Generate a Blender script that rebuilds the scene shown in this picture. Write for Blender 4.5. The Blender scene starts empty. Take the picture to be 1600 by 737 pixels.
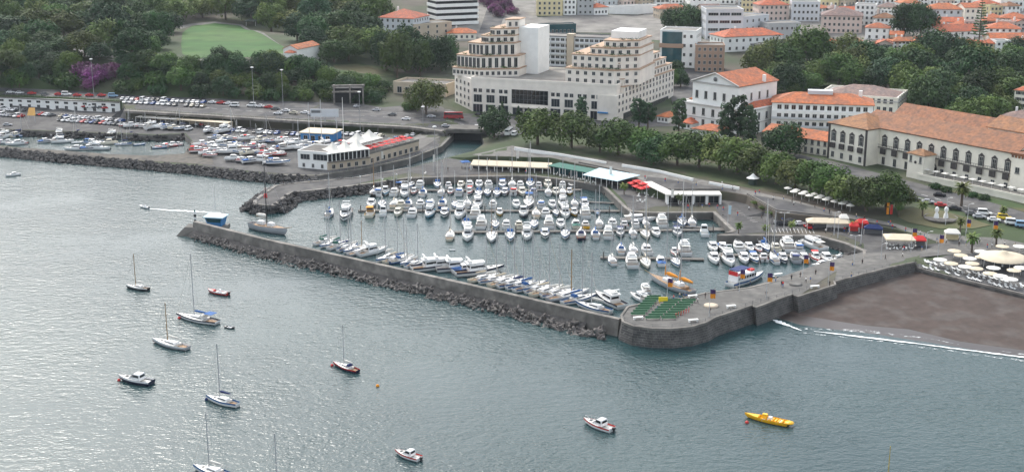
import bpy, math, random
from mathutils import Vector, Matrix, geometry, noise
from mathutils.bvhtree import BVHTree
R = math.radians
SC = bpy.context.scene
COL = SC.collection
rnd = random.Random(7)

# ------------------------------------------------------------------ camera, sky, sun, exposure
FPX, CAMH, PITCH = 2045.0, 112.0, R(15)
cam_d = bpy.data.cameras.new('camera'); cam_d.sensor_width = 36; cam_d.lens = FPX / 1600 * 36
cam_d.clip_start = 1; cam_d.clip_end = 12000
cam = bpy.data.objects.new('camera', cam_d); COL.objects.link(cam)
cam.location = (0, 0, CAMH); cam.rotation_euler = (R(90) - PITCH, 0, 0)
SC.camera = cam

SUN_EL, SUN_AZ = 46, -26       # elevation; azimuth from +Y (view direction), negative = towards the left of the view
w = bpy.data.worlds.new('World'); SC.world = w; w.use_nodes = True
nt = w.node_tree; nt.nodes.clear()
sky = nt.nodes.new('ShaderNodeTexSky'); sky.sky_type = 'NISHITA'; sky.sun_disc = False
sky.sun_elevation = R(SUN_EL); sky.sun_rotation = R(SUN_AZ); sky.dust_density = 4.0; sky.air_density = 1.0; sky.ozone_density = 1.0
hs = nt.nodes.new('ShaderNodeHueSaturation'); hs.inputs['Saturation'].default_value = 0.5
bg = nt.nodes.new('ShaderNodeBackground'); bg.inputs['Strength'].default_value = 0.15
wo = nt.nodes.new('ShaderNodeOutputWorld')
# thin even cloud over the whole sky, brighter overhead than at the horizon
cl = nt.nodes.new('ShaderNodeMix'); cl.data_type = 'RGBA'; cl.blend_type = 'ADD'; cl.inputs[0].default_value = 1; cl.inputs[7].default_value = (2.1, 2.25, 2.4, 1)
nt.links.new(sky.outputs[0], hs.inputs['Color']); nt.links.new(hs.outputs[0], cl.inputs[6]); nt.links.new(cl.outputs[2], bg.inputs[0]); nt.links.new(bg.outputs[0], wo.inputs[0])
sd = bpy.data.lights.new('sun', 'SUN'); sd.energy = 1.45; sd.angle = R(15); sd.color = (1.0, 0.96, 0.9)
so = bpy.data.objects.new('sun', sd); COL.objects.link(so)
sdir = Vector((math.sin(R(SUN_AZ)) * math.cos(R(SUN_EL)), math.cos(R(SUN_AZ)) * math.cos(R(SUN_EL)), math.sin(R(SUN_EL))))
so.rotation_euler = sdir.to_track_quat('Z', 'Y').to_euler()
SC.view_settings.view_transform = 'Standard'; SC.view_settings.look = 'None'
SC.view_settings.exposure = 0.58; SC.view_settings.gamma = 1
SC.cycles.max_bounces = 5; SC.cycles.diffuse_bounces = 2; SC.cycles.glossy_bounces = 3
SC.cycles.transmission_bounces = 2; SC.cycles.volume_bounces = 0; SC.cycles.transparent_max_bounces = 6
SC.cycles.caustics_reflective = False; SC.cycles.caustics_refractive = False
SC.cycles.sample_clamp_indirect = 4

# ------------------------------------------------------------------ helpers
def ray(px, py):
    dx = (px - 800) / FPX; dy = -(py - 368.5) / FPX
    c, s = math.cos(PITCH), math.sin(PITCH)
    return Vector((dx, c + dy * s, -s + dy * c))
def P(px, py, z=0.0):                       # the point at height z that the photograph shows at (px, py)
    v = ray(px, py); t = (z - CAMH) / v.z
    return Vector((v.x * t, v.y * t, z))
def pxof(p):                                # back to photo pixels
    c, s = math.cos(PITCH), math.sin(PITCH)
    y, z = p[1], p[2] - CAMH
    dep = y * c - z * s; up = y * s + z * c
    return (800 + FPX * p[0] / dep, 368.5 - FPX * up / dep, FPX / dep)

def link_group(tree, a, b): tree.links.new(a, b)
MATS = {}
def mat(name, col, rough=0.7, var=0.15, scale=0.5, metal=0.0, bump=0.0, bscale=None, rand=0.0, spec=0.5, col2=None, c2t=(0.5, 0.6)):
    """plain weathered surface: colour with soft noise of strength var at the given scale (1/m)"""
    if name in MATS: return MATS[name]
    m = bpy.data.materials.new(name); m.use_nodes = True; MATS[name] = m
    t = m.node_tree; bs = t.nodes['Principled BSDF']
    bs.inputs['Roughness'].default_value = rough; bs.inputs['Metallic'].default_value = metal
    bs.inputs['Specular IOR Level'].default_value = spec
    tc = t.nodes.new('ShaderNodeTexCoord')
    n = t.nodes.new('ShaderNodeTexNoise'); n.inputs['Scale'].default_value = scale; n.inputs['Detail'].default_value = 5
    t.links.new(tc.outputs['Object'], n.inputs['Vector'])
    mr = t.nodes.new('ShaderNodeMapRange'); mr.inputs[1].default_value = 0.25; mr.inputs[2].default_value = 0.75
    mr.inputs[3].default_value = 1 - var; mr.inputs[4].default_value = 1 + var
    t.links.new(n.outputs['Fac'], mr.inputs[0])
    src = None
    base = t.nodes.new('ShaderNodeMix'); base.data_type = 'RGBA'
    base.inputs[6].default_value = (*col, 1); base.inputs[7].default_value = (*(col2 or col), 1); base.inputs[0].default_value = 0
    if col2:
        n2 = t.nodes.new('ShaderNodeTexNoise'); n2.inputs['Scale'].default_value = scale * 0.35; n2.inputs['Detail'].default_value = 4
        t.links.new(tc.outputs['Object'], n2.inputs['Vector'])
        m2 = t.nodes.new('ShaderNodeMapRange'); m2.inputs[1].default_value = c2t[0]; m2.inputs[2].default_value = c2t[1]
        t.links.new(n2.outputs['Fac'], m2.inputs[0]); t.links.new(m2.outputs[0], base.inputs[0])
    mul = t.nodes.new('ShaderNodeVectorMath'); mul.operation = 'SCALE'
    t.links.new(base.outputs[2], mul.inputs[0]); t.links.new(mr.outputs[0], mul.inputs['Scale'])
    out = mul.outputs[0]
    if rand:
        oi = t.nodes.new('ShaderNodeObjectInfo'); h = t.nodes.new('ShaderNodeHueSaturation')
        a = t.nodes.new('ShaderNodeMapRange'); a.inputs[3].default_value = 1 - rand; a.inputs[4].default_value = 1 + rand
        b = t.nodes.new('ShaderNodeMapRange'); b.inputs[3].default_value = 0.5 - rand * 0.07; b.inputs[4].default_value = 0.5 + rand * 0.05
        q = t.nodes.new('ShaderNodeMath'); q.operation = 'MULTIPLY'; q.inputs[1].default_value = 7.31
        fr = t.nodes.new('ShaderNodeMath'); fr.operation = 'FRACT'
        t.links.new(oi.outputs['Random'], a.inputs[0]); t.links.new(oi.outputs['Random'], q.inputs[0]); t.links.new(q.outputs[0], fr.inputs[0]); t.links.new(fr.outputs[0], b.inputs[0])
        t.links.new(a.outputs[0], h.inputs['Value']); t.links.new(b.outputs[0], h.inputs['Hue']); t.links.new(out, h.inputs['Color']); out = h.outputs[0]
    t.links.new(out, bs.inputs['Base Color'])
    if bump:
        nb = t.nodes.new('ShaderNodeTexNoise'); nb.inputs['Scale'].default_value = bscale or scale * 4; nb.inputs['Detail'].default_value = 3
        t.links.new(tc.outputs['Object'], nb.inputs['Vector'])
        bp = t.nodes.new('ShaderNodeBump'); bp.inputs['Strength'].default_value = 1; bp.inputs['Distance'].default_value = bump
        t.links.new(nb.outputs['Fac'], bp.inputs['Height']); t.links.new(bp.outputs[0], bs.inputs['Normal'])
    return m

def mat_brick(name, col, col2, mortar, sx, sy, rough=0.85, bump=0.05):
    if name in MATS: return MATS[name]
    m = mat(name, col, rough); t = m.node_tree; bs = t.nodes['Principled BSDF']
    tc = t.nodes.new('ShaderNodeTexCoord'); sp = t.nodes.new('ShaderNodeSeparateXYZ'); ad = t.nodes.new('ShaderNodeMath'); cb = t.nodes.new('ShaderNodeCombineXYZ')
    t.links.new(tc.outputs['Object'], sp.inputs[0]); t.links.new(sp.outputs[0], ad.inputs[0]); t.links.new(sp.outputs[1], ad.inputs[1])
    t.links.new(ad.outputs[0], cb.inputs[0]); t.links.new(sp.outputs[2], cb.inputs[1])
    b = t.nodes.new('ShaderNodeTexBrick'); b.inputs['Color1'].default_value = (*col, 1); b.inputs['Color2'].default_value = (*col2, 1); b.inputs['Mortar'].default_value = (*mortar, 1)
    b.inputs['Scale'].default_value = 1; b.inputs['Brick Width'].default_value = sx; b.inputs['Row Height'].default_value = sy; b.inputs['Mortar Size'].default_value = 0.06; b.inputs['Bias'].default_value = 0.0
    t.links.new(cb.outputs[0], b.inputs['Vector'])
    n = t.nodes.new('ShaderNodeTexNoise'); n.inputs['Scale'].default_value = 0.4; n.inputs['Detail'].default_value = 6; t.links.new(tc.outputs['Object'], n.inputs['Vector'])
    mr = t.nodes.new('ShaderNodeMapRange'); mr.inputs[1].default_value = 0.3; mr.inputs[2].default_value = 0.7; mr.inputs[3].default_value = 0.6; mr.inputs[4].default_value = 1.4
    t.links.new(n.outputs['Fac'], mr.inputs[0])
    mul = t.nodes.new('ShaderNodeVectorMath'); mul.operation = 'SCALE'; t.links.new(b.outputs['Color'], mul.inputs[0]); t.links.new(mr.outputs[0], mul.inputs['Scale'])
    t.links.new(mul.outputs[0], bs.inputs['Base Color'])
    return m

def mat_tile(name, col, col2, rough=0.8, period=0.35):
    """roof tiles: ribs that follow the slope plus patchy weathering"""
    if name in MATS: return MATS[name]
    m = mat(name, col, rough, 0.4, 0.9, col2=col2, c2t=(0.42, 0.62), bump=0.06, bscale=4.0, rand=0.12)
    return m

class MB:
    def __init__(s): s.v = []; s.f = []; s.m = []; s.sm = []
    def add(s, vs, fs, m=0, smooth=False):
        o = len(s.v); s.v += [tuple(v) for v in vs]
        for f in fs: s.f.append([i + o for i in f]); s.m.append(m); s.sm.append(smooth)
        return s
    def box(s, x0, x1, y0, y1, z0, z1, m=0):
        vs = [(x0, y0, z0), (x1, y0, z0), (x1, y1, z0), (x0, y1, z0), (x0, y0, z1), (x1, y0, z1), (x1, y1, z1), (x0, y1, z1)]
        return s.add(vs, [(0, 3, 2, 1), (4, 5, 6, 7), (0, 1, 5, 4), (1, 2, 6, 5), (2, 3, 7, 6), (3, 0, 4, 7)], m)
    def prism(s, pts, z0, z1, m=0, top=None):
        """vertical prism over a ccw outline; z0/z1 numbers or lists"""
        n = len(pts)
        a = [(p[0], p[1], z0[i] if isinstance(z0, list) else z0) for i, p in enumerate(pts)]
        b = [(p[0], p[1], z1[i] if isinstance(z1, list) else z1) for i, p in enumerate(pts)]
        s.add(a + b, [(i, (i + 1) % n, n + (i + 1) % n, n + i) for i in range(n)] + [list(range(n - 1, -1, -1))], m)
        return s.add(b, [list(range(n))], m if top is None else top)
    def tube(s, p0, p1, r0, r1=None, n=8, m=0, caps=True, smooth=True):
        p0 = Vector(p0); p1 = Vector(p1); r1 = r0 if r1 is None else r1
        d = (p1 - p0).normalized(); a = d.orthogonal().normalized(); b = d.cross(a)
        vs = []
        for p, r in ((p0, r0), (p1, r1)):
            for i in range(n):
                t = 2 * math.pi * i / n; vs.append(p + a * (math.cos(t) * r) + b * (math.sin(t) * r))
        s.add(vs, [(i, (i + 1) % n, n + (i + 1) % n, n + i) for i in range(n)], m, smooth)
        if caps: s.add(vs, [list(range(n - 1, -1, -1)), list(range(n, 2 * n))], m)
        return s
    def lathe(s, prof, n=12, m=0, c=(0, 0), smooth=True, sx=1, sy=1):
        vs = []
        for r, z in prof:
            for i in range(n):
                t = 2 * math.pi * i / n; vs.append((c[0] + math.cos(t) * r * sx, c[1] + math.sin(t) * r * sy, z))
        k = len(prof)
        fs = [(j * n + i, j * n + (i + 1) % n, (j + 1) * n + (i + 1) % n, (j + 1) * n + i) for j in range(k - 1) for i in range(n)]
        s.add(vs, fs, m, smooth)
        s.add(vs[-n:], [list(range(n))], m); s.add(vs[:n], [list(range(n - 1, -1, -1))], m)
        return s
    def loft(s, rings, m=0, smooth=True, close=True, caps=True):
        n = len(rings[0]); vs = [v for r in rings for v in r]
        rng = n if close else n - 1
        s.add(vs, [(j * n + i, j * n + (i + 1) % n, (j + 1) * n + (i + 1) % n, (j + 1) * n + i) for j in range(len(rings) - 1) for i in range(rng)], m, smooth)
        if caps: s.add(vs[:n], [list(range(n))], m); s.add(vs[-n:], [list(range(n - 1, -1, -1))], m)
        return s
    def mesh(s, name, mats):
        me = bpy.data.meshes.new(name); me.from_pydata(s.v, [], s.f)
        for m in (mats if isinstance(mats, (list, tuple)) else [mats]): me.materials.append(m)
        me.polygons.foreach_set('material_index', s.m); me.polygons.foreach_set('use_smooth', s.sm)
        me.update(); return me
    def build(s, name, mats, parent=None, loc=None):
        return put(name, s.mesh(name, mats), parent, loc)
def put(name, me, parent=None, loc=None, rz=0, sc=None):
    o = bpy.data.objects.new(name, me); COL.objects.link(o)
    if parent is not None: o.parent = parent
    if loc is not None: o.location = loc
    if rz: o.rotation_euler.z = rz
    if sc: o.scale = sc
    return o
def empty(name, loc=(0, 0, 0), rz=0): return put(name, None, None, loc, rz)
def tag(o, label=None, cat=None, group=None, kind=None):
    for k, v in (('label', label), ('category', cat), ('group', group), ('kind', kind)):
        if v: o[k] = v
    return o
KIDS = {}
def kids(o):
    if o.name not in KIDS: KIDS[o.name] = list(o.children)
    return KIDS[o.name]
def copy_tree(src, parent=None):
    c = src.copy(); COL.objects.link(c)
    if parent is not None: c.parent = parent
    for ch in kids(src): copy_tree(ch, c)
    return c
PROTOS = []
def proto(root): PROTOS.append(root); return root
def drop_protos():
    for r in PROTOS:
        for c in kids(r):
            for g in kids(c): bpy.data.objects.remove(g)
            bpy.data.objects.remove(c)
        bpy.data.objects.remove(r)
def place(src, loc, rz=0, sc=None, label=None, group=None, cat=None, name=None):
    o = copy_tree(src); o.location = loc; o.rotation_euler = (0, 0, rz)
    if sc: o.scale = (sc, sc, sc) if isinstance(sc, (int, float)) else sc
    if name: o.name = name
    tag(o, label, cat, group); return o
ORD = ['first', 'second', 'third', 'fourth', 'fifth', 'sixth', 'seventh', 'eighth', 'ninth', 'tenth', 'eleventh', 'twelfth', 'thirteenth', 'fourteenth', 'fifteenth', 'sixteenth', 'seventeenth', 'eighteenth', 'nineteenth', 'twentieth',
       'twenty-first', 'twenty-second', 'twenty-third', 'twenty-fourth', 'twenty-fifth', 'twenty-sixth', 'twenty-seventh', 'twenty-eighth', 'twenty-ninth', 'thirtieth', 'thirty-first', 'thirty-second', 'thirty-third', 'thirty-fourth', 'thirty-fifth', 'thirty-sixth', 'thirty-seventh', 'thirty-eighth', 'thirty-ninth', 'fortieth',
       'forty-first', 'forty-second', 'forty-third', 'forty-fourth', 'forty-fifth', 'forty-sixth', 'forty-seventh', 'forty-eighth', 'forty-ninth', 'fiftieth']

# ------------------------------------------------------------------ materials
M = dict(
    asphalt=mat('asphalt', (.052, .052, .055), .9, .35, .25, col2=(.095, .092, .088), c2t=(.45, .55)),
    quay=mat('quay paving', (.05, .049, .05), .9, .35, .4, col2=(.08, .078, .075), c2t=(.45, .55)),
    pier=mat('pier paving', (.1, .097, .09), .9, .3, .5, col2=(.135, .13, .12), bump=.02, bscale=2),
    pave=mat('pale paving', (.13, .125, .115), .9, .25, .5, col2=(.175, .168, .155)),
    earth=mat('dry earth', (.085, .072, .056), .95, .35, .05, col2=(.036, .056, .02), c2t=(.35, .55)),
    gravel=mat('gravel roof', (.2, .19, .17), .95, .3, .15, col2=(.15, .14, .13)),
    grass=mat('lawn grass', (.032, .098, .016), .95, .3, .08, col2=(.05, .11, .022), bump=.05, bscale=3),
    verge=mat('dry verge grass', (.045, .08, .022), .95, .3, .1, col2=(.09, .085, .04)),
    roughgrass=mat('rough grass', (.045, .065, .022), .95, .35, .15, col2=(.075, .07, .04)),
    sand=mat('dark sand', (.058, .041, .034), .95, .25, .4, col2=(.076, .063, .056), c2t=(.48, .62)),
    wetsand=mat('wet sand', (.032, .024, .021), .35, .2, .1),
    rock=mat('dark rock', (.042, .04, .039), .9, .5, .8, bump=.1, rand=.3),
    tetra=mat('armour concrete', (.12, .11, .102), .9, .4, .5, rand=.3),
    conc=mat('concrete', (.2, .185, .165), .85, .35, .5, col2=(.12, .112, .1), c2t=(.42, .6)),
    concd=mat('stained concrete', (.13, .122, .11), .9, .35, .25, col2=(.11, .105, .095)),
    white=mat('white paint', (.82, .82, .79), .6, .07, .3),
    cream=mat('cream render', (.8, .76, .65), .8, .12, .25),
    ivory=mat('ivory stone', (.78, .72, .64), .75, .14, .2),
    pink=mat('pink render', (.6, .48, .42), .8, .08, .2),
    yellow=mat('pale yellow render', (.65, .56, .33), .8, .08, .2),
    tan=mat('tan render', (.5, .42, .32), .8, .1, .2),
    brown=mat('brown cladding', (.36, .24, .17), .8, .08, .2),
    grey=mat('grey concrete panel', (.4, .41, .41), .8, .1, .2),
    lgrey=mat('light grey panel', (.56, .58, .6), .7, .07, .2),
    dgrey=mat('dark grey panel', (.13, .135, .14), .7, .1, .2),
    glass=mat('window glass', (.02, .025, .03), .08, .1, 1, rand=.5),
    tealglass=mat('teal curtain glass', (.015, .07, .085), .12, .2, .3),
    dark=mat('painted shade and black bands', (.015, .016, .018), .8, .2, 1),  # shade of openings put into the colour; also plain black bands
    wframe=mat('window frame', (.5, .49, .46), .6, .05, 1),
    shutter=mat('dark green shutter', (.03, .05, .04), .6, .1, 1),
    tile=mat_tile('orange roof tile', (.38, .105, .035), (.25, .085, .04)),
    tileb=mat_tile('brown roof tile', (.24, .108, .045), (.17, .085, .045)),
    tileg=mat_tile('old grey roof tile', (.2, .13, .11), (.15, .11, .1)),
    stone=mat_brick('dark stone wall', (.05, .048, .047), (.085, .08, .075), (.13, .125, .115), 1.3, .62),
    metal=mat('grey metal', (.35, .36, .37), .45, .05, 1, metal=.6),
    pole=mat('galvanised pole', (.5, .51, .52), .5, .05, 1),
    gel=mat('white gelcoat', (.8, .8, .79), .25, .04, 1),
    gelc=mat('cream gelcoat', (.72, .67, .55), .3, .05, 1),
    gelb=mat('blue hull paint', (.03, .12, .3), .3, .05, 1),
    gell=mat('light blue hull paint', (.12, .35, .5), .3, .05, 1),
    geln=mat('navy hull paint', (.015, .02, .05), .3, .05, 1),
    gelk=mat('black hull paint', (.02, .02, .022), .4, .1, 1),
    gelr=mat('red hull paint', (.5, .03, .02), .35, .05, 1),
    gely=mat('yellow hull paint', (.85, .45, .01), .4, .04, 1),
    gelg=mat('grey hull paint', (.42, .43, .45), .4, .06, 1),
    anti=mat('antifouling', (.04, .035, .05), .6, .1, 1),
    teak=mat('teak deck', (.32, .2, .11), .7, .15, 1),
    deck=mat('deck paint', (.68, .67, .63), .55, .08, 1),
    bluec=mat('blue canvas', (.02, .1, .3), .8, .1, 1),
    navyc=mat('navy canvas', (.015, .03, .12), .8, .1, 1),
    greenc=mat('green canvas', (.03, .13, .1), .8, .1, 1),
    redc=mat('red canvas', (.6, .03, .03), .8, .08, 1),
    whitec=mat('white canvas', (.68, .66, .6), .8, .06, .6),
    creamc=mat('cream canvas', (.58, .5, .37), .8, .08, .6),
    orangec=mat('orange cloth', (.75, .27, .01), .8, .08, 1),
    purplec=mat('purple cloth', (.06, .03, .12), .8, .08, 1),
    alu=mat('mast aluminium', (.42, .42, .42), .4, .03, 1),
    woodm=mat('varnished wood', (.3, .17, .06), .5, .1, 1),
    tyre=mat('rubber', (.02, .02, .02), .8, .1, 1),
    seatg=mat('green seat plastic', (.07, .17, .095), .6, .06, 1),
    foam=mat('sea foam', (.75, .78, .78), .8, .1, 1),
    red=mat('red paint', (.55, .03, .025), .4, .05, 1),
    blue=mat('blue paint', (.04, .22, .5), .5, .05, 1),
    bluelt=mat('pale blue paint', (.42, .58, .65), .5, .05, 1),
    ywl=mat('bright yellow paint', (.8, .6, .02), .5, .05, 1),
    skin=mat('skin', (.45, .27, .19), .6, .05, 1),
    hair=mat('hair', (.03, .02, .015), .7, .1, 1),
)

def mat_water():
    m = bpy.data.materials.new('sea water'); m.use_nodes = True; t = m.node_tree; bs = t.nodes['Principled BSDF']
    bs.inputs['Roughness'].default_value = 0.16; bs.inputs['IOR'].default_value = 1.33
    tc = t.nodes.new('ShaderNodeTexCoord')
    n0 = t.nodes.new('ShaderNodeTexNoise'); n0.inputs['Scale'].default_value = .012; n0.inputs['Detail'].default_value = 4
    t.links.new(tc.outputs['Object'], n0.inputs['Vector'])
    cr = t.nodes.new('ShaderNodeValToRGB'); cr.color_ramp.elements[0].color = (.014, .042, .047, 1); cr.color_ramp.elements[1].color = (.028, .06, .062, 1)
    cr.color_ramp.elements[0].position = .35; cr.color_ramp.elements[1].position = .65
    t.links.new(n0.outputs['Fac'], cr.inputs[0]); t.links.new(cr.outputs[0], bs.inputs['Base Color'])
    prev = None
    # wind waves at three sizes, crests lying across the wind
    for sc_, st, dist, rz in ((.09, 1.7, .22, R(10)), (.42, 1.45, .34, R(-12)), (1.2, 1.25, .17, R(24))):
        mp = t.nodes.new('ShaderNodeMapping'); mp.inputs['Rotation'].default_value[2] = rz; mp.inputs['Scale'].default_value = (sc_ , sc_ * st, sc_)
        t.links.new(tc.outputs['Object'], mp.inputs['Vector'])
        n = t.nodes.new('ShaderNodeTexNoise'); n.inputs['Scale'].default_value = 1; n.inputs['Detail'].default_value = 2.5; n.inputs['Roughness'].default_value = .55
        t.links.new(mp.outputs[0], n.inputs['Vector'])
        mu = t.nodes.new('ShaderNodeMath'); mu.operation = 'MULTIPLY'; mu.inputs[1].default_value = dist; t.links.new(n.outputs['Fac'], mu.inputs[0])
        if prev is None: prev = mu
        else:
            ad = t.nodes.new('ShaderNodeMath'); t.links.new(prev.outputs[0], ad.inputs[0]); t.links.new(mu.outputs[0], ad.inputs[1]); prev = ad
    # gusts: the small waves are stronger in some patches
    g = t.nodes.new('ShaderNodeTexNoise'); g.inputs['Scale'].default_value = .02; g.inputs['Detail'].default_value = 5; g.inputs['Roughness'].default_value = .6
    t.links.new(tc.outputs['Object'], g.inputs['Vector'])
    gr = t.nodes.new('ShaderNodeMapRange'); gr.inputs[1].default_value = .3; gr.inputs[2].default_value = .7; gr.inputs[3].default_value = .35; gr.inputs[4].default_value = 1.25
    t.links.new(g.outputs['Fac'], gr.inputs[0])
    bp = t.nodes.new('ShaderNodeBump'); bp.inputs['Distance'].default_value = 1.0
    t.links.new(gr.outputs[0], bp.inputs['Strength']); t.links.new(prev.outputs[0], bp.inputs['Height']); t.links.new(bp.outputs[0], bs.inputs['Normal'])
    return m
M['water'] = mat_water()
M['ledge'] = mat('terracotta ledge', (.42, .29, .2), .85, .25, .8)
M['mole'] = mat('worn mole surface', (.1, .09, .075), .95, .4, .5, col2=(.06, .057, .052))
# ------------------------------------------------------------------ ground as one relief sheet, cut along the coast
ZQ = 2.5
coast_px = [(-500,188),(-200,197),(0,202),(109,206),(244,211),(288,209),(300,220),(288,240),(239,243),(176,241),(41,231),(0,227),(-200,216),(-500,203),
  (-500,212),(-200,226),(0,232),(100,242),(200,250),(320,261),(388,269),(440,274),(496,275),(575,262),(640,248),(690,229),(705,214),(712,206),(750,206),(757,224),(740,236),(700,246),
  (640,262),(551,278),(460,286),(429,290),(410,303),(396,314),(397,320),(428,322),(456,301),(537,293),(640,279),(689,277),(830,275),(880,281),(914,286),(940,290),(951,300),(976,325),(985,331),(1025,333),(1114,332),
  (1144,361),(1120,368),(1278,369),(1320,381),(1349,393),(1349,408),(1166,450),(1100,458),(1068,466),(1008,474),(980,480),(970,494),
  (973,504),(990,511),(1020,514.5),(1050,515),(1080,512),(1104,505),(1118,497),(1176,478),(1180,482),(1238,461),(1246,465),(1306,446),(1304,441),(1390,419),(1429,411),(1434,420),(1500,437),(1600,461),(1800,515),(2100,600)]
ZP = 4.5                                    # the old pier stands higher than the marina quay
zpier = {(1349,408):3.6,(1434,420):2.9,(1500,437):2.9,(1600,461):2.9,(1800,515):2.9,(2100,600):2.9}
i0, i1 = coast_px.index((1166,450)), coast_px.index((1429,411))
for q_ in coast_px[i0:i1+1]: zpier[q_] = ZP
coast = [P(x, y, zpier.get((x, y), ZQ)) for x, y in coast_px]
# (px, py, z): heights read off the photograph
ctrl = [(-400,172,2.5),(0,178,2.5),(100,182,2.5),(190,188,2.5),(250,200,2.5),(330,240,2.5),(150,200,2.5),(400,250,2.5),(400,220,2.5),(330,205,2.5),(500,225,2.5),(560,240,2.7),(620,222,3),(450,212,2.5),(600,208,3),(680,212,4),
  (-500,110,13),(0,137,10.5),(100,141,10),(200,149,9.5),(400,158,9),(510,160,8),(560,168,6.5),(640,178,6),(700,190,5.5),(790,200,5.5),(800,215,5.2),
  (-500,92,27),(0,100,24),(120,88,24),(250,95,24),(400,98,23),(500,104,19),(560,115,14),(620,124,12),(690,150,9),
  (-500,40,30),(0,50,24),(300,40,25),(290,85,23),(450,84,23),(540,60,23),(-500,-30,45),(0,-20,36),(300,-20,36),(560,0,32),(-500,-90,62),(300,-90,60),(900,-90,58),(1500,-90,66),(2300,-90,66),
  (600,66,18),(680,60,18),(700,110,10),(800,80,16),(850,50,20),(960,50,20),(1000,20,25),(760,0,32),(900,0,32),(1100,60,20),(1100,0,29),
  (880,200,6.5),(965,195,6.5),(1050,160,7.5),(1060,200,7),(1200,210,7.5),(1300,160,9),(1300,100,13),(1300,60,19),(1200,60,19),(1300,20,27),(1300,-10,34),(1600,60,23),(1600,30,29),(1600,-10,37),(1600,120,14),(2300,60,28),(2300,200,14),
  (1300,255,7.5),(1600,310,7.5),(2300,420,7.5),(1600,200,10),(1440,330,6.5),(1600,350,6.0),(2300,520,6),(1440,365,4.2),(1500,372,4),(1600,395,3.3),(2300,600,3.2),
  (745,241,3.6),(800,228,5.5),(900,245,6.2),(1000,262,6.2),(1100,282,6.2),(1190,302,6),(1260,300,6.5),(1330,325,6),(1390,340,5.5),
  (1370,412,4.2),(1390,403,3.6),(1430,404,4.3),(1440,396,3.4),(1450,385,3.0),(1200,459,4.5),(1100,480,4.5),(1030,495,4.5),(1260,445,4.5),(1320,428,4.4)]
ctrl3 = [P(*c) for c in ctrl]
def cliff(px_list, zlow, w_=0.6):
    """a retaining wall line: its top edge at the given heights, its foot at zlow just in front"""
    top = [P(*c) for c in px_list]; out = []
    for i, p in enumerate(top):
        d = (top[min(i + 1, len(top) - 1)] - top[max(i - 1, 0)]); nrm = Vector((d.y, -d.x, 0)).normalized()
        if nrm.y > 0: nrm = -nrm
        out.append((p, Vector((p.x + nrm.x * w_, p.y + nrm.y * w_, zlow))))
    return out
CL = dict(
  avenue=cliff([(-500,122,10.5),(-200,138,9.6),(0,148,9),(100,152.5,8.7),(190,158,8.4),(197,171,8.3),(320,178,7.8),(450,186,7),(560,192,6.3),(640,196,6),(690,203,5.5)], 2.5),
  shops=cliff([(722,246,3.4),(748,244,5.2),(860,247,5.2),(905,257,5.3),(985,273,5.4),(1003,289,5.4),(1040,299,5.4),(1128,299,5.4),(1150,302,5.6),(1168,306,5.8),(1214,332,6),(1300,341,5.4),(1400,358,4.6),(1445,372,3.6)], 2.5))
edges = []; V2 = []; VZ = []
def addp(p):
    V2.append(Vector((p.x, p.y))); VZ.append(p.z); return len(V2) - 1
ci = [addp(p) for p in coast]
far = [Vector((900, 250, 3)), Vector((2600, 2800, 120)), Vector((-2600, 2800, 120)), Vector((-1200, 650, 8))]
fi = [addp(p) for p in far]
ring = ci + fi
edges += [(ring[i], ring[(i + 1) % len(ring)]) for i in range(len(ring))]
for p in ctrl3: addp(p)
for k, L in CL.items():
    a = [addp(t) for t, f in L]; b = [addp(f) for t, f in L]
    edges += list(zip(a, a[1:])) + list(zip(b, b[1:]))
res = geometry.delaunay_2d_cdt(V2, edges, [ring], 0, 1e-4)
rv, re_, rf, ov = res[0], res[1], res[2], res[3]
gz = [(sum(VZ[i] for i in o) / len(o)) if o else ZQ for o in ov]
# keep triangles inside the coast ring
def inside(pt, poly):
    c = False; n = len(poly); x, y = pt[0], pt[1]
    for i in range(n):
        x1, y1 = poly[i][0], poly[i][1]; x2, y2 = poly[i - 1][0], poly[i - 1][1]
        if (y1 > y) != (y2 > y) and x < (x2 - x1) * (y - y1) / (y2 - y1) + x1: c = not c
    return c
ring2 = [V2[i] for i in ring]
gf = [f for f in rf if inside(sum((rv[i] for i in f), Vector((0, 0))) / len(f), ring2)]
gverts = [Vector((v.x, v.y, z)) for v, z in zip(rv, gz)]
BV = BVHTree.FromPolygons(gverts, gf)
def hz(x, y):
    h = BV.ray_cast(Vector((x, y, 500)), Vector((0, 0, -1)))
    if h[0] is not None: return h[0].z
    n = BV.find_nearest(Vector((x, y, 3.5)))
    return n[0].z if n[0] is not None else 0.0
def G(px, py):                              # the ground point the photograph shows at (px, py)
    h = BV.ray_cast(Vector((0, 0, CAMH)), ray(px, py).normalized())
    if h[0] is not None: return h[0]
    return P(px, py, 0)
gm = MB(); gm.v = [tuple(v) for v in gverts]
for f in gf: gm.f.append(f); gm.m.append(0); gm.sm.append(False)
tag(gm.build('ground', M['earth']), kind='structure', label='dry brown and green ground under the town and park')

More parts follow.
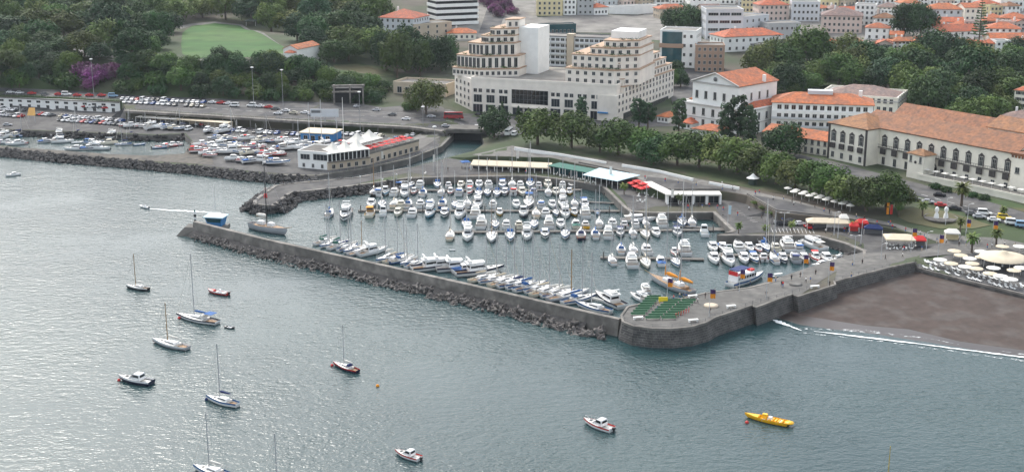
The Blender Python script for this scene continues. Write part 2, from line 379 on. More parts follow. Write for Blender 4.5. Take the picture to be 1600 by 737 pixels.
def sheet(name, px, m, off=.06, grid=6.0, label=None, pts=None, zfun=None):
    """a paved or planted area laid over the ground"""
    pl = pts or [G(x, y) for x, y in px]
    if not pts: pl = [Vector((p.x, p.y)) for p in pl]
    xs = [p.x for p in pl]; ys = [p.y for p in pl]
    v = [Vector((p.x, p.y)) for p in pl]; n = len(v)
    # densify outline
    vv = []
    for i in range(n):
        a, b = v[i], v[(i + 1) % n]; k = max(1, int((b - a).length / grid))
        vv += [a.lerp(b, j / k) for j in range(k)]
    n = len(vv); es = [(i, (i + 1) % n) for i in range(n)]
    x = min(xs) + grid / 2
    while x < max(xs):
        y = min(ys) + grid / 2
        while y < max(ys):
            if inside((x, y), vv): vv.append(Vector((x, y)))
            y += grid
        x += grid
    r = geometry.delaunay_2d_cdt(vv, es, [], 0, 1e-3)
    out = MB()
    out.v = [(q.x, q.y, (zfun(q.x, q.y) if zfun else hz(q.x, q.y)) + off) for q in r[0]]
    for f in r[2]:
        c = sum((r[0][i] for i in f), Vector((0, 0))) / 3
        if inside(c, vv[:n]):
            out.f.append(list(f)); out.m.append(0); out.sm.append(False)
    o = out.build(name, m); tag(o, kind='structure', label=label); return o

# ---- water
wm = MB(); wm.add([(-3000, -800, 0), (3000, -800, 0), (3000, 3200, 0), (-3000, 3200, 0)], [(0, 1, 2, 3)])
tag(wm.build('sea', M['water']), kind='structure', label='grey green sea with small wind ripples')

# ---- paved and planted areas
sheet('harbour_yard', [(-60,163),(0,164.5),(100,168),(190,173.5),(199,186),(330,194),(450,203),(560,210),(640,213),(688,216),(686,228),(640,246),(575,260),(496,273),(450,272),(388,267),(320,259),(302,250),(302,221),(290,208),(244,210),(109,205),(0,201),(-60,199)], M['quay'], label='grey tarmac yard of the old harbour')
sheet('avenue', [(-200,138.5),(0,148.4),(100,153),(190,158.5),(196,171.3),(320,178.3),(450,186.5),(560,192.5),(640,196.5),(700,205),(757,205),(780,215),(850,208),(960,200),(1060,197),(1050,186),(960,190),(860,187),(740,178),(690,167),(650,163),(600,168),(560,162),(510,160),(400,157),(200,149),(100,141),(0,137),(-200,127)], M['asphalt'], label='wide asphalt avenue above the harbour')
sheet('marina_quay', [(640,263),(700,247),(722,251),(746,255),(860,259),(903,270),(980,286),(996,301),(1038,312),(1128,312),(1150,315),(1166,319),(1208,339),(1298,347),(1398,364),(1446,378),(1470,380),(1434,394),(1390,400),(1350,406),(1349,393),(1320,381),(1278,369),(1120,368),(1144,361),(1114,332),(1025,333),(985,331),(976,325),(951,300),(940,290),(914,286),(880,281),(830,275),(689,277),(640,279),(537,292),(456,300),(428,321),(398,319),(411,303),(430,290),(460,286.5),(551,279)], M['quay'], label='dark grey quay paving round the marina')
sheet('pier_deck', [(1345,407),(1349,393.5),(1390,394),(1434,394),(1470,380),(1520,372),(1600,385),(1600,392),(1540,396),(1480,398),(1440,402),(1429,411),(1390,418.5),(1304,440),(1306,445),(1246,464),(1238,460),(1180,481),(1176,477),(1118,496),(1104,504),(1080,511),(1050,514),(1020,513.5),(990,510),(974,503.5),(971,494),(981,480.5),(1008,474.5),(1068,466.5),(1100,458.5),(1166,450.5)], M['pier'], off=.1, label='worn grey paving of the town pier')
sheet('beach_club_terrace', [(1433,413),(1480,399),(1600,393),(1760,430),(1760,503),(1600,460),(1500,436),(1436,419.5)], M['asphalt'], off=.14, label='grey paved terrace of the beach club')
sheet('arcade_roof_terrace', [(1006,289),(1012,276),(1080,286),(1150,297),(1150,301),(1128,298),(1040,298)], M['quay'], off=.16, label='dark roof terrace above the shop arcade')
sheet('upper_terrace', [(1172,305.5),(1200,309),(1300,331),(1300,339.5),(1214,330.5)], M['asphalt'], off=.16, label='dark empty terrace above the lower car park')
sheet('river_promenade', [(655,234),(702,207),(690,203.5),(662,206),(640,216),(625,226),(652,222)], M['pave'], off=.16, label='pale ramp along the river wall up to the bridge')
sheet('harbour_mole', [(-400,210),(-60,224.5),(41,231.5),(176,241.5),(239,243.5),(288,240.5),(300,221),(325,230),(335,258),(200,249.5),(100,241.5),(0,231.5),(-60,229),(-400,224)], M['mole'], off=.09, label='dark worn top of the old harbour breakwater')
sheet('promenade', [(738,242),(800,228),(900,243),(1010,262),(1100,282),(1190,302),(1300,330),(1400,350),(1450,365),(1560,372),(1600,380),(1600,392),(1470,380),(1446,371),(1400,356),(1300,340),(1214,331),(1168,305),(1150,301.5),(1128,298.5),(1040,298.5),(1004,288.5),(986,272.5),(905,256.5),(860,246.5),(750,243.5)], M['pave'], off=.1, label='pale paved upper promenade')
sheet('park_ground', [(830,214),(880,206),(960,206),(1060,205),(1180,225),(1300,258),(1420,300),(1435,318),(1330,322),(1190,298),(1100,279),(1010,259),(900,240),(835,228)], M['roughgrass'], label='shaded green strip under the promenade trees')
sheet('seafront_road', [(1395,277),(1450,290),(1600,332),(1760,370),(1760,402),(1600,358),(1500,330),(1440,308),(1380,290),(1250,258),(1180,240),(1180,228),(1300,252)], M['asphalt'], off=.1, label='asphalt seafront road past the palace')
sheet('road_verge', [(1440,288),(1600,322),(1700,345),(1760,369),(1600,331.5),(1450,291)], M['verge'], off=.13, label='green verge below the palace wall')
sheet('roundabout_lawn', [(1400,330),(1440,322),(1500,337),(1548,352),(1520,358),(1470,358),(1420,348),(1404,340)], M['verge'], off=.16, label='small lawn round the white monument')
sheet('park_lawn', [(285,52),(300,41),(335,37),(375,41),(410,54),(449,76),(447,86),(400,90),(340,89),(300,92),(285,85),(283,70)], M['grass'], off=.15, label='bright green park lawn')
sheet('lawn_path', [(400,90),(447,87),(452,80),(412,52),(378,39),(335,34.5),(298,38),(270,42),(283,46),(300,41),(335,37),(375,41),(410,54),(449,77),(446,84),(400,89)], M['pave'], off=.2, label='pale path round the lawn')
sheet('park_path', [(80,60),(100,58),(145,84),(190,88),(250,95),(330,93),(400,95),(470,98),(470,106),(400,104),(330,101),(250,101),(180,95),(135,89)], M['pave'], off=.12, label='pale path along the top of the cliff')
sheet('gravel_ground', [(848,50),(835,28),(1010,24),(1045,35),(1045,50),(960,52)], M['gravel'], off=.15, label='bare gravel ground behind the offices')
sheet('town_street', [(748,52),(768,-4),(790,-4),(790,20),(778,52)], M['asphalt'], off=.15, label='steep town street climbing inland')
sheet('town_paving', [(1048,152),(1062,108),(1180,112),(1188,128),(1205,150),(1196,205),(1100,200),(1062,196)], M['asphalt'], off=.1, label='paved yards between the ivory complex and the white buildings')
sheet('town_ground', [(1000,62),(1120,70),(1250,74),(1400,82),(1612,74),(1612,-14),(1300,-14),(1010,-14)], M['gravel'], off=.1, grid=9, label='grey streets between the hillside houses')
sheet('town_ground', [(705,66),(760,62),(845,52),(850,46),(838,24),(850,10),(1000,8),(1000,-12),(700,-12),(690,30)], M['gravel'], off=.1, grid=9, label='grey streets behind the complex')
sheet('slope_grass', [(520,102),(560,100),(615,108),(615,118),(570,125),(535,118)], M['verge'], off=.15, label='green slope beside the park')

# ---- beach: a sloping sheet into the sea
B = MB()
bx = [((1176,478),(1500,432)),((1180,482),(1500,437))]
top = [(1204,486,.1),(1222,480,.4),(1250,473,.8),(1312,454,1.3),(1392,427,1.8),(1436,419,2.1),(1500,437,2.1),(1600,461,2.1),(1800,514,2.1)]
bot = [(1206,496),(1222,503),(1246,512),(1290,518),(1370,526),(1450,540),(1520,549),(1600,560),(1800,600)]
wet = [(1208,490),(1230,489),(1262,494),(1300,500),(1350,508),(1420,514),(1500,533),(1600,547),(1800,585)]
def row(lst, z=None): return [P(c[0], c[1], c[2] if z is None else z) for c in lst]
def beach_sheet(name, a, b, m, off=0, sub=5, lab=None):
    q = MB(); vs = []
    n = len(a)
    for j in range(sub + 1):
        for i in range(n): vs.append(a[i].lerp(b[i], j / sub) + Vector((0, 0, off)))
    q.add(vs, [(j * n + i, (j + 1) * n + i, (j + 1) * n + i + 1, j * n + i + 1) for j in range(sub) for i in range(n - 1)], 0, True)
    o = q.build(name, m); tag(o, kind='structure', label=lab); return o
rt, rw, rb = row(top), row(wet, .35), row(bot, -.02)
beach_sheet('beach', rt, rw, M['sand'], lab='dark brown grey volcanic beach')
beach_sheet('wet_beach', rw, [p + (p - q) * .25 + Vector((0, 0, -.15)) for p, q in zip(rb, rw)], M['wetsand'], lab='wet dark sand at the waterline')
def ribbon(name, px, widths, m, z=.05, lab=None, jit=.25, kind='stuff', sub=8):
    q = MB(); pts = [P(x, y, z) for x, y in px]; L = []; Rr = []
    fine = []
    for i in range(len(pts) - 1):
        for j in range(sub): fine.append((pts[i].lerp(pts[i + 1], j / sub), widths[i] + (widths[i + 1] - widths[i]) * j / sub))
    fine.append((pts[-1], widths[-1]))
    for i, (p, wd) in enumerate(fine):
        d = fine[min(i + 1, len(fine) - 1)][0] - fine[max(i - 1, 0)][0]; nn = Vector((-d.y, d.x, 0)).normalized()
        a = wd * (1 + rnd.uniform(-jit, jit) * 2); b = wd * (1 + rnd.uniform(-jit, jit) * 2)
        L.append(p + nn * a / 2); Rr.append(p - nn * b / 2)
    n = len(L)
    q.add(L + Rr, [(i, n + i, n + i + 1, i + 1) for i in range(n - 1)])
    o = q.build(name, m); tag(o, kind=kind, label=lab); return o
def mat_foam():
    m = mat('broken foam', (.75, .78, .78), .8, .1, 1); t = m.node_tree; bs = t.nodes['Principled BSDF']
    tc = t.nodes.new('ShaderNodeTexCoord'); n = t.nodes.new('ShaderNodeTexNoise'); n.inputs['Scale'].default_value = .55; n.inputs['Detail'].default_value = 7; n.inputs['Roughness'].default_value = .7
    mr = t.nodes.new('ShaderNodeMapRange'); mr.inputs[1].default_value = .5; mr.inputs[2].default_value = .68; t.links.new(tc.outputs['Object'], n.inputs['Vector']); t.links.new(n.outputs['Fac'], mr.inputs[0]); t.links.new(mr.outputs[0], bs.inputs['Alpha']); return m
M['brokenfoam'] = mat_foam()
ribbon('foam_wash', [(1216,503),(1250,513),(1300,515),(1380,517),(1420,518),(1460,528),(1520,540),(1600,553)], [.5,1.2,1,4,7,3,1,1], M['brokenfoam'], .16, 'thin broken foam washing up the beach', .2)
ribbon('foam_wash', [(1250,519),(1320,526),(1400,536),(1500,550),(1620,566)], [.4,1,1.2,1,1], M['brokenfoam'], .07, 'broken foam just outside the surf line', .3)
ribbon('surf_foam', [(1208,499),(1216,502),(1232,508),(1252,516)], [.3,1.8,.9,.3], M['foam'], .12, 'short white breaking wave beside the pier')
ribbon('surf_foam', [(1272,517),(1300,520),(1340,525),(1390,531),(1440,537),(1500,545),(1550,551),(1620,560)], [.2,.6,1.0,.9,.6,.7,.9,.9], M['foam'], .12, 'thin white line of surf along the beach')

# ---- walls below the coast line, one thing per stretch
def skirt(name, idx, m, label, z1=ZQ, z0=-1.5, batter=1.0, cap=None, capw=1.2, cat='wall', lip=.3):
    """battered wall hung from the coast edge idx (list of points)"""
    q = MB(); n = len(idx)
    def nr(i):
        d = idx[min(i + 1, n - 1)] - idx[max(i - 1, 0)]; return Vector((d.y, -d.x, 0)).normalized()
    T = [Vector((p.x, p.y, p.z + z1 - ZQ)) + nr(i) * .02 for i, p in enumerate(idx)]
    Bt = [Vector((p.x, p.y, z0)) + nr(i) * batter for i, p in enumerate(idx)]
    q.add(T + Bt, [(i, i + 1, n + i + 1, n + i) for i in range(n - 1)])
    q.f = [f[::-1] for f in q.f]
    root = q.build(name, [m]); tag(root, label, cat)
    if cap:
        c = MB(); a = [p + nr(i) * .12 for i, p in enumerate(T)]; b = [p - nr(i) * capw for i, p in enumerate(T)]
        up = Vector((0, 0, lip))
        vs = [p - Vector((0, 0, .3)) for p in a] + [p + up for p in a] + [p + up for p in b] + [p for p in b]
        fs = []
        for k in range(3): fs += [(k * n + i, (k + 1) * n + i, (k + 1) * n + i + 1, k * n + i + 1) for i in range(n - 1)]
        c.add(vs, fs); c.build('coping', cap, root)
    return root
ix = {p: i for i, p in enumerate(coast_px)}
def seg(a, b): return coast[ix[a]:ix[b] + 1]
skirt('pier_wall', seg((1008,474), (1429,411)), M['stone'], 'dark stone sea wall of the rounded pier head and pier', z1=ZQ + .12, batter=1.2, cap=M['conc'], capw=.5, lip=.25)
skirt('terrace_wall', coast[ix[(1429,411)]:], M['stone'], 'dark wall holding the beach club terrace above the sand', z1=ZQ + .1, batter=.3, cap=M['conc'], capw=.5)
skirt('pier_wall', seg((1349,393), (1008,474)), M['concd'], 'inner quay wall of the pier facing the moored boats', cap=M['conc'], capw=.7, batter=.1, lip=.22)
skirt('quay_wall', seg((640,279), (976,325)), M['concd'], 'quay wall below the marina restaurants', cap=M['conc'], capw=1.1, batter=.1, lip=.2)
skirt('quay_wall', seg((976,325), (1144,361)), M['concd'], 'quay wall round the small dark inner basin', cap=M['conc'], capw=1.4, batter=.1, lip=.2)
skirt('quay_wall', seg((1144,361), (1349,393)), M['concd'], 'straight quay wall below the marina car park', cap=M['conc'], capw=1.6, batter=.1, lip=.2)
skirt('jetty_wall', seg((640,262), (640,279)), M['concd'], 'wall round the inner mole with its sloping end', cap=M['conc'], capw=1.3, batter=.6, lip=.25)
skirt('river_wall', seg((750,206), (640,262)), M['concd'], 'wall on the quay side of the river mouth', batter=.1)
skirt('river_wall', seg((440,274), (712,206)), M['concd'], 'curved wall of the river mouth below the pavilion', batter=.2, cap=M['conc'], capw=.8, lip=.2)
skirt('harbour_wall', seg((-500,212), (440,274)), M['concd'], 'rock armoured outer edge of the old harbour', batter=2.5)
skirt('harbour_wall', seg((-500,188), (-500,203)), M['concd'], 'inner edge of the old harbour basin', batter=.8)

# ---- painted lines on the roads and in the car parks
def lines(name, px, wd, label, dash=None, off=.2, m='white'):
    pts = [G(*c) for c in px]; q = MB(); 
    for i in range(len(pts)-1):
        a, b = pts[i], pts[i+1]; L = (b-a).length; t = (b-a).normalized(); n = Vector((t.y, -t.x, 0)) * wd/2; s = 0; st = dash or 3.0
        while s < L:
            e = min(L, s + (st*.5 if dash else st)); p, r = a + t*s, a + t*e
            vs = [p+n, r+n, r-n, p-n]; q.add([(v.x, v.y, hz(v.x, v.y)+off) for v in vs], [(0,1,2,3)]); s += st
    o = q.build(name, M[m]); tag(o, kind='structure', label=label); return o
M['paint'] = mat('worn road paint', (.5, .5, .48), .8, .3, .6)
lines('lane_marking', [(0,143.5),(190,153.5),(330,170),(450,178),(560,181),(660,186),(760,196)], .3, 'dashed white lane line of the avenue', 6, m='paint')
lines('lane_marking', [(330,165),(450,171),(560,174),(650,178)], .3, 'solid line of the avenue slip road', m='paint')
lines('lane_marking', [(1300,268),(1400,294),(1500,321),(1600,346)], .3, 'dashed white lane line of the seafront road', 6, m='paint')
lines('lane_marking', [(1300,275),(1400,300),(1500,328),(1600,355)], .25, 'edge line of the seafront road', m='paint')
for i, (x0, y0, x1, y1, dx, dy, n) in enumerate([(1205,357,1275,358,3,7,12),(1150,330,1180,350,8,0,7),(200,186,330,194,3,4,20),(100,178,190,184,3,4,16)]):
    q = MB()
    for k in range(n):
        t = k/n; a = G(x0+(x1-x0)*t, y0+(y1-y0)*t); b = G(x0+(x1-x0)*t+dx, y0+(y1-y0)*t+dy); d = (b-a).normalized(); nn = Vector((d.y,-d.x,0))*.08
        q.add([(v.x, v.y, hz(v.x, v.y)+.13) for v in (a+nn, b+nn, b-nn, a-nn)], [(0,1,2,3)])
    tag(q.build('bay_marking', M['paint']), kind='structure', label=['parking bay lines on the lower car park','parking bay lines beside the ramp','parking bay lines in the harbour yard','parking bay lines before the white stores'][i])
# ------------------------------------------------------------------ trees
def leafmat(name, c, c2=None, rand=.38):
    m = mat(name, c, .75, .42, .35, rand=rand, col2=c2, c2t=(.4, .6)); m.node_tree.nodes['Principled BSDF'].inputs['Specular IOR Level'].default_value = .25
    return m
M['leaf0'] = leafmat('leaf mid green', (.07, .118, .022), (.042, .085, .02))
M['leaf1'] = leafmat('leaf dark green', (.032, .074, .02), (.024, .056, .019))
M['leaf2'] = leafmat('leaf olive green', (.095, .122, .03), (.06, .098, .022))
M['leaf3'] = leafmat('leaf blue green', (.036, .075, .032), (.028, .058, .026))
M['leafp'] = leafmat('bougainvillea', (.2, .05, .16), (.09, .06, .07))
M['leafr'] = leafmat('flame flowers', (.3, .06, .03), (.09, .1, .03))
M['leafg'] = leafmat('silver grey leaf', (.19, .18, .13), (.15, .14, .1))
M['leafd'] = leafmat('dry frond', (.2, .15, .09), (.15, .11, .06))
M['bark'] = mat('bark', (.11, .085, .065), .95, .3, 2)
def crown_mesh(rx, rz_, zc, seed, m, nclump=26, nleaf=46, size=.75, squash=1.0, gap=.0, cone=0):
    r = random.Random(seed); q = MB()
    ga = math.pi * (3 - 5 ** .5)
    for i in range(nclump):
        u = 1 - 2 * (i + .5) / nclump; t = ga * i + r.uniform(-.5, .5)
        if u < -.75: continue
        s = math.sqrt(max(0, 1 - u * u)); k = r.uniform(.58, .98)
        if cone: wv = 1 - .9 * (u * .5 + .5)
        else: wv = 1
        c = Vector((math.cos(t) * s * rx * k * wv, math.sin(t) * s * rx * k * wv, zc + u * rz_ * k))
        if cone: c.x = math.cos(t) * rx * wv * r.uniform(.5, .95); c.y = math.sin(t) * rx * wv * r.uniform(.5, .95); c.z = zc + u * rz_
        cr = rx * r.uniform(.26, .42) * (wv if cone else 1) + .2
        for j in range(nleaf):
            d = Vector((r.gauss(0, 1), r.gauss(0, 1), r.gauss(0, 1) * .75)); d.normalize()
            if d.z < -.3 and r.random() < .6: d.z = -d.z
            p = c + d * cr * r.uniform(.75, 1.05) * Vector((1, 1, .8)).length / 1.62
            n = (d + Vector((r.uniform(-.7, .7), r.uniform(-.7, .7), r.uniform(-.2, .9)))).normalized()
            a = n.orthogonal().normalized(); b = n.cross(a); an = r.uniform(0, 6.28)
            a, b = a * math.cos(an) + b * math.sin(an), b * math.cos(an) - a * math.sin(an)
            sz = size * r.uniform(.5, 1.1)
            q.add([p - a * sz, p - b * sz * .55 + n * sz * .12, p + a * sz, p + b * sz * .55 - n * sz * .12], [(0, 1, 2, 3)])
    return q.mesh('crown', m)
def trunk_mesh(h, r0, rx, seed, bends=4):
    r = random.Random(seed); q = MB()
    q.tube((0, 0, -1), (0, 0, h * .55), r0 * 1.15, r0 * .75, 8)
    for i in range(bends):
        t = i * 6.28 / bends + r.uniform(-.4, .4); k = rx * r.uniform(.45, .7)
        q.tube((0, 0, h * (.42 + .03 * i)), (math.cos(t) * k * .5, math.sin(t) * k * .5, h * .7), r0 * .5, r0 * .32, 6)
        q.tube((math.cos(t) * k * .5, math.sin(t) * k * .5, h * .7), (math.cos(t) * k, math.sin(t) * k, h * .9), r0 * .32, r0 * .12, 5)
    return q.mesh('trunk', M['bark'])
TREES = {}
def mk_tree(key, crown, trunk, extra=None):
    root = empty('tree'); put('trunk', trunk, root); put('crown', crown, root)
    if extra: extra(root)
    KIDS[root.name] = list(root.children); proto(root); TREES[key] = root
# unit trees: about 10 m tall, crown radius 5
for i in range(4): mk_tree('round%d' % i, crown_mesh(5.2, 4.0, 5.2, 10 + i, M['leaf0'], 38, 105, .46), trunk_mesh(7.5, .38, 5, i))
for i in range(3): mk_tree('dark%d' % i, crown_mesh(5.2, 4.4, 4.9, 30 + i, M['leaf1'], 38, 100, .48), trunk_mesh(7.5, .38, 5, i))
for i in range(2): mk_tree('olive%d' % i, crown_mesh(5.2, 3.8, 5.2, 50 + i, M['leaf2'], 36, 95, .46), trunk_mesh(7.5, .35, 5, i))
for i in range(2): mk_tree('blue%d' % i, crown_mesh(5, 4.4, 5.2, 60 + i, M['leaf3'], 36, 95, .46), trunk_mesh(7.5, .35, 5, i))
for i in range(2): mk_tree('tall%d' % i, crown_mesh(2.4, 6.4, 8.0, 70 + i, M['leaf3'], 26, 56, .55), trunk_mesh(11, .3, 2.2, i))
mk_tree('bush0', crown_mesh(5, 2.6, 2.0, 80, M['leaf0'], 24, 60, .6), trunk_mesh(3, .3, 4, 1))
mk_tree('bush1', crown_mesh(5, 2.6, 2.0, 81, M['leaf1'], 24, 60, .6), trunk_mesh(3, .3, 4, 1))
mk_tree('purple', crown_mesh(5, 3.4, 3.0, 82, M['leafp'], 26, 64, .6), trunk_mesh(4, .3, 4, 1))
mk_tree('flame', crown_mesh(5, 3.2, 6.0, 83, M['leafr'], 26, 60, .6), trunk_mesh(7, .35, 5, 1))
mk_tree('silver', crown_mesh(4.5, 3.2, 3.6, 84, M['leafg'], 18, 50, .55), trunk_mesh(5, .3, 4, 1))
mk_tree('cypress', crown_mesh(2.6, 7.5, 8.2, 85, M['leaf1'], 34, 40, .5, cone=1), trunk_mesh(12, .3, .5, 1))
def palm_crown(seed, R_=3.6, n=26, dead=False, m='leaf2'):
    r = random.Random(seed); q = MB()
    for i in range(n):
        t = i * 2.399 + r.uniform(-.15, .15); el = R(72) - R(100) * (i / n) + r.uniform(-.1, .1); L = R_ * r.uniform(.85, 1.1)
        prev = None
        for s in range(6):
            u = s / 5; a = el - u * R(68)
            p = Vector((0, 0, 0)) if s == 0 else prev[0] + Vector((math.cos(t) * math.cos(a), math.sin(t) * math.cos(a), math.sin(a))) * L / 5
            w_ = .55 * math.sin(math.pi * min(1, .12 + u * .88)) + .04; sd = Vector((-math.sin(t), math.cos(t), 0))
            cur = (p, p + sd * w_ - Vector((0, 0, w_ * .45)), p - sd * w_ - Vector((0, 0, w_ * .45)))
            if prev: q.add([prev[0], prev[1], cur[1], cur[0], prev[2], cur[2]], [(0, 1, 2, 3), (4, 0, 3, 5)])
            prev = cur
    return q.mesh('fronds', M[m])
def mk_palm(key, h, r0, R_, n, skirt=False):
    root = empty('palm_tree'); q = MB()
    for i in range(8): q.tube((0.06*math.sin(i), 0, -.5 + h*i/8), (0.06*math.sin(i+1), 0, -.5 + h*(i+1)/8 + .5), r0 * (1.15 - .25*i/8), r0 * (1.0 - .25*i/8), 8)
    put('trunk', q.mesh('trunk', M['bark']), root)
    put('fronds', palm_crown(int(h*10), R_, n), root, (0, 0, h))
    if skirt:
        s = MB(); s.lathe([(.3, 0), (.9, .3), (1.0, 1.2), (.5, 2.2)], 9); put('dead_frond_skirt', s.mesh('skirt', M['leafd']), root, (0, 0, h - 2.2))
    KIDS[root.name] = list(root.children); proto(root); TREES[key] = root
mk_palm('palm', 6.5, .42, 3.9, 34); mk_palm('youngpalm', 3.6, .2, 2.3, 20); mk_palm('tallpalm', 12, .32, 3.0, 30, True)
# tall thin conifer with open whorls
root = empty('tree'); q = MB(); q.tube((0, 0, -1), (0, 0, 22), .35, .06, 7); put('trunk', q.mesh('trunk', M['bark']), root)
q = MB()
for k in range(15):
    z = 5 + k * 1.15; L = 3.6 * (1 - k / 17)
    for j in range(6):
        t = j * 1.047 + k * .5; e = Vector((math.cos(t) * L, math.sin(t) * L, z + .3)); q.tube((0, 0, z), e, .12, .28, 4)
put('crown', q.mesh('crown', M['leaf1']), root); KIDS[root.name] = list(root.children); proto(root); TREES['araucaria'] = root

def tree(key, px, py, crad, label, group=None, hs=1.0, z=None, name=None, cat='tree'):
    """crad: crown radius in photo pixels"""
    g = G(px, py); s = pxof(g)[2]; k = crad / s / 5.0 * (1.2 if group else rnd.uniform(1.0, 1.18))
    if key.startswith('tall') or key == 'cypress': k = crad / s / 2.5
    if 'palm' in key: k = crad / s / (2.3 if key == 'youngpalm' else 3.6)
    o = place(TREES[key], (g.x, g.y, g.z), rnd.uniform(0, 6.28), (k, k, k * hs), label, group, cat)
    o.name = name or ('palm_tree' if 'palm' in key else ('shrub' if 'bush' in key or key == 'purple' or key == 'silver' else 'tree'))
    return o
def pick(ks): return rnd.choice(ks)
BROAD = ['round0', 'round1', 'round2', 'round3', 'olive0', 'dark0']
def wood(poly, rad, keys, label, group, cat='tree', sep=.8, hs=1.0, tries=900, y0y1=None, hj=.2):
    """scatter trees through an area of ground outlined in the photograph, nearer ones larger as the lens has it"""
    got = []; xs = [p[0] for p in poly]; ys = [p[1] for p in poly]
    for _ in range(tries):
        x, y = rnd.uniform(min(xs), max(xs)), rnd.uniform(min(ys), max(ys))
        if not inside((x, y), poly) or (118 < x < 190 and y > 98 and y < 160): continue
        rr = rad * rnd.uniform(.75, 1.25)
        if any(abs(x - a) < (rr + c) * sep and abs(y - b) < (rr + c) * sep * .42 for a, b, c in got): continue
        got.append((x, y, rr))
    for x, y, rr in got: tree(pick(keys), x, y, rr, label, group, hs * rnd.uniform(1 - hj, 1 + hj), cat=cat)
    return len(got)

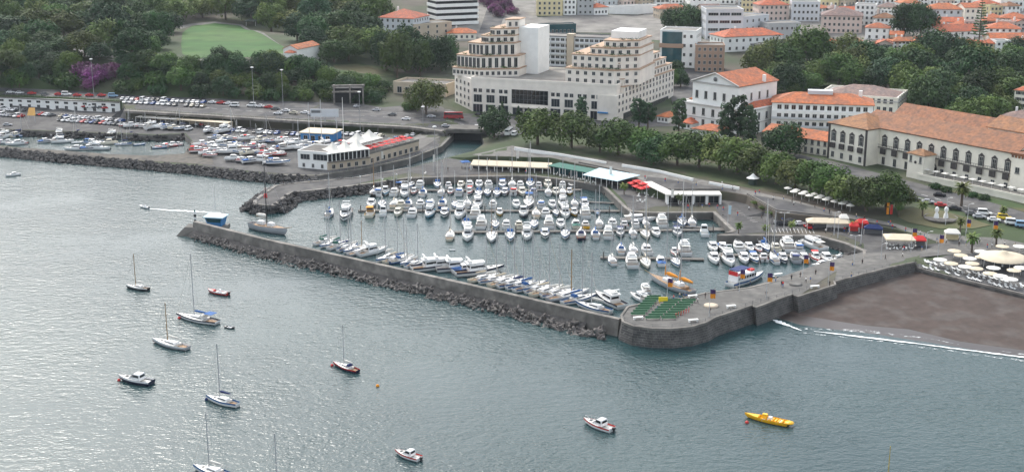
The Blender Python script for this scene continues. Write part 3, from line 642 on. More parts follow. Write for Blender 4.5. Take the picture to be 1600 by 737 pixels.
def add_trees():
    # the promenade row, each with its own place
    L = [(772,215,20,'dark1',1.0,'dark rounded tree just behind the road bridge'),(742,160,9,'bush1',1,'dark low tree beside the podium corner'),
         (840,226,30,'round0',1.05,'large round tree at the west end of the promenade row'),(893,231,27,'olive0',1.05,'olive green tree second from the bridge in the promenade row'),
         (937,238,20,'round1',1.05,'medium green tree in front of the podium centre'),(966,243,27,'round2',1.05,'broad green tree in front of the podium east end'),(1003,248,24,'round3',1.0,'green promenade tree in front of the stepped wing'),
         (1022,256,24,'dark0',1.0,'darker promenade tree before the tiny orange roofed house'),(1058,258,27,'round0',1.05,'round promenade tree before the small brown roofed house'),(1092,262,28,'round1',1.0,'broad promenade tree before the low white annex'),
         (1124,266,27,'olive1',1.05,'olive promenade tree below the three poplars'),(1152,272,27,'round2',1.0,'green promenade tree just east of the poplars'),(1182,280,28,'round3',1.05,'promenade tree behind the little kiosk'),
         (1212,288,26,'round0',1.05,'promenade tree below the dark dome shaped tree'),(1242,296,26,'olive0',1.0,'promenade tree before the long annex middle'),(1266,300,24,'round1',1.1,'promenade tree before the long annex east end'),
         (1296,312,28,'round2',1.0,'spreading tree before the west palace pavilion'),(1322,322,26,'round3',1.05,'leafy tree shading the cafe tables'),(1352,330,30,'round0',1.1,'largest tree of the row in front of the palace'),
         (1384,330,27,'round1',1.1,'tree just west of the palace turret'),(1406,324,20,'olive1',.95,'last broad tree of the row before the palace turret'),
         (1222,244,26,'dark2',.95,'dark dome shaped tree before the long annex'),
         (1060,218,12,'tall0',1.0,'slim tree between the ivory wing and the neoclassical building'),(998,206,12,'tall1',.8,'slim tree before the ivory wing'),(1012,204,11,'tall0',.75,'slim tree beside the first one before the ivory wing'),
         (908,196,9,'tall1',.9,'slim young tree at the podium front'),(888,206,8,'tall0',.7,'small slim tree by the podium shopfronts'),(810,192,6,'cypress',.7,'little cypress before the podium glass wall'),(826,190,5,'cypress',.7,'smaller cypress before the podium glass wall'),(785,187,6,'cypress',.75,'little cypress near the podium corner'),(768,183,6,'tall0',.6,'little leafy tree near the podium corner'),
         (1133,236,12,'tall1',1.15,'tall poplar, westmost of the three by the white annex'),(1151,238,14,'tall0',1.2,'tall poplar, middle of the three by the white annex'),(1170,243,13,'tall1',1.1,'thin poplar, eastmost of the three by the white annex'),
         (666,178,24,'olive0',1.05,'airy olive tree on the road corner left of the complex'),(642,172,13,'bush0',1,'bush beside the airy olive tree'),
         (1590,300,9,'bush0',1,'trimmed bush by the terrace wall'),
         (1240,150,9,'olive1',1,'yellowish tree behind the neoclassical building')]
    for x, y, r_, k, hs_, lab in L: tree(k, x, y, r_, lab, hs=hs_ * (rnd.uniform(.74, .98) if y > 222 and not k.startswith('tall') else 1))
    wood([(1034,120),(1062,118),(1066,136),(1044,140)], 10, ['round0','dark1'], 'leafy tree in the court behind the ivory wing', 'trees in the court behind the complex', sep=.7, tries=80)
    for x, y, r_, lab in [(1502,322,17,'date palm on the seafront verge, tallest before the palace'),(1441,338,11,'date palm at the west corner of the lawn'),(1404,338,10,'small date palm beside the orange banner'),(1500,362,10,'date palm beside the white monument'),
                          (1518,395,14,'leaning date palm at the beach club entrance'),(1556,385,13,'date palm behind the large round parasol'),(1567,342,9,'palm on the road verge by the vans')]:
        tree('palm', x, y, r_, lab)
    for x, y, lab in [(975,304,'young palm beside the red cafe parasols'),(1062,320,'young palm before the white arcade'),(1154,365,'young palm on the lower car park corner'),(1196,368,'young palm on the lower car park edge'),(1237,363,'young palm before the cream market canopy'),(1333,362,'young palm beside the red market stall')]:
        tree('youngpalm', x, y, 9, lab)
    for x, y, lab in [(1475,178,'tall palm with dry skirt, west one in the garden'),(1544,150,'tall palm with dry skirt standing above the garden trees'),(1438,212,'low palm at the garden edge behind the palace')]: tree('tallpalm', x, y, 11, lab, hs=.8)
    tree('araucaria', 1529, 72, 18, 'tall bare tiered conifer beside the large white villa', hs=.9)
    for x, y, r_ in [(1412,58,17),(1438,60,19)]: tree('dark0' if x < 1420 else 'dark2', x, y, r_, 'big dark evergreen among the orange roofed houses, ' + ('west one' if x < 1420 else 'east one'), hs=1.35)
    for x, y, r_ in [(1052,50,16),(1076,52,19),(1096,48,14)]: tree('dark1', x, y, r_, {1052: 'west', 1076: 'middle', 1096: 'east'}[x] + ' dark tree of the clump behind the grey offices')
    # municipal garden: dense dark mass of separate crowns
    wood([(1180,128),(1205,106),(1240,100),(1300,98),(1352,103),(1400,110),(1450,108),(1520,104),(1610,102),(1612,150),(1575,175),(1560,200),(1450,198),(1430,180),(1390,148),(1290,140),(1215,150)], 21, ['dark0', 'dark1', 'dark2', 'round1', 'round3', 'blue0', 'round0', 'olive1'], 'leafy evergreen in the dense municipal garden', 'trees of the municipal garden', sep=.58, tries=2600, hs=.95, hj=.3)
    tree('flame', 1522, 186, 9, 'small tree with bright red flowers in the garden', hs=.9)
    tree('purple', 1412, 118, 10, 'low crimson flowering shrub inside the garden', hs=.5)
    # north-west park
    wood([(-40,98),(60,92),(120,94),(180,96),(250,98),(262,70),(280,52),(262,38),(300,32),(340,32),(380,36),(420,50),(470,72),(520,98),(600,92),(592,64),(586,30),(560,-6),(420,-14),(200,-16),(-40,-10)], 20, ['round0','round1','round2','dark0','dark1','blue0','olive0','olive1','blue1'], 'broad leafy tree in the hillside park wood', 'trees of the hillside park', sep=.64, tries=2600, hs=.9, hj=.25)
    wood([(600,108),(640,96),(700,104),(698,118),(620,122)], 19, ['dark0', 'round1', 'dark2'], 'dark tree in the clump left of the ivory complex', 'clump left of the complex', sep=.6, hs=1.35)
    # shrubs on the cliff between park and avenue
    wood([(-40,104),(120,98),(250,106),(400,108),(500,112),(560,128),(600,140),(604,156),(570,162),(510,156),(400,154),(200,145),(100,138),(-40,132)], 13, ['bush0','bush1','bush0','bush1','round3','dark1','blue0'], 'dense green shrub on the cliff above the avenue', 'cliff shrubs', cat='shrub', sep=.7, tries=2200, hs=1.0)
    wood([(0,104),(120,100),(210,104),(330,108),(490,114),(490,124),(330,118),(210,114),(0,114)], 15, ['dark0','round2','blue1'], 'tree standing at the lip of the cliff', 'trees on the cliff lip', sep=.7, tries=500, hs=.8)
    for i, (x, y, r_) in enumerate([(132,122,15),(148,130,17),(162,124,14),(178,118,12),(140,138,10)]): tree('purple', x, y, r_, 'purple bougainvillea spilling down the cliff face', 'bougainvillea on the cliff', cat='shrub')
    tree('silver', 357, 148, 9, 'pale silver grey shrub, left one on the cliff', cat='shrub'); tree('silver', 382, 150, 8, 'pale silver grey shrub, right one on the cliff', cat='shrub')
    tree('flame', 200, 72, 16, 'tree with rusty orange flowers on the park slope', hs=.8)
    wood([(755,2),(790,2),(800,22),(790,30),(762,20)], 8, ['purple'], 'purple flowering shrub beside the steep street', 'shrubs beside the steep street', cat='shrub', sep=.8)
    for i, x in enumerate((1180, 1192, 1204)): tree('bush0', x, 318 + i*8, 6, ORD[i] + ' trailing shrub along the ramp above the lower car park', hs=.6, cat='shrub')
    for i, (x, y) in enumerate([(1462,295),(1478,300),(1520,308),(1538,312)]): tree('bush1', x, y, 8, ORD[i] + ' green bush below the palace terrace wall', hs=1, cat='shrub')
# ------------------------------------------------------------------ building kit
WIN = {}
def win_mesh(w_, h_, style='plain'):
    """a window facing -Y, origin at the middle of its sill; recessed pane, frame, optional shutters, arch or balcony"""
    k = (round(w_, 1), round(h_, 1), style)
    if k in WIN: return WIN[k]
    q = MB(); f = .09
    q.box(-w_/2, w_/2, -.04, .02, 0, h_, 0)
    fm = 1
    for a, b, c, d in ((-w_/2-f, -w_/2+.03, -f, h_+f), (w_/2-.03, w_/2+f, -f, h_+f), (-w_/2+.03, w_/2-.03, h_-.03, h_+f), (-w_/2+.03, w_/2-.03, -f, .04)):
        q.box(a, b, -.1, -.0, c, d, fm)
    if w_ > .8 and style != 'wide': q.box(-.035, .035, -.08, -.041, .04, h_-.03, 1)
    if style == 'wide':
        n = max(2, int(w_ / 1.3))
        for i in range(1, n): x = -w_/2 + w_*i/n; q.box(x-.04, x+.04, -.08, -.041, .04, h_-.03, 1)
    if style in ('sash', 'palace'): q.box(-w_/2+.03, w_/2-.03, -.075, -.042, h_*.55, h_*.55+.06, 1)
    if style == 'shut':
        for s in (-1, 1): q.box(s*(w_/2+.12+w_*.2)-w_*.2, s*(w_/2+.12+w_*.2)+w_*.2, -.07, -.01, 0, h_, 2)
    if style == 'palace':
        # dark stone surround with a pointed crown above and a small railed balcony
        for s in (-1, 1): q.box(s*(w_/2+.3)-.17, s*(w_/2+.3)+.17, -.16, -.005, -.2, h_+.25, 3)
        q.box(-w_/2-.55, w_/2+.55, -.2, -.005, h_+.25, h_+.6, 3)
        q.add([(-w_/2-.4,-.15,h_+.6),(w_/2+.4,-.15,h_+.6),(0,-.15,h_+1.5),(-w_/2-.4,-.01,h_+.6),(w_/2+.4,-.01,h_+.6),(0,-.01,h_+1.5)], [(0,1,2),(3,5,4),(0,2,5,3),(2,1,4,5)], 3)
    if style == 'sill': q.box(-w_/2-.2, w_/2+.2, -.22, -.005, -.28, -.1, 3)
    me = q.mesh('window', [M['glass'], M['wframe'], M['shutter'], M['darkstone']])
    WIN[k] = me; return me
M['darkstone'] = mat('dark basalt trim', (.055, .05, .048), .85, .2, 1)
M['paletrim'] = mat('pale stone trim', (.45, .44, .42), .8, .1, 1)

class Bld:
    def __init__(s, name, label, A, B, depth, top=None, h=None, group=None, cat='building', z0=None):
        """A, B: where the foot of the front wall meets the ground (photo pixels); top: photo height of the wall top above A"""
        a, b = G(*A), G(*B)
        s.z = min(a.z, b.z) if z0 is None else z0
        if h is None:
            v = ray(A[0], top); d = math.hypot(a.x, a.y); t = d / math.hypot(v.x, v.y)
            h = CAMH + v.z * t - s.z
        s.h = h; s.W = math.hypot(b.x - a.x, b.y - a.y); s.D = depth
        s.rz = math.atan2(b.y - a.y, b.x - a.x)
        s.root = empty(name, (a.x, a.y, s.z), s.rz); tag(s.root, label, cat, group)
        s.nw = 0; s.extra = None
        c, q = math.cos(s.rz), math.sin(s.rz); s.ca = (c, q); s.a = a
    def seen(s, face):
        c, q = s.ca
        nx, ny = {'f': (q, -c), 'l': (-c, -q), 'r': (c, q)}[face]
        ox, oy = (s.W if face == 'r' else 0), 0
        X, Y = s.a.x + ox * c, s.a.y + ox * q
        return nx * (0 - X) + ny * (0 - Y) > 0
    def wall(s, m, x0=0, x1=None, y0=0, y1=None, z0=-3, z1=None, name='wall'):
        x1 = s.W if x1 is None else x1; y1 = s.D if y1 is None else y1; z1 = s.h if z1 is None else z1
        return MB().box(x0, x1, y0, y1, z0, z1).build(name, m, s.root)
    def flat(s, m, x0=0, x1=None, y0=0, y1=None, z=None, par=.8, rm=None):
        x1 = s.W if x1 is None else x1; y1 = s.D if y1 is None else y1; z = s.h if z is None else z
        q = MB(); t = .3
        q.box(x0-.12, x1+.12, y0-.12, y0+t, z+.003, z+par); q.box(x0-.12, x1+.12, y1-t, y1+.12, z+.003, z+par)
        q.box(x0-.12, x0+t, y0+t, y1-t, z+.003, z+par); q.box(x1-t, x1+.12, y0+t, y1-t, z+.003, z+par)
        q.build('parapet', m, s.root)
        MB().box(x0+t, x1-t, y0+t, y1-t, z-.2, z+.1).build('roof', rm or M['gravel'], s.root)
    def pitched(s, kind, m, rise=2.0, x0=0, x1=None, y0=0, y1=None, z=None, o=.5, wm=None, name='roof', fascia=None):
        x1 = s.W if x1 is None else x1; y1 = s.D if y1 is None else y1; z = s.h if z is None else z
        X0, X1, Y0, Y1 = x0-o, x1+o, y0-o, y1+o; w_, d = X1-X0, Y1-Y0
        q = MB(); e = z - .05; th = .22
        if kind == 'hip':
            i = min(w_, d) / 2
            if w_ >= d: r0, r1 = (X0+i, (Y0+Y1)/2, z+rise), (X1-i, (Y0+Y1)/2, z+rise)
            else: r0, r1 = ((X0+X1)/2, Y0+i, z+rise), ((X0+X1)/2, Y1-i, z+rise)
            c = [(X0,Y0,e),(X1,Y0,e),(X1,Y1,e),(X0,Y1,e)]
            cb = [(a,b,e-th) for a,b,_ in c]
            if w_ >= d: q.add(c+[r0,r1]+cb, [(0,1,5,4),(1,2,5),(2,3,4,5),(3,0,4),(6,9,8,7),(0,6,7,1),(1,7,8,2),(2,8,9,3),(3,9,6,0)])
            else: q.add(c+[r0,r1]+cb, [(0,1,4),(1,2,5,4),(2,3,5),(3,0,4,5),(6,9,8,7),(0,6,7,1),(1,7,8,2),(2,8,9,3),(3,9,6,0)])
        else:
            if kind == 'gx': pr = [(X0,Y0),(X0,(Y0+Y1)/2),(X0,Y1)]; ends = [X0, X1]; rings = [[(x,Y0,e),(x,(Y0+Y1)/2,z+rise),(x,Y1,e),(x,Y1,e-th),(x,(Y0+Y1)/2,z+rise-th),(x,Y0,e-th)] for x in ends]
            else: rings = [[(X0,y,e),((X0+X1)/2,y,z+rise),(X1,y,e),(X1,y,e-th),((X0+X1)/2,y,z+rise-th),(X0,y,e-th)] for y in (Y0, Y1)]
            q.loft(rings, 0, False)
            g = MB(); gz = z - .02; k = (rise-th-.02)
            if kind == 'gx':
                for x in (x0+.001, x1-.3): g.add([(x,y0,gz),(x+.3,y0,gz),(x+.3,y1,gz),(x,y1,gz),(x,(y0+y1)/2,gz+k),(x+.3,(y0+y1)/2,gz+k)], [(0,1,5,4),(1,2,5),(2,3,4,5),(3,0,4)])
            else:
                for y in (y0+.001, y1-.3): g.add([(x0,y,gz),(x1,y,gz),(x1,y+.3,gz),(x0,y+.3,gz),((x0+x1)/2,y,gz+k),((x0+x1)/2,y+.3,gz+k)], [(0,1,4),(1,2,5,4),(2,3,5),(3,0,4,5)])
            g.build('gable', wm or M['white'], s.root)
        rf = q.build(name, m, s.root)
        return rf
    def win(s, face, x, z, w_=1.1, h_=1.5, style='plain', y=0):
        """y: how far behind (+) or before (-) the face plane"""
        me = win_mesh(w_, h_, style)
        if face == 'f': loc, rz = (x, y, z), 0
        elif face == 'r': loc, rz = (s.W - y, x, z), R(90)
        else: loc, rz = (y, s.D - x, z), R(-90)
        if s.nw < 99:
            o = put('window', me, s.root, loc, rz)
        else:
            if s.extra is None: s.extra = []
            s.extra.append((me, loc, rz))
        s.nw += 1
    def wins(s, face, z0, dz, nr, nc, w_=1.1, h_=1.5, style='plain', x0=None, x1=None, y=0, skip=0):
        if not s.seen(face): return
        L = s.W if face == 'f' else s.D
        x0 = L * .04 if x0 is None else x0; x1 = L * .96 if x1 is None else x1
        for r in range(nr):
            for c in range(nc):
                if skip and rnd.random() < skip: continue
                s.win(face, x0 + (x1 - x0) * (c + .5) / nc, z0 + dz * r, w_, h_, style, y)
    def band(s, z, t=.3, m=None, out=.15, name='cornice', x0=0, x1=None, y0=0, y1=None):
        x1 = s.W if x1 is None else x1; y1 = s.D if y1 is None else y1
        q = MB(); q.box(x0-out, x1+out, y0-out, y0-.002, z, z+t); q.box(x0-out, x0-.002, y0-.002, y1, z, z+t); q.box(x1+.002, x1+out, y0-.002, y1, z, z+t)
        return q.build(name, m or M['paletrim'], s.root)
    def box(s, name, m, *b): return MB().box(*b).build(name, m, s.root)
    def done(s):
        if s.extra:
            q = MB()
            for me, loc, rz in s.extra:
                mt = Matrix.Translation(loc) @ Matrix.Rotation(rz, 4, 'Z')
                vs = [mt @ v.co for v in me.vertices]
                o = len(q.v); q.v += [tuple(v) for v in vs]
                for p in me.polygons: q.f.append([o + i for i in p.vertices]); q.m.append(p.material_index); q.sm.append(False)
            o = q.build('window', [M['glass'], M['wframe'], M['shutter'], M['darkstone']], s.root); o['kind'] = 'stuff'
        return s.root

# ------------------------------------------------------------------ the stepped white commercial complex
def complex_():
    # front of the long podium
    b = Bld('shopping_complex', 'big ivory stepped terraced complex with two towers above a long shopping podium', (737, 174), (962, 190), 42, top=124, cat='building')
    W, h = b.W, b.h
    iv = M['ivory']
    b.wall(iv, y1=46)
    # paved ground floor recess: dark shopfronts and upper openings
    n = 11; ph = h
    for i in range(n):
        x = W * (i + .5) / n
        if i in (3, 4, 5):
            continue
        b.win('f', x, .3, W/n*.74, 3.9, 'wide', -.02)
        b.win('f', x, 5.2, W/n*.62, 3.6, 'wide', -.02)
        for k in (-1, 1): b.win('f', x + k * 1.3, 10.0, 1.7, 1.7, 'plain', -.02)
    x0, x1 = W*3/n + 1, W*6/n - .5
    q = MB(); q.box(x0, x1, -.05, -.0, 5.6, 12.2, 0)
    k = 9
    for i in range(k + 1): xx = x0 + (x1 - x0) * i / k; q.box(xx - .08, xx + .08, -.12, -.051, 5.6, 12.2, 1)
    for zz in (7.6, 9.8): q.box(x0, x1, -.1, -.051, zz, zz + .12, 1)
    q.build('glass_wall', [M['glass'], M['dgrey']], b.root)
    q = MB(); q.box(x0, x1, -1.2, -.003, 3.9, 4.3, 0); q.build('canopy', iv, b.root)
    for i in range(3): b.win('f', x0 + (x1-x0)*(i+.5)/3, .3, (x1-x0)/3.6, 3.2, 'wide', -.02)
    b.wins('f', 14.2, 1, 1, 11, 1.6, 1.3, y=-.02) if h > 17 else None
    b.box('awning', M['blue'], W-8.5, W-3.5, -1.4, -.01, 3.6, 4.2)
    b.flat(iv, y1=46, par=1.2)
    def tier(x0, xm, x1, y0, a, c, y1, z0, z1, nl, nr, wh, ww, rows=1, plant=True):
        # a set-back storey with a blunt corner at xm; windows follow both slanting faces
        MB().prism([(x0, y0 + a), (xm, y0), (x1, y0 + c), (x1, y1), (x0, y1)], z0 + .003, z1).build('tower_tier', iv, b.root)
        e = .28; MB().prism([(x0 - e, y0 + a - e), (xm, y0 - e), (x1 + e, y0 + c - e), (x1 + e, y1), (x0 - e, y1)], z1 + .003, z1 + .5).build('cornice', M['ledge'], b.root)
        fh = (z1 - z0) / rows
        for r in range(rows):
            sz = z0 + fh * r + (fh - wh) / 2 + .05
            for (p, q_, n) in (((x0, y0 + a), (xm, y0), nl), ((xm, y0), (x1, y0 + c), nr)):
                an = math.atan2(q_[1] - p[1], q_[0] - p[0])
                for i in range(n):
                    t = (i + .5) / n; loc = (p[0] + (q_[0] - p[0]) * t + math.sin(an) * .03, p[1] + (q_[1] - p[1]) * t - math.cos(an) * .03, sz)
                    me = win_mesh(ww, wh, 'plain')
                    if b.nw < 96: put('window', me, b.root, loc, an)
                    else:
                        b.extra = b.extra or []; b.extra.append((me, loc, an))
                    b.nw += 1
        if plant:
            for k in range(int((x1 - x0) / 3.2)):
                px_ = x0 + 1 + rnd.random() * (x1 - x0 - 2); yy = (y0 + a + (px_ - x0) / (xm - x0) * -a if px_ < xm else y0 + (px_ - xm) / (x1 - xm) * c) + .6
                t = MB()
                for _ in range(34):
                    c0 = Vector((px_ + rnd.gauss(0, .9), yy + rnd.gauss(0, .25), z1 + .7 + abs(rnd.gauss(0, .35)))); d = [Vector((rnd.uniform(-.35, .35), rnd.uniform(-.3, .3), rnd.uniform(-.3, .3))) for _ in range(3)]
                    t.add([c0 + d[0], c0 + d[1], c0 + d[2]], [(0, 1, 2)])
                t.build('planter_foliage', M['leaf0'], b.root)
    z = h
    xl = -6
    # lower wing turning away at the west end
    MB().prism([(-.01, .5), (-.01, 40), (-14, 40), (-15.5, 16)], -3, z, 0).build('west_wing', iv, b.root)
    me = win_mesh(1.5, 1.6, 'plain'); ang = math.atan2(.5 - 16, 0 + 15.5)
    for r, zz in enumerate((2.2, 5.6, 8.9, 12.2, 15.4)):
        for c in range(4):
            t = (c + .6) / 4.4
            if zz + 1.8 < z: put('window', me, b.root, (-15.5 + 15.5*t - .08, 16 - 15.5*t - .08, zz), ang)
    tier(-14, 1, 18, 7, 3, 9, 40, z, z + 3.6, 7, 7, 1.7, 1.4)
    tier(-12.5, 1, 17.5, 9, 3, 9, 40, z + 3.6, z + 9.6, 6, 6, 4.6, 1.6)
    tier(-7.5, 1.5, 15, 12, 3, 8, 40, z + 9.6, z + 15.4, 4, 5, 4.4, 1.6)
    tier(-1.5, 3, 14, 15, 2, 7, 40, z + 15.4, z + 18.8, 3, 4, 1.8, 1.6)
    tier(2, 5, 14, 18, 2, 6, 40, z + 18.8, z + 22, 2, 3, 1.8, 1.8)
    tier(8, 9, 14, 24, 1, 4, 36, z + 22, z + 26, 0, 2, 2, 1.2, plant=False)
    MB().box(14.05, 24, 27, 44, z - 1, z + 22.5).build('blank_block', M['white'], b.root)
    q = W
    tier(q-27, q-3, q+7, 6, 1.5, 9, 42, z - .5, z + 6.4, 6, 3, 1.6, 1.5, 2)
    tier(q-25, q-3.5, q+6, 9, 1.5, 8, 42, z + 6.4, z + 12.6, 6, 3, 1.6, 1.5, 2)
    tier(q-17, q-4, q+6, 12, 1.5, 7, 42, z + 12.6, z + 15.8, 4, 3, 1.7, 1.6)
    tier(q-11, q-4, q+5, 15, 1, 6, 42, z + 15.8, z + 19, 2, 3, 1.7, 1.6)
    MB().box(q-10, q+3, 24, 40, z + 19.5, z + 22.8).build('roof_house', M['white'], b.root)
    return b.done()
def complex_east():
    b = Bld('stepped_wing', 'ivory east wing of the complex stepping down in planted terraces', (964, 191), (1052, 150), 15, h=12, cat='building')
    iv = M['ivory']; W = b.W
    b.wall(iv, z1=12, y0=0, y1=15)
    L = [(8, W, 0, 12, 15), (9, W, 1.2, 15, 18.4), (10, W*.93, 2.6, 18.4, 21.8), (11, W*.86, 4, 21.8, 25.2), (12, W*.74, 5.5, 25.2, 28.6), (13, W*.62, 7.2, 28.6, 32)]
    b.win('f', W*.5, 0, W*.8, 3, 'wide', -.02)
    for (x0, x1, y0, z0, z1) in L:
        MB().box(x0, x1, y0, 15, z0 + .003, z1).build('tower_tier', iv, b.root)
        MB().box(x0 - .2, x1 + .2, y0 - .25, 15.2, z1 + .003, z1 + .35).build('cornice', M['ledge'], b.root)
    for r in range(3):
        n = int(W / 4.2)
        for c in range(n): b.win('f', W * (c + .5) / n, 4.2 + r * 3.2, 1.5, 1.6, 'plain', -.02)
    for (x0, x1, y0, z0, z1) in L:
        n = int((x1 - x0) / 4.2)
        for c in range(n): b.win('f', x0 + (x1 - x0) * (c + .5) / n, z0 + .9, 1.6, 1.7, 'plain', y0 - .02)
    return b.done()

def generic_houses():
    out = []
    def street(name, x0, x1, y0, y1, n, hgt, skip=()):
        k = 0
        for i in range(n):
            t = (i + .5) / n; x = x0 + (x1 - x0) * t + rnd.uniform(-3, 3); y = y0 + (y1 - y0) * t + rnd.uniform(-2, 2); wd = (x1 - x0) / n * rnd.uniform(.75, 1.05); h_ = hgt * rnd.uniform(.75, 1.25); fl = rnd.random() < .3
            wl = rnd.choice(['white', 'white', 'cream', 'pink', 'white', 'tan', 'yellow', 'lgrey']); rm = rnd.choice(['tile', 'tile', 'tile', 'tileb', 'tileg']); nr = 2 if h_ < 18 else (3 if h_ < 24 else 4)
            cn = dict(white='white', cream='cream', pink='pinkish', tan='tan', yellow='yellowish', lgrey='pale grey')[wl]; rn = 'flat' if fl else dict(tile='orange tiled', tileb='brown tiled', tileg='grey brown tiled')[rm]
            dy = rnd.uniform(-1.5, 1.5)
            out.append(((x - wd/2, y - dy), (x + wd/2, y + dy), y - dy - h_, rnd.uniform(9, 14), 'flat' if fl else rnd.choice(['hip', 'gx', 'hip', 'gy']), None if fl else rm, wl, nr, max(2, int(wd / 6)), '%s house with %s roof, %s in the %s' % (cn, rn, ORD[k], name))); k += 1
    street('top street of the town', 1010, 1610, -4, -8, 22, 15); street('second street of the town', 1120, 1610, 8, 6, 17, 14); street('third street above the garden', 1262, 1600, 27, 24, 12, 13); street('street along the garden edge', 1235, 1610, 84, 80, 14, 15); street('fourth street of the hillside', 1400, 1610, 50, 47, 8, 14)
    street('far street behind the gravel ground', 795, 1010, -6, -4, 9, 15); street('lane behind the gravel ground', 948, 1070, 8, 12, 5, 12)
    return out
def add_buildings():
    complex_(); complex_east()
    # grey balcony office block behind the complex
    b = Bld('office_block', 'long grey office block with rows of balconies behind the complex', (818, 112), (948, 116), 16, top=56)
    b.wall(M['lgrey']); b.flat(M['dgrey'], par=.6)
    n = 5; fh = (b.h - 4) / n
    for r in range(n):
        zz = 4 + r * fh
        b.box('balcony', M['lgrey'], 0, b.W*.52, -1.1, -.01, zz, zz + 1.0); b.box('balcony', M['lgrey'], b.W*.62, b.W, -1.1, -.01, zz, zz + 1.0)
    b.wins('f', 4.6, fh, n, 16, 2.0, 1.9, 'plain', y=-.02)
    b.box('lift_tower', M['tan'], b.W*.53, b.W*.61, -1.6, 3, -2, b.h + 2)
    b.box('shop_floor', M['dark'], 1, b.W - 1, -3, -.02, 0, 3.6)
    b.done()
    # white blank-walled block
    # neoclassical white theatre-like building with pediment
    b = Bld('neoclassical_building', 'white two tier neoclassical building with a front gable and orange roof', (1062, 196), (1166, 212), 46, h=11, cat='building')
    W = b.W; b.D = 36
    b.wall(M['white'], z1=10.6); b.band(10.6, .5, M['paletrim'], .5); b.band(5.0, .3, M['paletrim'], .2)
    b.flat(M['white'], z=11.1, par=.5, rm=M['paletrim'])
    u0, u1 = W*.15, W*.83
    MB().box(u0, u1, 1.5, 30, 11.1, 20.5).build('upper_storey', M['white'], b.root)
    b.band(20.2, .45, M['paletrim'], .45, x0=u0, x1=u1, y0=1.5, y1=30)
    b.pitched('gy', M['tile'], 4.6, u0, u1, 1.5, 30, 20.75, .7, M['white'])
    b.pitched('hip', M['tile'], 2.2, u1 + .3, W - .3, 6, 34, 11.7, .2) if W - u1 > 3 else None
    b.pitched('hip', M['tile'], 1.6, .3, u0 - .3, 6, 34, 11.7, .1)
    q = MB()
    for a, c in (((u0-.6, 20.7), ((u0+u1)/2, 25.4)), ((u1+.6, 20.7), ((u0+u1)/2, 25.4))):
        q.tube((a[0], .9, a[1]), (c[0], .9, c[1]), .35, n=6)
    q.build('pediment_moulding', M['paletrim'], b.root)
    c = MB().lathe([(0.01, 0), (.95, .01), (.95, .2), (.01, .21)], 16).build('round_crest', M['dgrey'], b.root)
    c.location = ((u0+u1)/2, 1.3, 22.6); c.rotation_euler = (R(90), 0, 0)
    for c in range(5):
        b.win('f', u0 + (u1-u0)*(c+.5)/5, 13.6, 1.5, 3.2, 'sill', 1.48)
    for r in (1.4, 6.4):
        for c in range(7): b.win('f', W*(c+.5)/7, r, 1.5, 3.0, 'sill', -.02)
    for r in (1.4, 6.4):
        for c in range(6): b.win('r', 3 + c*5.6, r, 1.4, 2.9, 'sill', -.02)
    for c in range(4): b.win('r', 5 + c*6, 14, 1.2, 3.0, 'sill', W - u1 - .02)
    b.box('chimney', M['white'], u1-1, u1+.2, 20, 21.2, 20, 24)
    b.done()
    # low orange-roofed service houses in front of it
    for i, (A, B, top, d, lab) in enumerate([((1027,191),(1044,193),181,9,'tiny white house with orange roof among the trees beside the complex'), ((1058,200),(1080,203),190,9,'small white house with brown orange roof below the neoclassical building'), ((1081,214),(1121,219),200,11,'low white annex with orange tiled roof in front of the neoclassical building')]):
        b = Bld('small_house', lab, A, B, d, top=top, cat='house')
        b.wall(M['white']); b.pitched('hip', M['tile'], 1.8); b.wins('f', .9, 3, 1, 3, 1.0, 1.3, y=-.02); b.wins('l', .9, 3, 1, 2, 1.0, 1.3, y=-.02); b.done()
    # hotel with balconies
    b = Bld('hotel', 'white four storey hotel with balconies and bright orange roof', (1204, 207), (1362, 210), 20, top=160)
    b.wall(M['white'], z1=b.h-3.4)
    b.wall(M['white'], y0=1.6, z0=b.h-3.39, z1=b.h, name='top_storey')
    b.pitched('hip', M['tile'], 3.4, y0=1.6, o=.6)
    n = 3
    for r in range(4):
        zz = b.h - 3.0 - r * 3.5
        b.wins('f', zz, 1, 1, 13, 1.7, 1.9, y=1.58 if r == 0 else -.02)
        if r: q = MB(); q.box(0, b.W, -1.0, -.01, zz - .5, zz - .3, 0); q.box(0, b.W, -1.0, -.95, zz - .3, zz + .5, 0); q.build('balcony', M['lgrey'], b.root)
    b.wins('r', b.h - 6.4, -3.5, 3, 4, 1.3, 1.8, y=-.02)
    b.box('roof_plant', M['lgrey'], b.W*.35, b.W*.6, 9, 13, b.h + 1.5, b.h + 4.4); b.box('chimney', M['white'], b.W-6, b.W-4.5, 11, 12.5, b.h, b.h + 4.6)
    b.done()
    b = Bld('long_annex', 'long low white annex with orange roof in front of the hotel', (1192, 229), (1308, 247), 12, top=205)
    b.wall(M['cream']); b.pitched('gx', M['tile'], 2.6, o=.6, wm=M['cream'])
    b.wins('f', .9, 3.4, 2, 11, 1.2, 2.0, 'sill', y=-.02); b.wins('l', 1, 3.2, 2, 3, 1.2, 1.6, y=-.02); b.done()
    # beige civic building with a brown roof behind the hotel
    b = Bld('civic_building', 'beige civic building with arched windows and large brown roof behind the hotel', (1277, 186), (1400, 193), 26, top=148)
    b.wall(M['cream']); b.pitched('hip', M['tileg'], 4.0, o=-1.2); b.flat(M['cream'], par=1.0, rm=M['paletrim'])
    b.band(b.h-1.2, .4, M['paletrim'], .3); b.wins('f', 5, 4.5, 2, 12, 1.4, 2.6, 'sill', y=-.02); b.wins('r', 5, 4.5, 2, 5, 1.6, 3, 'sill', y=-.02); b.done()
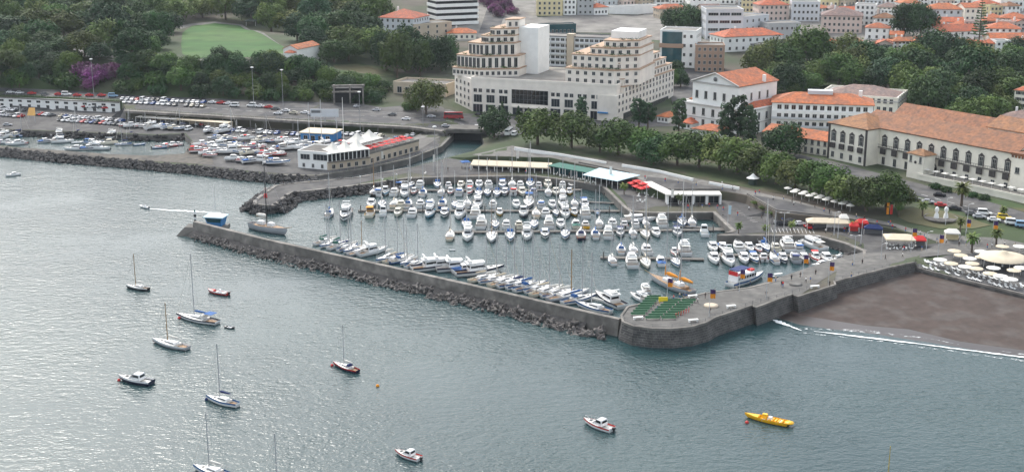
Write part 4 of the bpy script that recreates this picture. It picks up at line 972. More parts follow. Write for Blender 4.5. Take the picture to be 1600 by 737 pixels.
    # ---------------- the palace: long white front with dark window surrounds
    pal_lab = 'long cream palace with black framed balcony windows and wide brown tiled roof'
    b = Bld('palace', pal_lab, (1371, 256), (1581, 302), 20, top=199)
    W, h = b.W, b.h
    b.wall(M['cream']); b.pitched('gx', M['tileb'], 4.6, x0=-10, o=.8, wm=M['cream'])
    b.band(h-.55, .45, M['darkstone'], .35)
    b.band(h*.47, .22, M['darkstone'], .6, name='balcony_ledge')
    q = MB()
    for i in range(int(W)): q.tube((i + .5, -.55, h*.47 + .22), (i + .5, -.55, h*.47 + 1.2), .04, n=4)
    q.tube((0, -.55, h*.47 + 1.2), (W, -.55, h*.47 + 1.2), .06, n=4); q.build('railing', M['darkstone'], b.root)
    cols = 11
    for c in range(cols):
        x = W * (c + .5) / cols
        b.win('f', x, h*.52, 1.4, 3.2, 'palace', -.02)
        if c not in (3, 4):
            MB().box(x-1.2, x+1.2, -1.0, -.62, h*.47 - 2.3, h*.47 - .1).build('balcony_basket', M['darkstone'], b.root)
            b.win('f', x, .4, 1.4, 2.9, 'plain', -.02)
    q = MB()
    for s in range(15):
        a0, a1 = math.pi * s / 15, math.pi * (s + 1) / 15
        q.tube((W*.41 + 2.9*math.cos(a0), -.15, 2.6 + 2.9*math.sin(a0)), (W*.41 + 2.9*math.cos(a1), -.15, 2.6 + 2.9*math.sin(a1)), .28, n=5)
    for s in (-1, 1): q.box(W*.41 + s*2.9 - .25, W*.41 + s*2.9 + .25, -.4, -.01, 0, 2.6)
    q.box(W*.41 - 2.7, W*.41 + 2.7, -.06, -.012, 0, 3.4, 1); q.build('archway', [M['darkstone'], M['dark']], b.root)
    b.wall(M['cream'], W, W+7, -2, 14, -3, h - .4, 'corner_tower'); b.win('f', W + 2.6, h*.55, 1.6, 2.0, 'sill', -2.02); b.win('f', W + 2.6, .6, 1.3, 1.6, 'plain', -2.02)
    q = MB()
    for i in range(6): q.box(W + i*1.3, W + i*1.3 + .7, -2.3, -2.01, h - 1.2, h - .42)
    q.box(W-.3, W + 7.3, -2.4, 14.2, h-.4, h + .5); q.build('battlement', M['tileb'], b.root)
    # west pavilion coming forward
    wv = MB(); wv.box(-19, -.01, -7, 13, -3, h); wv.build('west_pavilion', M['cream'], b.root)
    b.pitched('hip', M['tileb'], 4.2, -19, 0, -7, 13, h, .8)
    q = MB(); q.box(-19.4, .4, -7.4, -7.01, h-.55, h-.1); q.box(.01, .4, -7.01, 0, h-.55, h-.1); q.box(-19.4, -19.01, -7.01, 13, h-.55, h-.1); q.build('cornice', M['darkstone'], b.root)
    q = MB(); q.box(-19.25, -18.5, -7.3, -7.01, -2, h-.6); q.box(-.75, .15, -7.3, -7.01, -2, h-.6); q.build('corner_quoin', M['darkstone'], b.root)
    for i in range(4):
        x = -16.6 + i*4.6
        b.win('f', x, h*.52, 1.4, 3.2, 'palace', -7.02); b.win('f', x, 1.0, 1.4, 2.2, 'plain', -7.02)
        MB().box(x-1.1, x+1.1, -7.9, -7.04, h*.47-2.0, h*.47).build('balcony_basket', M['darkstone'], b.root)
    b.wall(M['cream'], W*.55, W + 30, 21, 36, -3, h + 3.2, 'rear_wing'); b.pitched('gx', M['tileb'], 3.5, W*.55, W + 30, 21, 36, h + 3.2, .6, M['cream'])
    for i in range(8): b.win('f', W*.6 + i*4.6, h + .9, 1.3, 1.5, 'sill', 20.98)
    b.wall(M['cream'], -12, W*.5, 21, 34, -3, h - .5, 'rear_range'); b.pitched('gx', M['tileb'], 5.4, -12, W*.55, 20.5, 36, h, .4, M['cream'])
    b.done()
    g = Bld('gatehouse', 'small cream turret with pyramid brown roof on the palace terrace', (1416, 276), (1441, 282), 6, top=238, cat='turret')
    g.wall(M['cream']); g.pitched('hip', M['tileb'], 1.7, o=.5); g.win('f', g.W*.2, g.h-3, 1, 2.2, 'sill', -.02); g.win('f', g.W*.8, g.h-3, 1, 2.2, 'sill', -.02); g.win('l', 3, g.h-3, 1, 2.2, 'sill', -.02)
    c = MB().lathe([(.01, 0), (.55, .01), (.55, .15), (.01, .16)], 12).build('round_window', M['darkstone'], g.root); c.location = (g.W/2, -.02, g.h-3); c.rotation_euler = (R(90), 0, 0)
    g.done()
    # terrace in front with its wall
    t = Bld('terrace', 'long raised palace terrace with cream retaining wall', (1432, 280), (1600, 318), 9, h=1.7, cat='terrace', z0=7.4)
    t.wall(M['cream'], x1=t.W + 20, y1=12); q = MB(); q.box(-.1, t.W + 20, -.15, .25, 1.703, 2.5); q.build('parapet', M['cream'], t.root); t.box('terrace_floor', M['pave'], .1, t.W + 19.9, .26, 12, 1.6, 1.76)
    TERR['t'] = t
    # ---------------- upper right: streets of tiled houses; (A, B, eave y, depth, roof, roof mat, wall, rows, cols, label)
    H = [
     ((1030,104),(1086,107),48,18,'flat',None,'white',4,5,'white block with teal glass curve beside the ivory complex'),
     ((1086,112),(1131,114),72,14,'flat',None,'brown',4,5,'brown clad office with square windows beside the teal glass block'),
     ((1131,82),(1222,78),58,18,'hip','tile','white',2,8,'long white building with bright orange roof and dormers behind the brown office'),
     ((1102,62),(1160,64),16,22,'flat',None,'lgrey',4,3,'modern light grey office with long window bands'),
     ((1160,62),(1200,56),28,18,'flat',None,'lgrey',3,4,'modern light grey office wing with tall dark windows'),
     ((1200,64),(1250,62),38,16,'flat',None,'grey',2,6,'low grey flat roofed block beside the park trees'),
     ((1185,34),(1232,32),8,16,'hip','tile','pink',3,6,'pink apartment house with orange roof up the hill'),
     ((1236,34),(1280,34),4,16,'flat',None,'lgrey',3,6,'pale grey apartment house with balconies up the hill'),
     ((1158,20),(1184,20),-4,12,'flat',None,'yellow',3,4,'pale yellow house with blank gable up the hill'),
     ((1098,34),(1126,32),14,12,'gx','tileg','tan',2,3,'tan house with dark grey gable roof up the hill'),
     ((1078,16),(1124,14),-6,14,'flat',None,'white',2,5,'plain white house at the top of the street'),
     ((1282,52),(1346,52),24,22,'hip','tileg','pink',3,8,'large pinkish hall with low brown grey roof at the park edge'),
     ((1282,10),(1310,10),-6,12,'flat',None,'yellow',2,4,'yellow house above the pinkish hall'),
     ((1334,40),(1366,40),8,14,'flat',None,'white',4,4,'white four storey apartment block beside the pinkish hall'),
     ((1370,25),(1400,25),11,14,'hip','tileg','cream',2,4,'cream house with grey brown hip roof on the hill'),
     ((1367,44),(1402,42),28,12,'hip','tileb','white',2,5,'white house with weathered brown roof above the dark tree'),
     ((1351,62),(1388,62),43,12,'hip','tile','white',2,3,'cubic white house with orange roof at the park edge'),
     ((1390,66),(1410,66),54,9,'gx','tile','tan',1,2,'small tan house beside the cubic white house'),
     ((1407,22),(1440,20),5,13,'hip','tile','white',2,5,'white house with orange roof behind the large dark tree'),
     ((1446,34),(1504,32),14,16,'hip','tile','lgrey',2,5,'wide pale grey house with broad orange roof on the hill'),
     ((1506,34),(1532,32),12,14,'gx','tile','cream',2,3,'cream house under a plain orange gable roof'),
     ((1470,46),(1506,44),34,11,'gx','tile','white',1,4,'low white house with orange roof below the wide grey house'),
     ((1466,66),(1530,58),50,17,'gx','tile','white',2,6,'large white villa with long orange roof beside the tall bare conifer'),
     ((1538,38),(1562,38),27,10,'hip','tile','white',1,3,'small white house with orange hip roof near the ridge'),
     ((1562,40),(1606,40),28,14,'hip','tile','pink',2,5,'pink house with orange roof at the edge of the hill'),
     ((1541,58),(1594,57),44,15,'hip','tile','white',2,5,'white villa with wide orange roof above the park trees'),
     ((1548,70),(1610,66),60,12,'gx','tile','tan',1,4,'low tan house with orange roof at the park edge'),
     ((1532,22),(1560,20),6,12,'hip','tile','white',2,4,'white house near the ridge above the villas'),
     ((1562,20),(1606,18),2,14,'flat',None,'white',2,6,'white flat roofed house near the ridge'),
     ((1440,8),(1500,6),-8,14,'hip','tile','white',2,6,'white house row at the top of the hill'),
     ((1400,82),(1448,76),66,10,'gx','tileb','pink',1,3,'long low pink shed at the park edge'),
     ((1582,178),(1625,182),140,14,'hip','tile','cream',4,4,'tall cream villa with orange roof among the park trees'),
     ((1560,203),(1625,208),184,14,'hip','tileg','white',1,5,'low white house with dark grey hip roof behind the palace'),
     ((1190,92),(1228,86),72,9,'flat',None,'dgrey',3,4,'dark glazed drum fronted block behind the park trees') ,
     # upper middle
     ((592,60),(646,66),27,24,'hip','tile','lgrey',4,6,'pale grey school building with orange hip roof by the park'),
     ((646,66),(706,60),40,16,'flat',None,'tan',3,4,'tan blank sided block joined to the school building'),
     ((699,63),(744,62),52,12,'hip','tile','cream',1,5,'low cream house with orange hip roof behind the complex'),
     ((838,25),(879,25),2,14,'flat',None,'yellow',3,5,'yellow beige house with small windows across the gravel ground'),
     ((880,24),(900,24),0,12,'flat',None,'white',3,3,'narrow white house beside the yellow house'),
     ((902,24),(927,24),-4,12,'flat',None,'grey',3,3,'narrow grey building beside the white house'),
     ((928,24),(950,24),12,10,'hip','tile','white',1,4,'tiny white cottage with orange roof across the gravel ground'),
     ((952,22),(1026,20),12,8,'flat',None,'white',1,0,'long low white shed along the gravel ground'),
     ((846,56),(900,54),40,8,'flat',None,'tealglass',1,8,'low greenish glass pavilion on the gravel ground'),
     ((1030,30),(1076,28),14,12,'hip','tile','tan',2,4,'tan house beside the town trees'),
    ] + generic_houses()
    for (A, B, ey, d, kind, rm, wmn, nr, nc, lab) in H:
        b = Bld('house' if nr < 4 else 'apartment_block', lab, A, B, d, top=ey, cat='house' if nr < 3 else 'building')
        if b.h < 3: b.h = 3.2
        wm = M[wmn]; b.wall(wm)
        if kind == 'flat': b.flat(wm, par=.6)
        else:
            rf_ = b.pitched(kind, M[rm], min(b.W, d) * .17 + .6, o=.6, wm=wm)
            MB().box(b.W*.3, b.W*.3 + .9, d*.5, d*.5 + .9, b.h + .3, b.h + min(b.W, d)*.17 + 1.8).build('chimney', M['white'], rf_)
        if nc:
            fh = b.h / nr; st = 'wide' if 'bands' in lab else ('shut' if rnd.random() < .25 and kind != 'flat' else 'plain'); ww = b.W / nc * .8 if st == 'wide' else min(1.3, b.W / nc * .5)
            b.wins('f', fh*.28, fh, nr, nc, ww, min(1.7, fh * .5), st, y=-.02)
            k = max(2, int(d / 4))
            for f in 'lr': b.wins(f, fh*.28, fh, nr, k, 1.1, min(1.6, fh*.5), y=-.02)
        if 'teal glass curve' in lab:
            q = MB(); n = 14; x0, x1 = b.W*.06, b.W*.62
            pts = [(x0 + (x1-x0)*i/n, -.06 - 1.6*math.sin(math.pi*i/n)) for i in range(n+1)]
            q.prism([(x0, -.05)] + pts[1:-1] + [(x1, -.05)], 1, b.h*.98); q.build('curved_glass', M['tealglass'], b.root)
            b.box('floor_band', M['brown'], -.1, b.W*.66, -1.9, -.07, b.h*.55, b.h*.66)
        b.done()
    # striped tower block
    b = Bld('striped_office_tower', 'office tower of alternating white and dark horizontal bands', (682, 44), (748, 38), 18, h=26)
    b.wall(M['dark'], .6, b.W-.6, .6, b.D); nfl = 7
    for i in range(nfl): b.box('floor_band', M['white'], 0, b.W, 0, b.D + .2, 1.5 + i*3.9, 3.6 + i*3.9)
    b.flat(M['white'], z=27.4, par=.4); b.done()
    # small chapel by the lawn
    b = Bld('chapel', 'small white chapel with orange roof at the edge of the lawn', (466, 96), (500, 92), 9, top=77, cat='chapel')
    b.wall(M['white']); b.pitched('gx', M['tile'], 2.0, o=.4, wm=M['white']); b.win('f', b.W*.4, .1, 1.4, 2.4, 'plain', -.02)
    b.wall(M['white'], -3.5, -.01, 1, 6, -2, b.h*.8, 'apse'); b.pitched('hip', M['tile'], 1.2, -3.5, 0, 1, 6, b.h*.8, .3)
    b.done()
    b = Bld('garden_pavilion', 'tiny green roofed garden pavilion in the wood above the lawn', (384, 41), (400, 41), 6, h=4, cat='pavilion')
    q = MB(); [q.tube((x, y, -1), (x, y, 3.2), .15, n=6) for x in (.3, b.W-.3) for y in (.3, 5.7)]; q.build('post', M['wframe'], b.root); b.pitched('hip', M['shutter'], 1.2, z=3.2, o=.5); b.done()
    # ornamental concrete terrace left of the complex
    b = Bld('garden_terrace', 'tan balustraded garden terrace left of the ivory complex', (615, 146), (697, 152), 16, h=5.5, cat='terrace')
    b.wall(M['tan']); b.flat(M['tan'], par=1.1, rm=M['pave']); b.wins('f', 1, 3, 1, 6, 2.4, 3, 'wide', y=-.02); b.done()
TERR = {}
M['gelyl'] = mat('yellow mast paint', (.5, .38, .1), .5)
# ------------------------------------------------------------------ boats: +x is the bow, z = 0 the waterline
def hull_rings(L, Bm, H, fine=2.2, rake=.10, stern=.82, n=10):
    out = []
    for i in range(n + 1):
        t = i / n
        wv = stern + (1 - stern) * min(1, t / .35) if t < .35 else 1 - ((t - .35) / .65) ** fine
        wv = max(wv, .015); b = Bm / 2 * wv
        sh = H * (.86 + .1 * (1 - t) ** 2 + .34 * t ** 2.2)
        xo = (t - .5) * L
        x_top = xo + rake * L * (t ** 3) ; x_low = xo - rake * .6 * L * (t ** 3) + (.03 * L if t < .01 else 0)
        kz = -.45 + .45 * t ** 5
        out.append([(x_top, b, sh), (x_top, b * .97, sh * .62), ((x_top + x_low) / 2, b * .9, .12), (x_low, b * .55, -.3 if t < .9 else -.1), (x_low, 0, kz),
                    (x_low, -b * .55, -.3 if t < .9 else -.1), ((x_top + x_low) / 2, -b * .9, .12), (x_top, -b * .97, sh * .62), (x_top, -b, sh)])
    return out
def mk_hull(L, Bm, H, m, stripe, open_to=.3, well=None, **k):
    """open hull shell with bottom paint, a sheer stripe, a deck that stops at the cockpit and a sunk cockpit floor"""
    rg = hull_rings(L, Bm, H, **k); q = MB(); nr = len(rg[0]); n = len(rg)
    vs = [v for r in rg for v in r]; base = len(q.v); q.v += vs
    for j in range(n - 1):
        for i in range(nr - 1):
            q.f.append([j*nr+i, (j+1)*nr+i, (j+1)*nr+i+1, j*nr+i+1]); q.m.append(1 if i in (0, 7) else (2 if i in (2, 3, 4, 5) else 0)); q.sm.append(True)
    q.f.append(list(range(nr))); q.m.append(0); q.sm.append(False)
    hull = (q, [m, stripe, M['anti']])
    d = MB(); P_ = []
    k0 = max(1, int(open_to * (n - 1)))
    idx = list(range(k0, n))
    for j in idx:
        a = rg[j][0]; P_.append((a[0], a[1] * .94, a[2] - .03 + .0)); P_.append((a[0], 0, a[2] + .06)); P_.append((a[0], -a[1] * .94, a[2] - .03))
    d.add(P_, [(i*3, i*3+1, (i+1)*3+1, (i+1)*3) for i in range(len(idx)-1)] + [(i*3+1, i*3+2, (i+1)*3+2, (i+1)*3+1) for i in range(len(idx)-1)])
    a = rg[k0][0]; f = H * .42
    d.add([(a[0], a[1]*.94, a[2]-.03), (a[0], -a[1]*.94, a[2]-.03), (a[0], -a[1]*.9, f), (a[0], a[1]*.9, f)], [(0, 1, 2, 3)])
    c = MB(); cv = []
    for j in range(0, k0 + 1):
        b = rg[j][0]; cv += [(b[0] + .02, b[1] * .9, f), (b[0] + .02, -b[1] * .9, f)]
    c.add(cv, [(i*2, i*2+1, i*2+3, i*2+2) for i in range(k0)])
    return hull, d, c
def cabin_loft(x0, x1, b0, b1, z0, z1, m_=0, rake_f=.5, rake_b=.15, top=.82):
    """tapered superstructure"""
    q = MB(); h = z1 - z0
    q.loft([[(x0, b0, z0), (x1, b1, z0), (x1, -b1, z0), (x0, -b0, z0)], [(x0 + rake_b * h, b0 * .93, z0 + h * .9), (x1 - rake_f * h, b1 * .9, z0 + h * .9), (x1 - rake_f * h, -b1 * .9, z0 + h * .9), (x0 + rake_b * h, -b0 * .93, z0 + h * .9)],
            [(x0 + rake_b * h + .1, b0 * top, z1), (x1 - rake_f * h - .15, b1 * top * .95, z1), (x1 - rake_f * h - .15, -b1 * top * .95, z1), (x0 + rake_b * h + .1, -b0 * top, z1)]], m_, False)
    return q
def win_band(x0, x1, b0, b1, z0, z1, rake_f=.5, rake_b=.15, a=.42, c=.82, front=True):
    """dark glazing lying 1-2 cm proud of the cabin sides"""
    q = MB(); h = z1 - z0; o = .02
    def pt(x, u): return x
    za, zc = z0 + h * a, z0 + h * c
    def side(s):
        xa0, xa1 = x0 + rake_b*h*a + .25, x1 - rake_f*h*a - .2; xc0, xc1 = x0 + rake_b*h*c + .25, x1 - rake_f*h*c - .2
        ba0, ba1, bc0, bc1 = b0*(1-.07*a/.9)+o, b1*(1-.1*a/.9)+o, b0*(1-.07*c/.9)+o, b1*(1-.1*c/.9)+o
        vs = [(xa0, s*ba0, za), (xa1, s*ba1, za), (xc1, s*bc1, zc), (xc0, s*bc0, zc)]
        q.add(vs, [(0, 1, 2, 3) if s > 0 else (3, 2, 1, 0)])
    side(1); side(-1)
    if front:
        f = lambda u: (x1 - rake_f*h*u + o, b1*(1-.1*u/.9)*.9)
        xa, ba = f(a); xc, bc = f(c); q.add([(xa, ba, za), (xa, -ba, za), (xc, -bc, zc), (xc, bc, zc)], [(0, 1, 2, 3)])
        xa, ba = x0 + rake_b*h*a - o, b0*.8; xc, bc = x0 + rake_b*h*c - o, b0*.76; q.add([(xa, ba, za), (xa, -ba, za), (xc, -bc, zc), (xc, bc, zc)], [(3, 2, 1, 0)])
    return q
BOATS = {}
def begin(kind): return empty(kind)
def finish(key, root): KIDS[root.name] = list(root.children); proto(root); BOATS[key] = root
def rail(q, rg_L, Bm, H, x0, x1, h=.55):
    n = 7; prev = None
    for s in (-1, 1):
        prev = None
        for i in range(n):
            x = x0 + (x1 - x0) * i / (n - 1); t = (x / rg_L + .5); b = Bm/2 * max(.03, 1 - (max(0, t-.35)/.65)**2.2) * .93
            p = Vector((x, s*b, H*1.05 + .1)); q.tube(p, p + Vector((0, 0, h)), .025, n=4, caps=False)
            if prev: q.tube(prev + Vector((0, 0, h)), p + Vector((0, 0, h)), .03, n=4, caps=False)
            prev = p
def mk_sail(key, L=10.5, Bm=3.3, hull='gel', stripe='gelb', cover='bluec', mast=14.5, furl='whitec', spray='bluec', mastm='alu', bimini=None):
    root = begin('sailboat'); H = 1.05
    hl, d, c = mk_hull(L, Bm, H, M[hull], M[stripe], open_to=.3, stern=.62, fine=2.0, rake=.08)
    hl[0].build('hull', hl[1], root); d.build('deck', M['deck'], root); c.build('cockpit', M['teak'], root)
    cab = cabin_loft(-L*.17, L*.22, Bm*.3, Bm*.16, H*.92, H*.92 + .55, rake_f=1.6, rake_b=.1); cab.build('coachroof', M['gel'], root)
    win_band(-L*.17, L*.2, Bm*.3, Bm*.17, H*.92, H*.92+.55, 1.6, .1, .35, .75, False).build('cabin_window', M['glass'], root)
    MB().box(L*.24, L*.3, -.3, .3, H*1.0, H*1.0+.14).build('hatch', M['glass'], root)
    q = MB(); q.tube((L*.1, 0, H), (L*.1, 0, H + mast), .14, .1, 7)
    for zz in (.38, .68): q.tube((L*.1, -.9, H + mast*zz), (L*.1, .9, H + mast*zz), .03, n=4)
    q.build('mast', M[mastm], root)
    q = MB(); q.tube((L*.1, 0, H+1.5), (-L*.28, 0, H+1.45), .07, n=6); bm_ = q.build('boom', M['alu'], root)
    q = MB(); q.loft([[(L*.09 - i*L*.36/6, math.cos(a)*r_, H+1.75 + math.sin(a)*r_*1.25) for a in [j*1.0472 for j in range(6)]] for i, r_ in enumerate((.1,.24,.23,.2,.17,.14,.08))]); q.build('sail_cover', M[cover], bm_)
    q = MB(); q.tube((L*.5+.4, 0, H*1.25), (L*.1+.05, 0, H + mast*.97), .05 if furl else .02, .04, 5, 0); q.build('furled_jib', M[furl or 'metal'], root)
    q = MB(); q.tube((-L*.48, 0, H), (L*.1, 0, H+mast), .018, n=3)
    for s in (-1, 1): q.tube((L*.08, s*Bm*.46, H), (L*.1, s*.9, H+mast*.68), .018, n=3); q.tube((L*.1, s*.9, H+mast*.68), (L*.1, 0, H+mast), .018, n=3)
    q.build('rigging', M['metal'], root)
    if spray: cabin_loft(-L*.19, -L*.06, Bm*.28, Bm*.25, H*.95+.5, H+1.15, rake_f=.8).build('sprayhood', M[spray], root)
    if bimini: MB().box(-L*.42, -L*.22, -Bm*.33, Bm*.33, H+1.75, H+1.82).build('bimini', M[bimini], root)
    q = MB(); rail(q, L, Bm, H, -L*.45, L*.5); q.build('guard_rail', M['metal'], root)
    finish(key, root)
def mk_motor(key, L=8.5, Bm=3.1, hull='gel', stripe='gel', cab='gel', canopy=None, fly=False, H=1.15, wheel=False, cover=None, kind='motorboat', ob=False):
    root = begin(kind)
    hl, d, c = mk_hull(L, Bm, H, M[hull], M[stripe], open_to=.42 if not fly else .3, stern=.92, fine=2.4, rake=.1)
    hl[0].build('hull', hl[1], root); d.build('deck', M['deck'], root); c.build('cockpit', M['teak'] if fly else M['deck'], root)
    x0, x1 = (-L*.2, L*.24) if not wheel else (-L*.05, L*.2)
    if wheel: z1 = H + 1.9; rf = .12
    elif fly: z1 = H + 1.35; rf = 1.0
    else: z1 = H + 1.05; rf = 1.15
    b0, b1 = Bm*.38, Bm*.31
    cabin_loft(x0, x1, b0, b1, H*.85, z1, rake_f=rf, rake_b=.05).build('cabin', M[cab], root)
    win_band(x0, x1, b0, b1, H*.85, z1, rf, .05, .45, .84).build('cabin_window', M['glass'], root)
    if fly:
        q = MB(); q.loft([[(x0-.6, b0*.95, z1+.02), (x1-1.5, b1*.85, z1+.02), (x1-1.5, -b1*.85, z1+.02), (x0-.6, -b0*.95, z1+.02)], [(x0-.6, b0, z1+.5), (x1-1.1, b1*.8, z1+.55), (x1-1.1, -b1*.8, z1+.55), (x0-.6, -b0, z1+.5)]], 0, False); q.build('flybridge', M[cab], root)
        q = MB(); q.box(x0, x0+.8, -.9, .9, z1+.52, z1+1.0); q.build('helm_seat', M['deck'], root)
        q = MB(); q.tube((x0-.4, -b0*.8, z1+.5), (x0-.1, -b0*.75, z1+1.7), .04, n=5); q.tube((x0-.4, b0*.8, z1+.5), (x0-.1, b0*.75, z1+1.7), .04, n=5); q.box(x0-.3, x0+.1, -b0*.78, b0*.78, z1+1.65, z1+1.75); q.build('radar_arch', M['gel'], root)
    if canopy:
        q = MB(); q.box(x0-L*.2, x0+.2, -Bm*.36, Bm*.36, z1-.02, z1+.07); q.build('canopy', M[canopy], root)
        q = MB()
        for s in (-1, 1): q.tube((x0-L*.19, s*Bm*.34, H*.8), (x0-L*.18, s*Bm*.34, z1), .03, n=4)
        q.build('canopy_frame', M['metal'], root)
    if cover:
        q = MB(); q.loft([[(-L*.48, Bm*.42, H*.95), (-L*.48, 0, H*.95+.25), (-L*.48, -Bm*.42, H*.95)], [(-L*.08, Bm*.45, H*.95), (-L*.08, 0, H*.95+.6), (-L*.08, -Bm*.45, H*.95)]], 0, False); q.build('cockpit_cover', M[cover], root)
    q = MB(); rail(q, L, Bm, H, 0, L*.54); q.build('bow_rail', M['metal'], root)
    MB().box(L*.27, L*.34, -.3, .3, H*1.04, H*1.04+.16).build('hatch', M['glass'], root)
    if ob:
        q = MB(); q.box(-L*.5-.55, -L*.5-.1, -.22, .22, H*.6, H*1.15); q.box(-L*.5-.4, -L*.5-.15, -.1, .1, -.3, H*.6); q.build('outboard_engine', M['gelk'], root)
    finish(key, root)
def mk_open(key, L=6, Bm=2.2, hull='gel', stripe='gel', inside='gelg', console=True, H=.8, ob=True, kind='open_boat', cuddy=False):
    root = begin(kind)
    hl, d, c = mk_hull(L, Bm, H, M[hull], M[stripe], open_to=.72, stern=.86, fine=2.1, rake=.08)
    hl[0].build('hull', hl[1], root); d.build('deck', M[hull], root); c.build('cockpit', M[inside], root)
    q = MB(); q.box(-L*.32, -L*.25, -Bm*.38, Bm*.38, H*.45, H*.72); q.box(L*.05, L*.12, -Bm*.42, Bm*.42, H*.45, H*.72); q.build('thwart', M['deck'], root)
    if console: cabin_loft(-L*.12, L*.02, Bm*.16, Bm*.14, H*.42, H+.55, rake_f=.3).build('console', M['gel'], root)
    if ob: q = MB(); q.box(-L*.5-.5, -L*.5-.08, -.2, .2, H*.6, H*1.25); q.box(-L*.5-.38, -L*.5-.14, -.09, .09, -.3, H*.6); q.build('outboard_engine', M['gelk'], root)
    finish(key, root)
mk_sail('s_white'); mk_sail('s_green', 10, 3.2, 'gel', 'gel', 'greenc', 13.5, 'greenc', 'greenc'); mk_sail('s_plain', 9, 3.0, 'gel', 'gelb', 'whitec', 12.5, 'whitec', None)
mk_sail('s_big', 13.5, 4.0, 'gel', 'geln', 'bluec', 18, 'whitec', 'whitec', bimini='bluec'); mk_sail('s_navy', 10.5, 3.2, 'geln', 'gelr', 'whitec', 13.5, 'whitec', 'navyc')
mk_sail('s_cream', 11, 3.3, 'gelc', 'gelc', 'creamc', 14, 'creamc', None); mk_sail('s_black', 9, 2.9, 'gelk', 'gel', 'whitec', 11.5, None, None, 'woodm'); mk_sail('s_grey', 12, 3.6, 'gelg', 'gel', 'whitec', 11, None, None, 'woodm')
mk_sail('s_yellow', 11, 3.3, 'gel', 'gely', 'creamc', 15, None, None, 'gelyl'); mk_sail('s_blue', 10.5, 3.3, 'gelb', 'gel', 'bluec', 14, 'whitec', 'bluec'); mk_sail('s_low', 8.6, 2.7, 'gel', 'gelb', 'navyc', 13, 'whitec', None)
mk_motor('m_white'); mk_motor('m_blue', stripe='gelb', canopy='bluec'); mk_motor('m_cover', cover='bluec', stripe='geln'); mk_motor('m_green', cover='greenc', hull='gelc')
mk_motor('m_fly', 10.5, 3.7, fly=True, H=1.3, canopy='whitec'); mk_motor('m_fly2', 12.5, 4.1, fly=True, H=1.45, stripe='geln'); mk_motor('m_navy', 9.5, 3.5, 'geln', 'gel', wheel=True, H=1.5)
mk_motor('m_wheel', 8, 2.9, 'gel', 'gell', wheel=True); mk_motor('m_light', 9, 3.3, 'gell', 'gel', fly=True); mk_motor('m_red', 7, 2.7, 'gel', 'gelr', canopy='redc', ob=True); mk_motor('m_cream', 8, 3, 'gelc', 'gelc', 'gelc')
mk_motor('m_yellow', 7, 2.7, 'gely', 'gel', H=1.0); mk_motor('m_small', 6, 2.4, 'gel', 'gelr', H=.85, ob=True); mk_motor('m_cabin', 6.8, 2.5, 'geln', 'gel', H=.9)
mk_motor('m_fish', 9, 3.3, 'gelc', 'gely', wheel=True, canopy='orangec', cab='woodm', kind='fishing_boat'); mk_motor('m_grey', 8, 3, 'gelg', 'gelg', cab='gelg', canopy='navyc')
mk_motor('yacht', 17, 4.8, fly=True, H=1.9, canopy='whitec')
mk_open('o_red', 6.3, 2.3, 'gelr', 'gel', 'deck'); mk_open('o_white'); mk_open('o_grey', 2.9, 1.5, 'gelk', 'gelg', 'gelg', False, .45, True, 'dinghy'); mk_open('o_blue', 6, 2.2, 'gelb', 'gel', 'gelg', False)
mk_open('o_tender', 3, 1.5, 'gel', 'gel', 'gelg', False, .45, False, 'dinghy'); mk_open('o_wood', 6, 2.2, 'woodm', 'gelr', 'woodm', False, .8, False); mk_open('o_boat', 12, 3.4, 'gely', 'gely', 'gely', True, 1.15, False, 'launch')
# the yellow workboat also carries seats and a raised stern float
r0 = BOATS['o_boat']; q = MB()
for i in range(5): q.box(-4.4 + i*.9, -4.0 + i*.9, -1.1, 1.1, .55, 1.05)
q.build('bench_seat', M['gely'], r0); q = MB(); q.lathe([(.01, -.1), (1.3, 0), (1.35, .25), (.01, .35)], 14, c=(-6.3, 0)); o_ = q.build('stern_platform', M['gely'], r0, (0, 0, .85)); MB().box(.2, 1.6, -.5, .5, .6, 2.2).build('wheel_box', M['gely'], r0); KIDS[r0.name] = list(r0.children)

